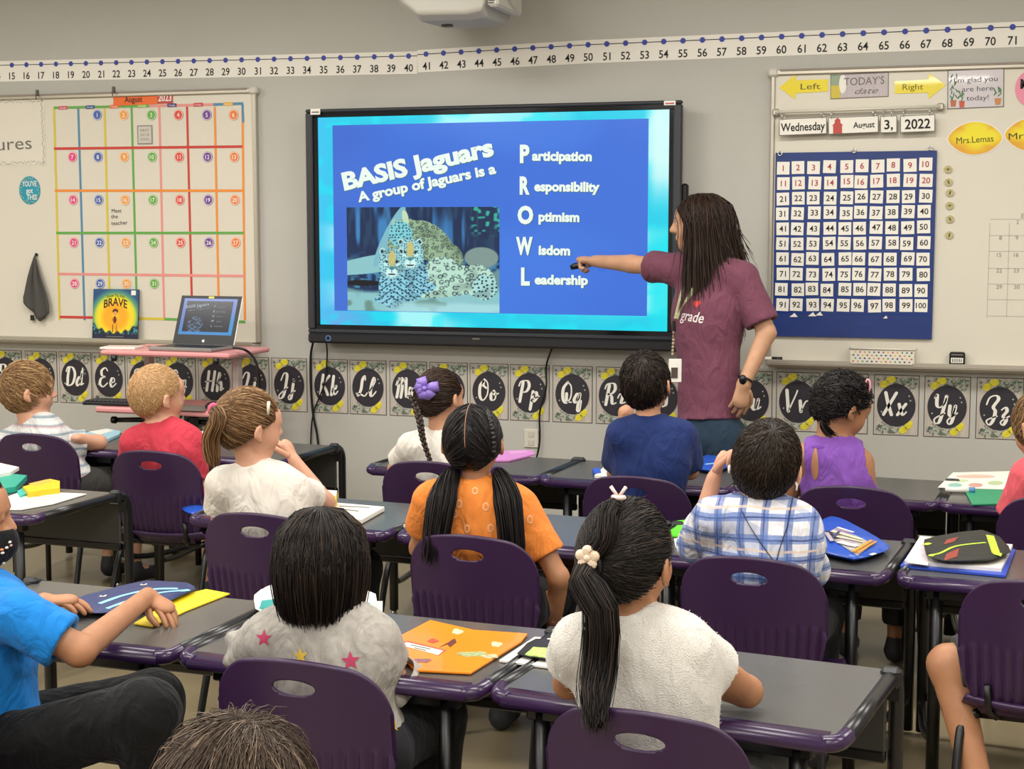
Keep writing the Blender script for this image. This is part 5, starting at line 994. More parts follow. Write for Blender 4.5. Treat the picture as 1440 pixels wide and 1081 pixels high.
def head_sdf(s, c, R, k_, S, adult=False, face=True):
    H = lambda x, y, z: c+R@(V3(x, y, z)*S)
    e = lambda p, r, Rl=None, k=.012, op='add': s.ell(H(*p), V3(*r)*S, R if Rl is None else R@Rl, k*S, op)
    e((0, -.012, .028), (.074, .092, .076)); e((0, .024, -.032), (.056, .060, .066), k=.03); e((0, .052, -.078), (.022, .020, .018), k=.03)
    if adult: e((0, .045, -.085), (.026, .024, .02), k=.03)
    e((0, .062, .030), (.050, .024, .030), k=.03)
    for q in (-1, 1): e((q*.034, .050, -.030), (.024, .026, .026), k=.025)
    s.cone(H(0, .082, .012), H(0, .099, -.022), .0065*S, .0095*S, .012*S); 
    if adult: s.cone(H(0, .086, .008), H(0, .102, -.021), .007*S, .009*S, .012*S)
    for q in (-1, 1): e((q*.010, .090, -.026), (.007, .008, .006), k=.008)
    for q in (-1, 1): e((q*.028, .092, .004), (.017, .014, .011), k=.014, op='sub'); e((q*.028, .076, .003), (.013, .012, .011), k=.004); s.cone(H(q*.014, .087, .019), H(q*.040, .078, .018), .0055*S, .0045*S, .010*S)
    e((0, .083, -.047), (.020, .009, .0055), k=.006); e((0, .081, -.057), (.017, .009, .006), k=.006); e((0, .093, -.0517), (.018, .006, .0016), k=.003, op='sub')
    for q in (-1, 1):
        Rl = np.array(Matrix.Rotation(q*.35, 3, 'Z') @ Matrix.Rotation(-.2, 3, 'X')); e((q*.083, -.012, -.006), (.008, .016, .026), Rl, .008); e((q*.091, -.008, -.002), (.006, .009, .015), Rl, .004, 'sub'); e((q*.080, -.004, -.030), (.006, .009, .009), k=.006)

def hand_fingers(mb, w, d, pn, S, side=1, curl=.5, spread=.06, point=False):
    """w wrist, d direction of the hand, pn palm normal (fingers curl towards it), side: which lateral side carries the thumb"""
    d = nrm(d); pn = nrm(pn-d*(pn@d)); lt = np.cross(d, pn)*side; k0 = w+d*.058*S; Ls = [.047, .053, .049, .038]; 
    for i in range(4):
        o = (1.5-i)*.0135*S; p = k0+lt*o-d*.012*S+d*(-.004*abs(i-1))*S; a = 0; pts = [p]; dr = nrm(d+lt*(1.5-i)*spread); cu = curl*(1+.12*i)
        if point and i == 0: cu = .06
        if point and i > 0: cu = 1.35
        for sgm, fr in enumerate((.25, .42, .30, .25)): 
            a += cu*(.35 if sgm == 0 else .8); dd = dr*math.cos(a)+pn*math.sin(a); pts.append(pts[-1]+dd*Ls[i]*fr*S*1.1)
        r = .0068*S; mb.tube(crom([tuple(q) for q in pts], 2), [r*1.05]*3+[r]*3+[r*.92]*2+[r*.5], 7)
    t0 = w+d*.018*S+lt*.016*S; pts = [t0, t0+(lt*.6+d*.7+pn*.2)*.022*S, t0+(lt*.75+d*1.2+pn*.5)*.032*S, t0+(lt*.55+d*1.9+pn*.8)*.034*S]
    mb.tube(crom([tuple(q) for q in pts], 2), [.010*S, .010*S, .0095*S, .009*S, .0085*S, .0075*S, .004*S], 7)

def finish(name, s, base, mats, parent, wrk=None, extra=None, colfn=None):
    P, T, Q = s.polys(0.0 if wrk else .12)
    if wrk: N = normals(P, Q); P = P+N*((wr(P, wrk[1])*wrk[0]+wr(P+5, wrk[1]*2.3)*wrk[0]*.45)[:, None])
    if extra and extra.v:
        o = len(P); P = np.vstack([P, np.array(extra.v)]); fq = [[i+o for i in f] for f in extra.f if len(f) == 4]; ft = []
        for f in extra.f:
            if len(f) > 4: ft += [[f[0]+o, f[i]+o, f[i+1]+o] for i in range(1, len(f)-1)]
        Q = np.vstack([Q, np.array(fq)]) if fq else Q; T = np.vstack([T.reshape(-1, 3), np.array(ft)]) if ft else T
    P = P-base; me = mesh_np(name, P, T if len(T) else None, Q if len(Q) else None, mats); return link(name, me, parent)

# hair --------------------------------------------------------------------------------------------------
def tubes_np(P, Rr, col):
    N, S, _ = P.shape; T = np.gradient(P, axis=1); T /= np.linalg.norm(T, axis=2)[..., None]+1e-12; ref = RNG.normal(size=(N, 1, 3)); b1 = np.cross(T, ref); b1 /= np.linalg.norm(b1, axis=2)[..., None]+1e-12; b2 = np.cross(T, b1)
    V = np.stack([P+Rr[..., None]*(b1*math.cos(a)+b2*math.sin(a)) for a in (0, 2.094, 4.189)], 2).reshape(-1, 3)
    i = np.arange(N)[:, None, None]*S*3; j = np.arange(S-1)[None, :, None]*3; k = np.arange(3)[None, None, :]; a = i+j+k; b = i+j+(k+1) % 3
    return V, np.stack([a, b, b+3, a+3], -1).reshape(-1, 4), np.repeat(col, S*3, axis=0)
HE = (V3(0, -.011, .013), V3(.080, .099, .099))
def roots(n, hl=None, jit=.006):
    out = []
    while len(out) < n:
        d = RNG.normal(size=(n*2, 3)); d /= np.linalg.norm(d, axis=1)[:, None]; p = HE[0]+d*HE[1]; x, y, z = p.T
        line = np.where(y < 0, .0016+1.0*y, .0016+.50*y); line = np.where(y > .035, np.maximum(line, .018+1.1*(y-.035)), line)
        if hl is not None: line = line+hl
        keep = z > line+RNG.normal(size=len(z))*jit; out += list(d[keep])
    return np.array(out[:n])
def slerp(a, b, t):
    dt = np.clip((a*b).sum(-1), -1, 1)[..., None]; om = np.arccos(dt); so = np.sin(om)+1e-6; return np.sin((1-t)*om)/so*a+np.sin(t*om)/so*b
def surf(d, off): return HE[0]+d*(HE[1]*off[..., None])
class Hair:
    def __init__(s, c, R, S, cols, rad=.0014): s.c = c; s.R = R; s.S = S; s.cols = np.array([lin(x) for x in cols]); s.rad = rad; s.parts = []; s.cap = None
    def w(s, P): return s.c+(P*s.S)@s.R.T
    def put(s, P, r=None, local=True, shade=None, taper=.45, tip=None):
        if local: P = s.w(P)
        N, K, _ = P.shape; r = (s.rad if r is None else r)*s.S; prof = np.ones(K); prof[-1] = taper; prof[0] = .8
        w_ = RNG.random(N); base = s.cols[0]*(1-w_[:, None])+s.cols[1]*w_[:, None]; hi = RNG.random(N) < .18
        if len(s.cols) > 2: base[hi] = s.cols[2]
        if shade is not None: base = base*shade
        Rr = np.repeat((r*(.7+.6*RNG.random(N)))[:, None], K, 1)*prof[None]; s.parts.append(tubes_np(P, Rr, base)); return s
    def short(s, n, L=.03, lift=.10, whorl=(.1, -.62, .78), fwd=.0, jit=.25, hl=None, side=0.0, off0=1.0):
        d = roots(n, hl); wv = nrm(whorl); t = d-wv; t[:, 1] += fwd; t[:, 0] += side; t[:, 2] -= .2; t -= d*(t*d).sum(1)[:, None]; t /= np.linalg.norm(t, axis=1)[:, None]+1e-9; t += RNG.normal(size=t.shape)*jit
        Ls = L*(.6+.6*RNG.random(n)); ss_ = np.linspace(0, 1, 4); lf = lift*(.3+RNG.random(n)); P = []
        for q in ss_: dd = d+t*(q*Ls/.085)[:, None]; dd /= np.linalg.norm(dd, axis=1)[:, None]; P.append(surf(dd, off0+lf*(q*1.3-q*q*.75)))
        return s.put(np.stack(P, 1))
    def pony(s, n, tie, lift=.05, hl=None, bump=.03, upto=1.0, filt=None):
        d = roots(n, hl); 
        if filt is not None: d = d[filt(d)]
        tv = nrm(tie); K = 6; P = []; lf = 1.0+lift*RNG.random(len(d))+.0; 
        tj = nrm(tie)+RNG.normal(size=d.shape)*.05; tj /= np.linalg.norm(tj, axis=1)[:, None]
        for q in np.linspace(0, upto, K): P.append(surf(slerp(d, tj, q), lf+bump*math.sin(math.pi*q)+.03*q))
        return s.put(np.stack(P, 1))
    def tail(s, p0, pts, n, spread, tipspread=.3, r=None, K=10, wav=0, belly=.25):   # world-space control points, strands round them
        C_ = np.array(crom([p0]+list(pts), 6)); t = np.linspace(0, 1, K); ci = np.linspace(0, len(C_)-1, K); P0 = np.stack([np.interp(ci, np.arange(len(C_)), C_[:, i]) for i in range(3)], 1)
        T = np.gradient(P0, axis=0); T /= np.linalg.norm(T, axis=1)[:, None]; a = np.cross(T, V3(.2, 1, .1)); a /= np.linalg.norm(a, axis=1)[:, None]; b = np.cross(T, a)
        th = RNG.random(n)*6.283; rr = np.sqrt(RNG.random(n)); prof = np.interp(t, [0, belly*.4, belly, .75, 1], [.35, .7, 1, .85, tipspread]); P = P0[None]+(a[None]*np.cos(th)[:, None, None]+b[None]*np.sin(th)[:, None, None])*(rr[:, None]*prof[None]*spread)[..., None]
        P = P+RNG.normal(size=(n, 1, 3))*.002*(t[None, :, None]*3)
        e = 1-.18*RNG.random(n); P = P[:, :1]+(P-P[:, :1])*e[:, None, None] if tipspread < .9 else P
        if wav: P = P+(np.sin(t*14+th[:, None]*1.0)*wav)[..., None]*a[None]
        return s.put(P, r, local=False)
    def loose(s, n, zend, part=0.0, face=50, out=1.05, curl=0.0, hl=None, jit=.02, K=12, inward=0.0, zj=.02, flare=.0):
        d = roots(n, hl); az = np.degrees(np.arctan2(d[:, 0], d[:, 1]))    # 0 = face front, + = right
        sgn = np.sign(d[:, 0]-part+1e-6); naz = np.where(np.abs(az) < 178, az, az); naz = np.sign(sgn)*np.maximum(np.abs(np.where(np.sign(az) == sgn, az, 0)), face+20*RNG.random(n)); naz = naz+sgn*0
        naz = np.where(np.abs(naz) > 178, 178*sgn, naz); naz = naz+RNG.normal(size=n)*6; nr = np.radians(naz); lowd = np.stack([np.sin(nr), np.cos(nr), np.full(n, -.10)], 1); lowd /= np.linalg.norm(lowd, axis=1)[:, None]
        off = out+.05*RNG.random(n); P = []; ts = np.linspace(0, 1, K); ze = zend+zj*RNG.normal(size=n); mid = .42
        pl = surf(lowd, off)
        for q in ts:
            if q <= mid: P.append(surf(slerp(d, lowd, q/mid), 1.0+(off-1.0)*min(1, q/mid*1.6)+.02*math.sin(math.pi*q/mid)))
            else: g = (q-mid)/(1-mid); z = pl[:, 2]+(ze-pl[:, 2])*g; xy = pl[:, :2]*(1-inward*g*g+flare*g)[..., None] if np.ndim(inward) else pl[:, :2]*(1-inward*g*g+flare*g); P.append(np.concatenate([xy, z[:, None]], 1)+RNG.normal(size=(1, 3))*.0)
        P = np.stack(P, 1)+RNG.normal(size=(n, 1, 3))*jit*.15*np.linspace(0, 1, K)[None, :, None]*2
        return s.put(P)
    def build(s, base, parent, m, capfn=None, h=.006, sk=1.0):
        g = Sdf(s.c-.19*s.S, s.c+.19*s.S, h); H = lambda p: s.c+s.R@(V3(*p)*s.S); g.ell(H(HE[0]), HE[1]*s.S*1.0*sk, s.R, .0)
        # hairline: cut everything below / in front of it
        g.cut2(H((0, 0, -.001)), s.R@nrm(V3(0, 1.0, -1)), s.R@nrm(V3(0, .52, -1))); g.cut(H((0, .070, .03)), s.R@nrm(V3(0, 1, -.5)))
        if capfn: capfn(g, H, s.R)
        P, T, Q = g.polys(); cv = [P]; cq = [Q]; cc_ = [np.repeat((s.cols[0]*.8)[None], len(P), 0)]; o = len(P)
        for V_, F_, C_ in s.parts: cv.append(V_); cq.append(F_+o); cc_.append(C_); o += len(V_)
        ob = link('hair', mesh_np('hair', np.vstack(cv)-base, None, np.vstack(cq), [m], True, np.vstack(cc_)), parent); ob['kind'] = 'stuff'; return ob
hairm = mat('hair', 'FFFFFF', .46, attr=True, spec=.27); 

# the figure ----------------------------------------------------------------------------------------------
def person(label, hc, haz, hp=0, hr=0, S=1.0, HS=1.0, pel=None, baz=0, sh=None, arms=None, neck=None, skin='light', shirt=None, pants=None, shoes='2B2B30', legs=True, knees=None, feet=None, h=.0068, group=None, eyes=False, wrap=None, torso=1.0, sleeve=.55, shirtlen=0.0, wrinkle=(.0042, 30), shoew=True, shoulder=.118, fuzz=0, collar=.018, so=.011, adult=False, sleeveless=False):
    hc = np.array(hc, float); pel = np.array(pel, float); rt = V3(math.cos(RA(baz)), math.sin(RA(baz)), 0); fw = V3(-math.sin(RA(baz)), math.cos(RA(baz)), 0)
    HR = euler(haz, hp, hr); base = V3(pel[0], pel[1], 0)
    nb = hc+HR@V3(0, -.022, -.07)*HS          # top of the neck
    N = np.array(neck, float) if neck is not None else nb+V3(0, 0, -.060*S)-fw*.010
    t = N-pel; up = nrm(t)
    shl = [N-rt*shoulder*S-V3(0, 0, .030*S), N+rt*shoulder*S-V3(0, 0, .030*S)] if sh is None else [np.array(q, float) for q in sh]
    root = thing('person', label, 'person', base, 0, group)
    lo = np.minimum.reduce([pel-.35, hc-.2, *shl])-.12; hi = np.maximum.reduce([pel+.35, hc+.2, *shl])+.12
    arm = []
    for i, q in enumerate((-1, 1)):
        s_ = shl[i]; a = (arms or {}).get('L' if q < 0 else 'R'); 
        if a is None: el = s_+rt*q*.04*S-V3(0, 0, .17*S)+fw*.06*S; wr_ = el+fw*.13*S+V3(0, 0, .03)-rt*q*.05; a = dict(el=el, wr=wr_)
        a = dict(a); a['el'] = np.array(a['el'], float); a['wr'] = np.array(a['wr'], float); a.setdefault('dir', nrm(a['wr']-a['el'])); a.setdefault('pn', V3(0, 0, -1)); a.setdefault('curl', .35); arm.append(a)
        lo = np.minimum.reduce([lo, a['el']-.08, a['wr']-.14]); hi = np.maximum.reduce([hi, a['el']+.08, a['wr']+.14])
    hips = [pel-rt*.065*S, pel+rt*.065*S]
    if knees is None: knees = [hips[i]+fw*.27*S+rt*q*.02+V3(0, 0, -.01) for i, q in enumerate((-1, 1))]
    if feet is None: feet = [np.array(knees[i])*V3(1, 1, 0)-fw*.02+V3(0, 0, .065*S) for i in range(2)]
    knees = [np.array(k_, float) for k_ in knees]; feet = [np.array(k_, float) for k_ in feet]
    lo = np.minimum.reduce([lo, *[k_-.1 for k_ in knees], *[f_-.14 for f_ in feet]]); hi = np.maximum.reduce([hi, *[k_+.1 for k_ in knees], *[f_+.14 for f_ in feet]]); lo[2] = max(lo[2], -.03)
    s = Sdf(lo, hi, h); sm = skinm(skin)
    head_sdf(s, hc, HR, h, HS, adult)
    nr_ = (.040 if not adult else .036)*S*.95; s.cone(nb+V3(0, 0, .03*S), N-up*.02, nr_, nr_*1.12, .025)
    ch = pel+t*.70; bw = torso*S
    def torso_(g, o, lowcut=0):
        g.ell(pel, V3(.112*bw, .090*S, .085*S)+o, euler(baz), .04); g.cone(pel+t*.05, pel+t*.55, .096*bw+o, .098*bw+o, .04, (fw, .80)); g.ell(ch, V3(.120*bw, .082*S, .125*S)+o, euler(baz), .04)
        g.cone(shl[0]*.92+shl[1]*.08, shl[1]*.92+shl[0]*.08, .040*S+o, .040*S+o, .05); g.cone(N-up*.035*S, (shl[0]+N)/2-up*.012*S, .034*S+o, .036*S+o, .04); g.cone(N-up*.035*S, (shl[1]+N)/2-up*.012*S, .034*S+o, .036*S+o, .04)
    torso_(s, -.004)
    ex = MB()
    for i, q in enumerate((-1, 1)):
        a = arm[i]; s_ = shl[i]; f = S; s.cone(s_, a['el'], .036*f, .029*f, .02); s.cone(a['el'], a['wr'], .030*f, .0205*f, .015)
        pe = a['wr']+a['dir']*.050*f; pn = np.array(a['pn'], float); s.cone(a['wr']+a['dir']*.004, pe, .024*f, .029*f, .01, (pn-a['dir']*(pn@a['dir']), .50)); hand_fingers(ex, a['wr'], a['dir'], pn, f, a.get('side', q), a['curl'], point=a.get('point', False))
    if legs:
        for i in range(2):
            s.cone(hips[i], knees[i], .066*S, .047*S, .03); s.cone(knees[i], feet[i], .044*S, .027*S, .02); s.cone(feet[i], feet[i]+fw*.08*S-V3(0, 0, .03*S), .028*S, .022*S, .02)
    body = finish('body', s, base, [sm], root, extra=ex)
    out = dict(root=root, base=base, HR=HR, hc=hc, HS=HS, shl=shl, arm=arm, N=N, pel=pel, rt=rt, fw=fw, up=up, body=body, feet=feet, knees=knees)
    if eyes:
        for q in (-1, 1):
            e_ = MB(); c_ = hc+HR@(V3(q*.028, .0785, .004)*HS)-base; e_.m = 0; e_.ell(c_, (.0092*HS,)*3, 14, 10); ob = e_.obj('eye', mat('eye_white', 'E9E4DC', .2), root)
            c2_ = hc+HR@(V3(q*.028, .0840, .004)*HS)-base; MB().ell(c2_, tuple(v*HS for v in (.0048, .0048, .0048)), 10, 8).obj('iris', mat('iris_brown', '2A1A10', .15), ob)
            p = [hc+HR@(V3(q*x_, y_, z_)*HS)-base for x_, y_, z_ in ((.016, .0895, .0215), (.028, .0865, .0255), (.042, .077, .021))]; MB().tube(crom([tuple(v) for v in p], 4), [.0016, .0024, .0028, .0028, .0028, .0024, .002, .0015, .0012], 6).obj('eyebrow', mat('brow', '2A1C14', .7), root)
    if shirt is not None:
        g = Sdf(lo, hi, h); torso_(g, so); g.cut(pel-up*(.03+shirtlen), -up)
        g.cone(N-up*.03, N+up*collar, .046*S, .043*S, .022, flat=True)
        for i, q in enumerate((-1, 1)):
            a = arm[i]; s_ = shl[i]
            sl_ = sleeve if not isinstance(sleeve, (tuple, list)) else sleeve[i]
            if sleeveless: g.ell(s_+V3(0, 0, -.01)+rt*q*.028*S, (.05*S, .07*S, .085*S), euler(baz), .01, 'sub'); continue
            se = s_+(a['el']-s_)*sl_; g.cone(s_, se, .050*S, .047*S+.006+.004*sl_, .025, flat=True); w2 = nrm(a['el']-s_)
            if a.get('fs'): g.cone(s_, a['el'], .050*S, .045*S, .025); g.cone(a['el'], a['el']+(a['wr']-a['el'])*a['fs'], .046*S, .044*S, .025, flat=True); continue
            g.cone(se-w2*.012, se+w2*.03, .031*S+.006, .033*S+.008, 0, op='sub')
        out['shirt'] = finish('shirt', g, base, [shirt], root, wrinkle)
    if pants is not None:
        g = Sdf(lo, np.array([hi[0], hi[1], pel[2]+.27*S]), h*1.35); pm_, pl_ = pants; g.ell(pel-V3(0, 0, .005), V3(.112*bw, .092*S, .085*S)+.008, euler(baz), .04); g.cone(pel, pel+t*.22, .098*S+.004, .094*S+.004, .03, (fw, .8))
        for i in range(2):
            if pl_ <= 1: ke = hips[i]+(knees[i]-hips[i])*pl_; g.cone(hips[i], ke, .074*S, .060*S+.006, .03, flat=True)
            else: g.cone(hips[i], knees[i], .076*S, .062*S, .03); ke = knees[i]+(feet[i]-knees[i])*(pl_-1); g.cone(knees[i], ke, .061*S, .042*S+.006, .03, flat=True)
        out['pants'] = finish('trousers', g, base, [pm_], root, (.002, 30))
    if shoew and legs:
        for i in range(2):
            f_ = feet[i]; g = Sdf(f_-.2, f_+.2, .009); g.lo = g.lo; g.cone(f_+V3(0, 0, -.015), f_+V3(0, 0, .015), .036*S, .034*S, .01, flat=False); g.cone(f_-V3(0, 0, .028*S), f_+fw*.11*S-V3(0, 0, .035*S), .034*S, .028*S, .02); zc = max(.002, 0); g.cut(V3(0, 0, zc), V3(0, 0, -1)); finish('shoe', g, base, [mat('shoe_'+shoes, shoes, .6)], root)
    return out
def bvh_of(o):
    me = o.data; key = me.name
    if key not in _BV:
        n = len(me.vertices); v = np.zeros(n*3); me.vertices.foreach_get('co', v); _BV[key] = BVHTree.FromPolygons(v.reshape(-1, 3).tolist(), [tuple(p.vertices) for p in me.polygons])
    return _BV[key]
def hitpx(o, base, px, py):
    h = bvh_of(o).ray_cast(Vector(CP-base), Vector(nrm(ray(px, py)))); return (None, None) if h[0] is None else (np.array(h[0])+base, np.array(h[1]))
def decal_mesh(o, px, py, v2, faces, m, name, base, up=(0, 0, 1), lift=.0016, rot=0.0):
    bv = bvh_of(o); r = ray(px, py); hit = bv.ray_cast(Vector(CP-base), Vector(nrm(r)))
    if hit[0] is None: return None
    p0, n = np.array(hit[0]), np.array(hit[1]); n = n if n@r < 0 else -n; u = nrm(np.cross(np.array(up, float), n)); v_ = np.cross(n, u); cr, sr = math.cos(rot), math.sin(rot); V = []
    for (a, b) in v2:
        q = p0+u*(a*cr-b*sr)+v_*(a*sr+b*cr)+n*.04; h_ = bv.ray_cast(Vector(q), Vector(-n)); q2 = np.array(h_[0]) if h_[0] is not None and h_[3] < .08 else q-n*.04; V.append(tuple(q2+n*lift))
    m2 = bpy.data.meshes.new(name); m2.from_pydata(V, [], faces); m2.materials.append(m); m2.update(); return link(name, m2, o)
def decal(o, px, py, pts, m, name, base, rings=3, **k):
    L = len(pts); v2 = [(0, 0)]+[(a*(q+1)/rings, b*(q+1)/rings) for q in range(rings) for a, b in pts]; F = [(0, 1+i, 1+(i+1) % L) for i in range(L)]
    for r_ in range(1, rings):
        for i in range(L): a = 1+(r_-1)*L+i; b = 1+(r_-1)*L+(i+1) % L; F.append((a, a+L, b+L, b))
    return decal_mesh(o, px, py, v2, F, m, name, base, **k)
def decal_text(o, px, py, txt, h, m, base, width, bold=.02, rot=0, shear=0, name='lettering', **k):
    v, fs = text_mesh(txt, bold, 1.0, shear); x0, x1 = v[:, 0].min(), v[:, 0].max(); return decal_mesh(o, px, py, [((a[0]-(x0+x1)/2)*width/(x1-x0), (a[1]-.365)*h/.73) for a in v], fs, m, name, base, rot=rot, **k)
_BV = {}
def starp(r): return [((r if k % 2 == 0 else r*.42)*math.sin(k*math.pi/5), (r if k % 2 == 0 else r*.42)*math.cos(k*math.pi/5)) for k in range(10)]
def bandmat(name, base, bands, rough=.8, warp=.008, bump=.15, extra=None):
    """bands: (axis, period, lo, hi, colour, mix)"""
    if name in MATS: return MATS[name]
    m = mat(name, base, rough, fold=.5, bump=bump, bscale=350, sheen=.2); nt = m.node_tree; N = nt.nodes; L = nt.links; b = N['Principled BSDF']; tc = N.new('ShaderNodeTexCoord'); nz = N.new('ShaderNodeTexNoise'); nz.inputs['Scale'].default_value = 9; L.new(tc.outputs['Object'], nz.inputs['Vector'])
    vm = N.new('ShaderNodeVectorMath'); vm.operation = 'MULTIPLY_ADD'; L.new(nz.outputs['Color'], vm.inputs[0]); vm.inputs[1].default_value = (warp*3,)*3; L.new(tc.outputs['Object'], vm.inputs[2]); sp = N.new('ShaderNodeSeparateXYZ'); L.new(vm.outputs[0], sp.inputs[0])
    cur = N.new('ShaderNodeRGB'); cur.outputs[0].default_value = (*lin(base), 1); cur = cur.outputs[0]
    for ax, per, lo, hi, colr, mx_ in bands:
        dv = N.new('ShaderNodeMath'); dv.operation = 'DIVIDE'; L.new(sp.outputs[ax], dv.inputs[0]); dv.inputs[1].default_value = per; fr = N.new('ShaderNodeMath'); fr.operation = 'FRACT'; L.new(dv.outputs[0], fr.inputs[0])
        g1 = N.new('ShaderNodeMath'); g1.operation = 'GREATER_THAN'; L.new(fr.outputs[0], g1.inputs[0]); g1.inputs[1].default_value = lo; g2 = N.new('ShaderNodeMath'); g2.operation = 'LESS_THAN'; L.new(fr.outputs[0], g2.inputs[0]); g2.inputs[1].default_value = hi
        ml = N.new('ShaderNodeMath'); ml.operation = 'MULTIPLY'; L.new(g1.outputs[0], ml.inputs[0]); L.new(g2.outputs[0], ml.inputs[1]); m2 = N.new('ShaderNodeMath'); m2.operation = 'MULTIPLY'; L.new(ml.outputs[0], m2.inputs[0]); m2.inputs[1].default_value = mx_
        mxn = N.new('ShaderNodeMix'); mxn.data_type = 'RGBA'; L.new(m2.outputs[0], mxn.inputs[0]); L.new(cur, mxn.inputs[6]); mxn.inputs[7].default_value = (*lin(colr), 1); cur = mxn.outputs[2]
    L.new(cur, b.inputs['Base Color']); return m
def cloth(name, c, **k): a = dict(rough=.85, spec=.25, fold=.42, bump=.2, bscale=300, sheen=.06, var=.06, vscale=25); a.update(k); return mat('cloth_'+name, c, **a)
def depth(p): return float((np.array(p)-CP)@Fv)
def seat_p(key, f=0.0, z=.455, side=0): o = CP_[key]; return V3(o[0]+side, o[1]+f, z)
# ------------------------------------------------------------------ the children and the teacher
def hat(px, py, key, lean=0.0): return DP(px, py, depth(seat_p(key, 0, 1.0))+lean)
def A(el, wr, **k): return dict(el=el, wr=wr, **k)
def dpt(px, py, D): return DP(px, py, D)
def Gz(px, py, z): return G(px, py, z)
# --- fuzzy white top, nearest
hc = hat(884, 786, 'fuzzy', .02); D_ = depth(hc)
P1_ = person('child in a fuzzy white top with a long black ponytail and flower clip', hc, -16, 4, 3, 1.0, 1.0, seat_p('fuzzy', .01), -6, sh=[dpt(812, 905, D_+.01), dpt(968, 912, D_-.02)], neck=dpt(888, 873, D_+.0),
    arms=dict(L=A(dpt(800, 960, D_+.18), Gz(820, 930, .64)), R=A(dpt(1050, 972, D_+.14), Gz(985, 962, .645), dir=nrm(V3(-1, .6, 0)))), skin='tan', shirt=cloth('fleece', 'E6E1D9', bump=1.0, bscale=420, sheen=.6, var=.03), pants=(cloth('grey_leggings', '55565A'), 1.8), h=.005, sleeve=(.40, .42), wrinkle=(.0045, 20), shoulder=.12, torso=1.06)
ha = Hair(hc, P1_['HR'], 1.0, ('0C0A0A', '1B1514', '3E322B'), .0008); tie = (-.12, -1, .10)
ha.pony(4200, tie, lift=.05, bump=.05)
tw = ha.w(surf(np.array([nrm(tie)]), np.array([1.12])))[0]
ha.tail(tw, [tw+V3(-.005, -.03, -.03), dpt(846, 860, D_-.14), dpt(845, 930, D_-.13), dpt(838, 985, D_-.15), dpt(838, 1022, D_-.19)], 1800, .031, .35, K=11)
sm_ = ha.w(surf(np.array([nrm((.05, -.35, .93))]), np.array([1.12])))[0]; ha.tail(sm_, [sm_+V3(-.01, -.03, -.01), (sm_+tw)/2+V3(.01, -.03, .0), tw+V3(.01, -.0, .02)], 320, .020, .9, K=8)
ho = ha.build(P1_['base'], P1_['root'], hairm, h=.005)
me_ = P1_['shirt'].data; nv_ = len(me_.vertices); co_ = np.zeros(nv_*3); me_.vertices.foreach_get('co', co_); co_ = co_.reshape(-1, 3); no_ = np.zeros(nv_*3); me_.vertex_normals.foreach_get('vector', no_); no_ = no_.reshape(-1, 3); ii = RNG.integers(0, nv_, 9000)
L_ = (.004+.005*RNG.random(len(ii)))[:, None]; dr_ = no_[ii]+RNG.normal(size=(len(ii), 3))*.45; st_ = co_[ii]+RNG.normal(size=(len(ii), 3))*.0015; V_, F_, _c = tubes_np(np.stack([st_+dr_*L_*q for q in (0, 1)], 1), np.full((len(ii), 2), .0005)*np.array([1, .5]), np.ones((len(ii), 3)))
link('fleece_pile', mesh_np('fleece_pile', V_, None, F_, [mat('pile', 'EDE8E0', .9)]), P1_['root'])['kind'] = 'stuff'
fc = tw+V3(.0, -.022, .012); b0 = P1_['base']; mb = MB()
for k in range(5): a = k*1.2566+.3; mb.ell(fc-b0+V3(.0125*math.cos(a), 0, .0125*math.sin(a)), (.0105, .006, .0105), 10, 6)
mb.ell(fc-b0, (.008, .009, .008), 10, 6); mb.obj('flower_clip', mat('cream_clip', 'E3CDB4', .6, bump=.5, bscale=300), P1_['root'])
mb = MB(); mb.tube([tuple(tw-b0+V3(.018*math.cos(a), -.006, .018*math.sin(a)-.004)) for a in np.linspace(0, 6.28, 14, endpoint=False)], .007, 8, closed=True).obj('hair_band', M['black'], P1_['root'])
q = sm_-b0+V3(0, 0, .012); MB().tube([tuple(q+V3(.010*math.cos(a), .006*math.sin(a), 0)) for a in np.linspace(0, 6.28, 10, endpoint=False)], .0045, 7, closed=True).tube([tuple(q), tuple(q+V3(-.014, -.003, .020))], [.003, .0035], 6).tube([tuple(q), tuple(q+V3(.014, -.003, .020))], [.003, .0035], 6).obj('hair_tie', mat('pink_white', 'E8CFC8', .5), P1_['root'])
# --- star print
hc = hat(453, 787, 'star', .06); D_ = depth(hc)
P_ = person('child in a grey star-print top with bobbed dark hair', hc, 2, -4, 0, 1.0, 1.0, seat_p('star', .03), -3, sh=[dpt(376, 895, D_), dpt(528, 902, D_)], neck=dpt(448, 868, D_),
    arms=dict(L=A(dpt(352, 925, D_+.15), Gz(400, 880, .645)), R=A(dpt(556, 962, D_+.06), Gz(505, 880, .645))), skin='light', shirt=cloth('heather', 'A39E97', var=.12, vscale=60), pants=(cloth('dark', '26262B'), 1.8), h=.005, sleeve=(.5, .5), torso=1.12, shirtlen=.06)
ha = Hair(hc, P_['HR'], 1.0, ('110C0B', '1C1411', '33261E'), .0012); ha.loose(3800, -.108, part=-.01, face=52, out=1.12, inward=.26, zj=.006, K=9); ha.loose(800, -.04, part=-.01, face=60, out=1.04, inward=.05, zj=.02, K=8)
ha.build(P_['base'], P_['root'], hairm, capfn=lambda g, H, R_: (g.ell(H((0, -.030, -.035)), (.076, .072, .075), R_, .03)), h=.005)
bs = P_['base']
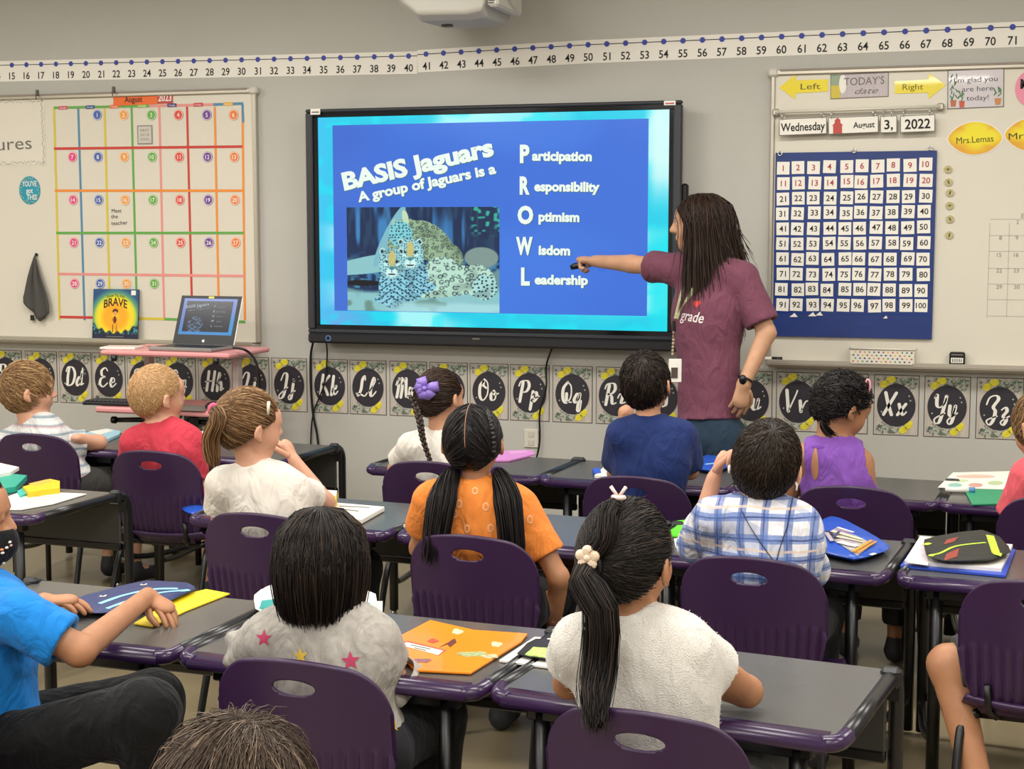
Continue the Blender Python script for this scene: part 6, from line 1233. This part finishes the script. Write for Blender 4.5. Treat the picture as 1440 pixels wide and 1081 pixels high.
for x_, y_, c_, r_ in ((371, 897, 'B2355A', .014), (493, 929, 'B2355A', .015), (460, 869, '3C8C8C', .013), (423, 922, 'C9A83A', .013), (552, 1020, 'C9A83A', .012), (560, 960, 'B2355A', .010)): decal(P_['shirt'], x_, y_, starp(r_*1.35), mat('star_'+c_, c_, .7), 'star_print', bs, rot=.15*math.sin(x_))
for q, sx_ in ((0, -1), (1, 1)):     # flutter sleeves
    s_ = P_['shl'][q]-bs; e_ = P_['arm'][q]['el']-bs; dr = nrm(e_-s_); c_ = s_+dr*.090; a1 = nrm(np.cross(dr, V3(0, 1, .2))); a2 = np.cross(dr, a1); mb = MB(); vs = []; 
    for j in range(4):
        for k in range(40): t_ = 6.283*k/40; rr = .055+.012*j/3+.007*j/3*math.sin(t_*7); vs.append(c_+dr*(.012*j)+(a1*math.cos(t_)+a2*math.sin(t_))*rr)
    mb.add(vs, [(j*40+k, j*40+(k+1) % 40, (j+1)*40+(k+1) % 40, (j+1)*40+k) for j in range(3) for k in range(40)], True); o_ = mb.obj('sleeve_ruffle', cloth('heather', 'A39E97'), P_['root']); md = o_.modifiers.new('s', 'SOLIDIFY'); md.thickness = .003
# --- blue shirt boy at the left edge
hc = dpt(-54, 726, 3.22); pel = V3(CP_['blue'][0], CP_['blue'][1], .455); pel = np.array([*G(-8, 1050, .455)[:2], .455])
P_ = person('child in a bright blue T-shirt and black patterned face mask', hc, -62, -3, 0, 1.04, 1.04, pel, -62, sh=[dpt(-20, 850, 3.42), dpt(28, 868, 3.05)], neck=dpt(-30, 826, 3.2),
    arms=dict(L=A(dpt(20, 880, 3.55), Gz(62, 845, .645), dir=nrm(V3(1, .35, .02)), curl=.3, side=1), R=A(dpt(112, 915, 3.05), Gz(208, 838, .66), dir=nrm(G(250, 866, .625)-G(208, 838, .66)), curl=.3, side=-1)), skin='tan', shirt=cloth('azure', '1478C8', var=.05), pants=(cloth('black', '08080A'), 1.3), knees=[dpt(215, 985, 3.35), dpt(205, 1002, 3.0)], feet=[V3(*G(240, 1250, .07)), V3(*G(215, 1300, .07))], h=.005, sleeve=.72, torso=1.1, shirtlen=.05, wrinkle=(.004, 22))
ha = Hair(hc, P_['HR'], 1.04, ('17120F', '241C17', '30261F'), .0009); ha.short(4200, .014, .03, jit=.5, hl=-.014); ha.build(P_['base'], P_['root'], hairm, h=.005)
HR, HS, bs = P_['HR'], 1.04, P_['base']
def HL(x, y, z): return hc+HR@(V3(x, y, z)*HS)-bs
V = []; nu, nv = 18, 12
for j in range(nv+1):
    el_ = RA(-62+92*j/nv)
    for i in range(nu+1): a = RA(-78+156*i/nu); k = 1+.10*math.cos(a)**6*math.cos(el_)**2; V.append(HL(.062*math.sin(a)*math.cos(el_)**.6, .012+.090*k*math.cos(a)*math.cos(el_)**.6, -.050+.055*math.sin(el_)))
mo = link('face_mask', mesh_np('face_mask', V, None, [(j*(nu+1)+i, j*(nu+1)+i+1, (j+1)*(nu+1)+i+1, (j+1)*(nu+1)+i) for j in range(nv) for i in range(nu)], [cloth('mask_black', '101014')]), P_['root']); md = mo.modifiers.new('s', 'SOLIDIFY'); md.thickness = .0025
for z_ in (-.03, -.07): MB().tube(crom([tuple(HL(.058, .035, z_)), tuple(HL(.072, .012, z_*.6)), tuple(HL(.080, -.01, -.01 if z_ > -.05 else -.03)), tuple(HL(.082, -.022, -.005 if z_ > -.05 else -.028))], 4), .0016, 6).obj('ear_loop', M['black'], mo)
for k in range(14):
    a = RA(20+55*((k*.37) % 1)); el_ = RA(-45+60*((k*.61) % 1)); c_ = HL(.0645*math.sin(a)*math.cos(el_)**.6, .012+.094*math.cos(a)*math.cos(el_)**.6+.001, -.050+.057*math.sin(el_)); MB().ell(c_, (.0045, .0045, .003), 8, 5).obj('flower_print', pc(['E6D8C8', 'D98A5A', 'C9A0A0'][k % 3]), mo)
# --- orange shirt
hc = hat(666, 623, 'orange', .04); D_ = depth(hc)
P_ = person('child in an orange shirt with two long dark ponytails', hc, 6, 0, -3, 1.0, 1.0, seat_p('orange', .02), -2, sh=[dpt(604, 702, D_), dpt(732, 712, D_)], neck=dpt(664, 682, D_),
    arms=dict(L=A(dpt(590, 770, D_+.12), Gz(610, 742, .645)), R=A(dpt(786, 812, D_-.02), dpt(778, 884, D_+.10))), skin='tan', shirt=cloth('orange', 'E2853A', var=.06), pants=(cloth('black', '0C0C0E'), 1.8), sleeve=(.6, .68), torso=1.08, shirtlen=.04)
ha = Hair(hc, P_['HR'], 1.0, ('0D0B0C', '181314', '332B29'), .0014)
for sx_ in (-1, 1): ha.pony(1300, (sx_*.72, -.42, -.42), lift=.035, bump=.02, filt=(lambda s_: (lambda d: (d[:, 0]-.03)*s_ > .035))(sx_))
for sx_, pts in ((-1, [(640, 660, -.02), (624, 690, -.10), (614, 740, -.13), (608, 790, -.13)]), (1, [(700, 662, -.02), (712, 692, -.10), (718, 735, -.13), (722, 785, -.13)])):
    p_ = [dpt(a, b, D_+c__) for a, b, c__ in pts]; ha.tail(p_[0], p_[1:], 650, .040, .75, K=12, belly=.45)
ha.build(P_['base'], P_['root'], hairm); bs = P_['base']
pl = [surf(np.array([nrm((.03, math.cos(a)*-1, math.sin(a)))]), np.array([1.06]))[0] for a in np.linspace(-.1, 1.5, 14)]; MB().tube([tuple(q) for q in (ha.w(np.array(pl))-bs)], .0010, 5).obj('scalp_parting', skinm('tan'), P_['root'])
mb = MB()
for k in range(13):
    a = 1.25-k*.13; q = surf(np.array([nrm((.80, -.25-.25*math.cos(a), math.sin(a)*.9))]), np.array([1.07]))[0]; mb.ell(ha.w(np.array([q]))[0]-bs, (.008, .009, .010), 8, 6, R=Matrix.Rotation(.6 if k % 2 else -.6, 3, 'Y'))
o_ = mb.obj('side_braid', mat('braid_black', '141011', .4), P_['root'])
pr = mat('pale_print', 'E8B48A', .7)
for x_, y_ in ((646, 708), (683, 712), (640, 722), (657, 743), (668, 690), (690, 742), (745, 730), (640, 768)): decal(P_['shirt'], x_, y_, ellpts(0, 0, .009, .012, 12), pr, 'shirt_print', bs, rings=2); decal(P_['shirt'], x_, y_, ellpts(0, 0, .006, .008, 10), cloth('orange', 'E2853A'), 'print_centre', bs, rings=2, lift=.0022)
for sx_, (a, b) in ((-1, (641, 663)), (1, (699, 664))): q = dpt(a, b, D_-.03)-bs; MB().tube([tuple(q+V3(.016*math.cos(t_), .004, .010*math.sin(t_))) for t_ in np.linspace(0, 6.28, 12, endpoint=False)], .006, 7, closed=True).obj('hair_band', mat('violet_band', '5A3E9A', .5), P_['root'])
# --- plaid shirt
hc = hat(1077, 652, 'plaid', .02); D_ = depth(hc)
plaid = bandmat('plaid', 'DDDCE2', [(2, .052, .0, .38, '5F7CB8', .8), (0, .060, .0, .34, '4A68AE', .75), (2, .052, .12, .20, '22387C', .85), (0, .060, .10, .16, '22387C', .8), (1, .060, .0, .34, '5F7CB8', .35), (2, .104, .78, .84, 'D9C2B0', .8)], warp=.006)
P_ = person('child in a blue and white plaid shirt with earphones', hc, 0, 2, 12, 1.03, 1.10, seat_p('plaid', .02), -4, sh=[dpt(1004, 728, D_), dpt(1122, 738, D_)], neck=dpt(1070, 712, D_),
    arms=dict(L=A(dpt(978, 766, D_+.14), dpt(1004, 672, D_+.10), dir=nrm(V3(.35, .2, 1)), fs=.35, pn=V3(1, 0, 0), curl=.5), R=A(dpt(1140, 800, D_+.10), Gz(1125, 770, .65), fs=.5)), skin='fair', shirt=plaid, pants=(cloth('dark', '26262B'), 1.8), torso=1.22, shirtlen=.12, wrinkle=(.004, 24))
ha = Hair(hc, P_['HR'], 1.10, ('1E1712', '2B2119', '43352A'), .0012); ha.short(3600, .022, .05, jit=.3); ha.build(P_['base'], P_['root'], hairm); bs = P_['base']
for pts in ([(1035, 692), (1045, 722), (1062, 752), (1086, 786)], [(1112, 712), (1108, 735), (1098, 765), (1092, 787)]):
    p_ = []
    for x_, y_ in pts: q, _ = hitpx(P_['shirt'], bs, x_, y_); p_.append((q if q is not None else dpt(x_, y_, D_-.07))-bs-Fv*.004)
    ear = hc+P_['HR']@(V3(-.082 if pts[0][0] < 1060 else .082, -.02, -.02)*1.1)-bs; MB().tube([tuple(v) for v in crom([ear]+p_, 5)], .0012, 6).obj('earphone_wire', M['black'], P_['root']); MB().tube([tuple(ear), tuple(ear+V3(0, -.004, -.022))], [.005, .0035], 7).obj('earbud', M['white'], P_['root'])
# --- ponytail girl (white tee)
hc = hat(352, 599, 'pony', .02); D_ = depth(hc)
P_ = person('child in a white T-shirt with a light brown ponytail and pink tie', hc, -38, -3, 4, 1.0, 1.02, seat_p('pony', .02), -8, sh=[dpt(312, 680, D_), dpt(412, 690, D_)], neck=dpt(360, 662, D_),
    arms=dict(L=A(dpt(310, 750, D_+.12), Gz(330, 720, .65)), R=A(dpt(458, 706, D_+.17), dpt(414, 648, D_+.20), dir=nrm(V3(-.5, .1, .8)), pn=V3(-1, .1, -.3), curl=.5)), skin='fair', shirt=cloth('offwhite', 'DDD6CC', var=.03), pants=(cloth('dark', '26262B'), 1.8), sleeve=(.5, .55), torso=1.08)
ha = Hair(hc, P_['HR'], 1.02, ('5B3F28', '7D5C3C', 'A8865C'), .0013); tie = (-.15, -1, .35); ha.pony(2400, tie, lift=.05, bump=.035)
tw = ha.w(surf(np.array([nrm(tie)]), np.array([1.12])))[0]; ha.tail(tw, [dpt(307, 588, D_-.12), dpt(296, 618, D_-.11), dpt(300, 655, D_-.10)], 420, .026, .4, K=10); ha.build(P_['base'], P_['root'], hairm)
bs = P_['base']; MB().tube([tuple(tw-bs+V3(.013*math.cos(a)*.6, .013*math.cos(a)*.7, .014*math.sin(a))) for a in np.linspace(0, 6.28, 12, endpoint=False)], .008, 8, closed=True).obj('hair_tie', mat('pink_tie', 'E0557E', .6), P_['root'])
q = ha.w(surf(np.array([nrm((.75, .25, .45))]), np.array([1.08])))[0]-bs; MB().tube([tuple(q-V3(0, 0, .02)), tuple(q+V3(.004, 0, .02))], .005, 6).obj('hair_clip', mat('clip_white', 'E8E2D0', .3), P_['root'])
# --- blue/pink pouch on her seat edge
q = G(268, 716, .42); t, c_, bv_ = pouch('pencil_pouch', 'small bright blue and pink pouch on the lap of the red shirt', 'pouch', [(254, 722), (262, 708), (290, 706), (293, 722), (275, 730)], .47, .03, blu)
# --- purple bow girl
hc = hat(620, 560, 'bow', .06); D_ = depth(hc)
P_ = person('child in a white shirt with a braid and a purple bow', hc, -22, -2, -4, .98, .98, seat_p('bow', .03), -4, sh=[dpt(577, 628, D_), dpt(662, 630, D_)], neck=dpt(620, 614, D_), arms=dict(L=A(dpt(556, 660, D_+.14), Gz(575, 644, .645)), R=A(dpt(680, 670, D_+.1), Gz(670, 650, .645))), skin='light', shirt=cloth('cream', 'E0DAD0', var=.03), pants=(cloth('dark', '26262B'), 1.8), sleeve=.6, shirtlen=.02)
ha = Hair(hc, P_['HR'], .98, ('21150F', '35241B', '4A3426'), .0015); tie = (-.55, -.85, -.05); ha.pony(1700, tie, lift=.04, bump=.02); ha.build(P_['base'], P_['root'], hairm); bs = P_['base']
tw = ha.w(surf(np.array([nrm(tie)]), np.array([1.1])))[0]; pb = crom([tw, dpt(590, 590, D_-.10), dpt(595, 618, D_-.11), dpt(605, 648, D_-.12)], 9); mb = MB(); L_ = len(pb)
for k, q in enumerate(pb):
    w_ = .015*(1-.45*k/L_)
    for sx_ in (-1, 1): mb.ell(q-bs+Rv*sx_*w_*.42+V3(0, -.004 if (k % 2) == (sx_ > 0) else .002, 0), (w_*.62, w_*.6, w_*.85), 8, 6, R=Matrix.Rotation(sx_*.55, 3, 'Y'))
mb.obj('braid', mat('braid_brown', '2C1C14', .45, bump=.6, bscale=200), P_['root'])['kind'] = 'stuff'
bw = mat('purple_bow', '8F76CE', .5); q = dpt(597, 546, D_-.13)-bs; bo = MB()
for a, l_ in ((.15, .052), (1.9, .042), (3.5, .034), (4.6, .040), (5.4, .044), (2.7, .036)):
    dx, dz = math.cos(a), math.sin(a); up_ = V3(-dz, 0, dx); d_ = Rv*dx+V3(0, 0, dz); nn = Rv*(-dz)+V3(0, 0, dx)
    vs = []
    for j in range(7):
        f = j/6; w_ = .006+.013*math.sin(min(1, f*1.25)*math.pi*.62); 
        for s_ in (-1, 0, 1): vs.append(q+d_*l_*f+nn*w_*s_-Fv*(.016*math.sin(f*math.pi)*(1 if s_ == 0 else .55)))
    bo.add(vs, [(j*3+k, j*3+k+1, j*3+k+4, j*3+k+3) for j in range(6) for k in range(2)], True)
bo.ell(q-Fv*.012, (.009, .009, .009), 10, 8); o_ = bo.obj('hair_bow', bw, P_['root']); md = o_.modifiers.new('s', 'SOLIDIFY'); md.thickness = .002
# --- navy shirt
hc = hat(909, 540, 'navy', .05); D_ = depth(hc)
P_ = person('child in a navy T-shirt sitting just below the teacher', hc, -8, 2, -4, 1.02, 1.02, seat_p('navy', .03), -6, sh=[dpt(872, 612, D_), dpt(960, 612, D_)], neck=dpt(914, 592, D_), arms=dict(L=A(dpt(866, 665, D_+.16), dpt(880, 600, D_+.2), dir=V3(0, 0, 1)), R=A(dpt(970, 662, D_+.08), Gz(945, 662, .65))), skin='light', shirt=cloth('navy', '1D2E62', var=.05), pants=(cloth('dark', '26262B'), .95), sleeve=(.7, .85), torso=1.1, wrinkle=(.004, 24))
ha = Hair(hc, P_['HR'], 1.02, ('191210', '281D18', '3D2F28'), .0014); ha.short(2400, .035, .12, whorl=(.15, -.5, .8), jit=.4); ha.build(P_['base'], P_['root'], hairm)
# --- purple tank girl
hc = hat(1184, 572, 'tank', .05); D_ = depth(hc)
P_ = person('child in a purple sleeveless top with dark braided hair and pink clip', hc, -50, -22, 6, 1.0, 1.02, seat_p('tank', .03), -6, sh=[dpt(1128, 640, D_), dpt(1212, 650, D_)], neck=dpt(1164, 622, D_), arms=dict(L=A(dpt(1112, 690, D_+.1), Gz(1130, 672, .65)), R=A(dpt(1220, 690, D_+.02), Gz(1205, 680, .65))), skin='tan', shirt=cloth('violet', '7E4FA8', var=.06), pants=(cloth('dark', '26262B'), 1.8), sleeveless=True, torso=1.02, eyes=True)
ha = Hair(hc, P_['HR'], 1.02, ('0D0B0B', '191415', '3A3434'), .0014); ha.pony(2000, (-.3, -.9, -.35), lift=.05, bump=.03); 
d = roots(900); P0 = surf(d, np.full(len(d), 1.05)); th = RNG.random(len(d))*6.28; ha.put(np.stack([P0+np.stack([.007*np.cos(th+q*5), .007*np.sin(th+q*5), .006*np.sin(th*2+q*5)], 1)*(1+.0*q)+RNG.normal(size=P0.shape)*.0015 for q in np.linspace(0, 1, 7)], 1))
tw = dpt(1156, 592, D_-.05); ha.tail(tw, [dpt(1160, 602, D_-.045), dpt(1172, 615, D_-.03), dpt(1190, 624, D_-.01)], 200, .011, .5, K=8); ha.build(P_['base'], P_['root'], hairm); bs = P_['base']
q = ha.w(surf(np.array([nrm((.55, .35, .75))]), np.array([1.09])))[0]-bs; MB().tube([tuple(q+V3(.022*math.cos(a)*.35, .0, .022*math.sin(a))) for a in np.linspace(0, 6.28, 14, endpoint=False)], .0035, 6, closed=True).obj('hair_clip', mat('clip_pink', 'EBA0AE', .3), P_['root'])
decal(P_['shirt'], 1146, 652, [(.012*math.sin(a)*(1-.3*math.cos(a)), .055*math.cos(a)) for a in np.linspace(0, 6.283, 20, endpoint=False)], skinm('tan'), 'keyhole_opening', bs); decal(P_['shirt'], 1150, 628, ellpts(0, 0, .022, .006, 12), cloth('violet2', '6E4198'), 'neck_tie', bs)
# --- red shirt
hc = hat(222, 556, 'red', .03); D_ = depth(hc)
P_ = person('child with buzzed blond hair in a red shirt', hc, -32, 2, 4, 1.04, 1.10, seat_p('red', .02), -10, sh=[dpt(188, 622, D_), dpt(268, 624, D_)], neck=dpt(226, 602, D_), arms=dict(L=A(dpt(182, 672, D_+.1), Gz(196, 632, .65)), R=A(dpt(276, 690, D_+.0), dpt(270, 735, D_+.15))), skin='fair', shirt=cloth('red', 'C23A4A', var=.05), pants=(cloth('dark', '26262B'), .9), sleeve=.75, torso=1.12)
ha = Hair(hc, P_['HR'], 1.10, ('B98F62', 'CFA97A', 'DDBE92'), .0011); ha.short(2400, .010, .02, jit=.5); ha.build(P_['base'], P_['root'], hairm)
# --- striped shirt
hc = hat(40, 549, 'stripe', .05); D_ = depth(hc)
strp = bandmat('stripes', 'D4D3D0', [(2, .034, .0, .28, '6E8796', .8), (2, .068, .45, .58, 'C79AA0', .6), (2, .017, .6, .75, 'A9B6BC', .6)], warp=.002)
P_ = person('child in a striped polo shirt at far left looking at the screen', hc, -50, 0, 2, 1.04, 1.08, seat_p('stripe', .04), -22, sh=[dpt(8, 622, D_+.05), dpt(86, 624, D_)], neck=dpt(42, 600, D_), arms=dict(L=A(dpt(10, 660, D_+.25), Gz(60, 622, .65)), R=A(dpt(140, 622, D_+.05), Gz(108, 616, .66), dir=nrm(V3(-.5, .8, 0)))), skin='fair', shirt=strp, pants=(cloth('greyshorts', '3C3A38'), .95), sleeve=.65, torso=1.12, eyes=True)
ha = Hair(hc, P_['HR'], 1.08, ('7A5B3C', '9E7C54', 'C4A274'), .0014); ha.short(2600, .05, .14, whorl=(.2, -.75, .5), jit=.3, fwd=.4); ha.build(P_['base'], P_['root'], hairm)
# --- coral shirt, right edge
hc = hat(1466, 600, 'coral', .06); D_ = depth(hc)
P_ = person('child in a coral shirt cut by the right edge', hc, 42, -18, 0, 1.0, 1.05, seat_p('coral', .05), 10, sh=[dpt(1444, 668, D_), dpt(1530, 668, D_)], neck=dpt(1480, 652, D_), skin='light', shirt=cloth('coral', 'E0606A'), pants=(cloth('dark', '26262B'), 1.8), sleeve=.8)
ha = Hair(hc, P_['HR'], 1.05, ('5E4630', '8A6A48', 'AE8C62'), .0015); ha.short(2200, .06, .12, jit=.35); ha.build(P_['base'], P_['root'], hairm)
# --- bare-legged child, right edge
kn = [dpt(1334, 935, 3.86), dpt(1470, 905, 4.1)]; hc = dpt(1600, 620, 3.9)
P_ = person('child in grey shorts at the right edge with a bare leg turned out', hc, 20, 0, 0, 1.12, 1.05, seat_p('shorts', .04, side=.07), 22, arms=dict(L=A(dpt(1530, 800, 3.95), dpt(1520, 790, 4.1)), R=A(dpt(1600, 800, 3.8), dpt(1560, 790, 4.0))), skin='tan', shirt=cloth('plainwhite', 'D8D4CC'), pants=(cloth('grey_shorts', '3E3E40'), .93), knees=kn, feet=[V3(*dpt(1392, 1120, 3.74)[:2], .07), V3(*dpt(1480, 1100, 4.0)[:2], .07)])
ha = Hair(hc, P_['HR'], 1.05, ('2B1E16', '3A2A1E'), .002); ha.short(700, .04, .12); ha.build(P_['base'], P_['root'], hairm, h=.008)
# --- head at the bottom edge
hc = dpt(334, 1148, 1.66); c0_ = (hc[0], hc[1]-.02); chair('purple chair under the child whose brown hair shows at the bottom edge', (c0_[0], c0_[1], 0), 0, CHG)
P_ = person('child whose tousled brown hair rises at the bottom edge', hc, 6, 0, 0, 1.0, 1.0, V3(c0_[0], c0_[1]+.03, .455), 0, skin='light', shirt=cloth('plainwhite', 'D8D4CC'), pants=(cloth('dark', '26262B'), 1.8), h=.009)
ha = Hair(hc, P_['HR'], 1.0, ('332820', '56463A', '7E6C5A'), .0005); ha.short(8500, .075, .16, whorl=(.25, .25, .95), jit=.16); ha.short(2500, .07, .26, whorl=(.1, -.1, .95), jit=.35); ha.short(60, .09, .45, whorl=(.15, -.3, .95), jit=.5); ha.build(P_['base'], P_['root'], hairm, h=.008)
# --- teacher
DT = 6.35; hc = dpt(983, 314, DT)
TS = 1.30; shR_ = dpt(948, 378, DT+.10); shL_ = dpt(1046, 392, DT-.10)
P_ = person('teacher in a maroon T-shirt with long brown hair pointing at the screen', hc, 102, -3, 0, TS, 1.10, dpt(998, 618, DT), 152, sh=[shL_, shR_], neck=dpt(993, 368, DT),
    arms=dict(R=A(dpt(888, 371, DT+.26), dpt(836, 367, DT+.42), dir=nrm(dpt(806, 364, DT+.52)-dpt(836, 367, DT+.42)), pn=V3(0, 0, -1), curl=.5, point=True, side=-1), L=A(dpt(1078, 468, DT-.14), dpt(1046, 540, DT-.17), dir=nrm(V3(-.16, 0, -1)), pn=nrm(V3(-.5, .8, 0)), curl=.25, side=1)),
    skin='olive', shirt=cloth('maroon', '6E3F50', var=.06), pants=(cloth('denim', '1E3040', bump=.3), 1.95), shoes='1A1A1C', knees=[dpt(1030, 740, DT-.05), dpt(975, 740, DT+.05)], feet=[V3(*dpt(1030, 830, DT-.02)[:2], .08), V3(*dpt(972, 830, DT+.08)[:2], .08)], h=.007, eyes=True, torso=.93, sleeve=(.82, .55), shirtlen=-.115, adult=True, collar=.006, so=.020, wrinkle=(.006, 18))
bs = P_['base']; ha = Hair(hc, P_['HR'], 1.10, ('21160F', '33231B', '402D23'), .0014)
ha.loose(3800, -.30, part=.0, face=64, out=1.09, inward=-.22, zj=.05, K=10, jit=.05); ha.loose(1200, -.24, part=.0, face=66, out=1.14, inward=-.3, zj=.06, K=9, jit=.06)
ha.build(bs, P_['root'], hairm, capfn=lambda g, H, R_: g.ell(H((0, -.045, -.06)), (.07, .05, .11), R_, .03))
S_ = P_['shirt']
def sp(x_, y_, lift=.006):
    q, n = hitpx(S_, bs, x_, y_); return (q if q is not None else dpt(x_, y_, DT-.12))-bs-Fv*lift
ly = mat('lanyard_print', 'C9CFA0', .6, var=.25, vscale=120)
def ribbon(pts, wd, m, name, parent):
    P__ = crom(pts, 5); V = []; n = len(P__)
    for i in range(n):
        d = nrm(P__[min(i+1, n-1)]-P__[max(i-1, 0)]); nn = nrm(np.cross(d, Fv))*wd/2; V += [P__[i]-nn, P__[i]+nn]
    me = bpy.data.meshes.new(name); me.from_pydata([tuple(v) for v in V], [], [(2*i, 2*i+1, 2*i+3, 2*i+2) for i in range(n-1)]); me.materials.append(m); me.update(); o_ = link(name, me, parent); md = o_.modifiers.new('s', 'SOLIDIFY'); md.thickness = .0015; return o_
ribbon([sp(970, 375), sp(966, 392), sp(958, 415), sp(950, 448)], .016, ly, 'lanyard_strap', P_['root']); ribbon([sp(992, 378), sp(984, 392), sp(970, 415), sp(952, 448)], .016, ly, 'lanyard_strap', P_['root'])
MB().box(sp(948, 458, .010), (.016, .008, .04), .003).obj('lanyard_clip', M['black'], P_['root'])
mb = MB()
for k in range(7): mb.ell(sp(947-.3*k, 468+5*k, .012), (.006, .006, .007), 8, 6)
mb.obj('bead_chain', mat('bead_beige', 'A58F72', .4), P_['root'])['kind'] = 'stuff'
bd = MB().box(sp(949, 521, .010), (.052, .004, .095), .002, R=Matrix.Rotation(YAW, 3, 'Z')).obj('id_badge', M['white'], P_['root']); MB().box(sp(948, 524, .0135), (.026, .003, .042), R=Matrix.Rotation(YAW, 3, 'Z')).obj('badge_photo', pc('4A3A36'), bd); MB().box(sp(949, 510, .0135), (.034, .003, .012), R=Matrix.Rotation(YAW, 3, 'Z')).obj('badge_text', grey, bd)
decal_text(S_, 947, 417, 'I', .085, mat('print_orange', 'D98A3C', .7), bs, .045, bold=.03, rot=-.08); decal_text(S_, 972, 444, 'grade', .045, mat('print_white', 'E2D8D6', .7), bs, .115, bold=.01, rot=-.1, shear=.3)
decal(S_, 980, 427, [(.016*math.sin(t_)**3*1.1, .0011*(13*math.cos(t_)-5*math.cos(2*t_)-2*math.cos(3*t_)-math.cos(4*t_))) for t_ in np.linspace(0, 6.283, 24, endpoint=False)], mat('print_red', 'C23A34', .7), 'apple_print', bs)
w_ = P_['arm'][0]; wd = nrm(w_['wr']-w_['el']); wc = w_['wr']-wd*.02-bs; a1 = nrm(np.cross(wd, V3(0, 1, 0))); a2 = np.cross(wd, a1)
wt = MB().tube([tuple(wc+(a1*math.cos(t_)+a2*math.sin(t_))*.031) for t_ in np.linspace(0, 6.283, 20, endpoint=False)], .0045, 6, closed=True); wt.obj('watch_band', M['black'], P_['root']); MB().ell(wc-nrm(Fv+Rv*.6)*.031, (.016, .012, .020), 12, 8).obj('watch_face', mat('dark_glass', '060A12', .1), P_['root'])
q = P_['arm'][1]; cp = q['wr']+q['dir']*.075*TS+V3(0, -.01, -.030); t = thing('presenter_remote', 'small black remote held in the pointing hand of the teacher', 'remote', cp); MB().tube([(-.035, 0, -.006), (-.02, 0, 0), (.03, 0, .008)], [.011, .015, .013], 12).obj('shell', M['black'], t); MB().ell((0, -.014, .008), (.006, .003, .005), 8, 6).obj('button', grey, t)
if 0: print('TRIS', sum(len(o.data.loops)-2*len(o.data.polygons) for o in bpy.data.objects if o.type == 'MESH'))
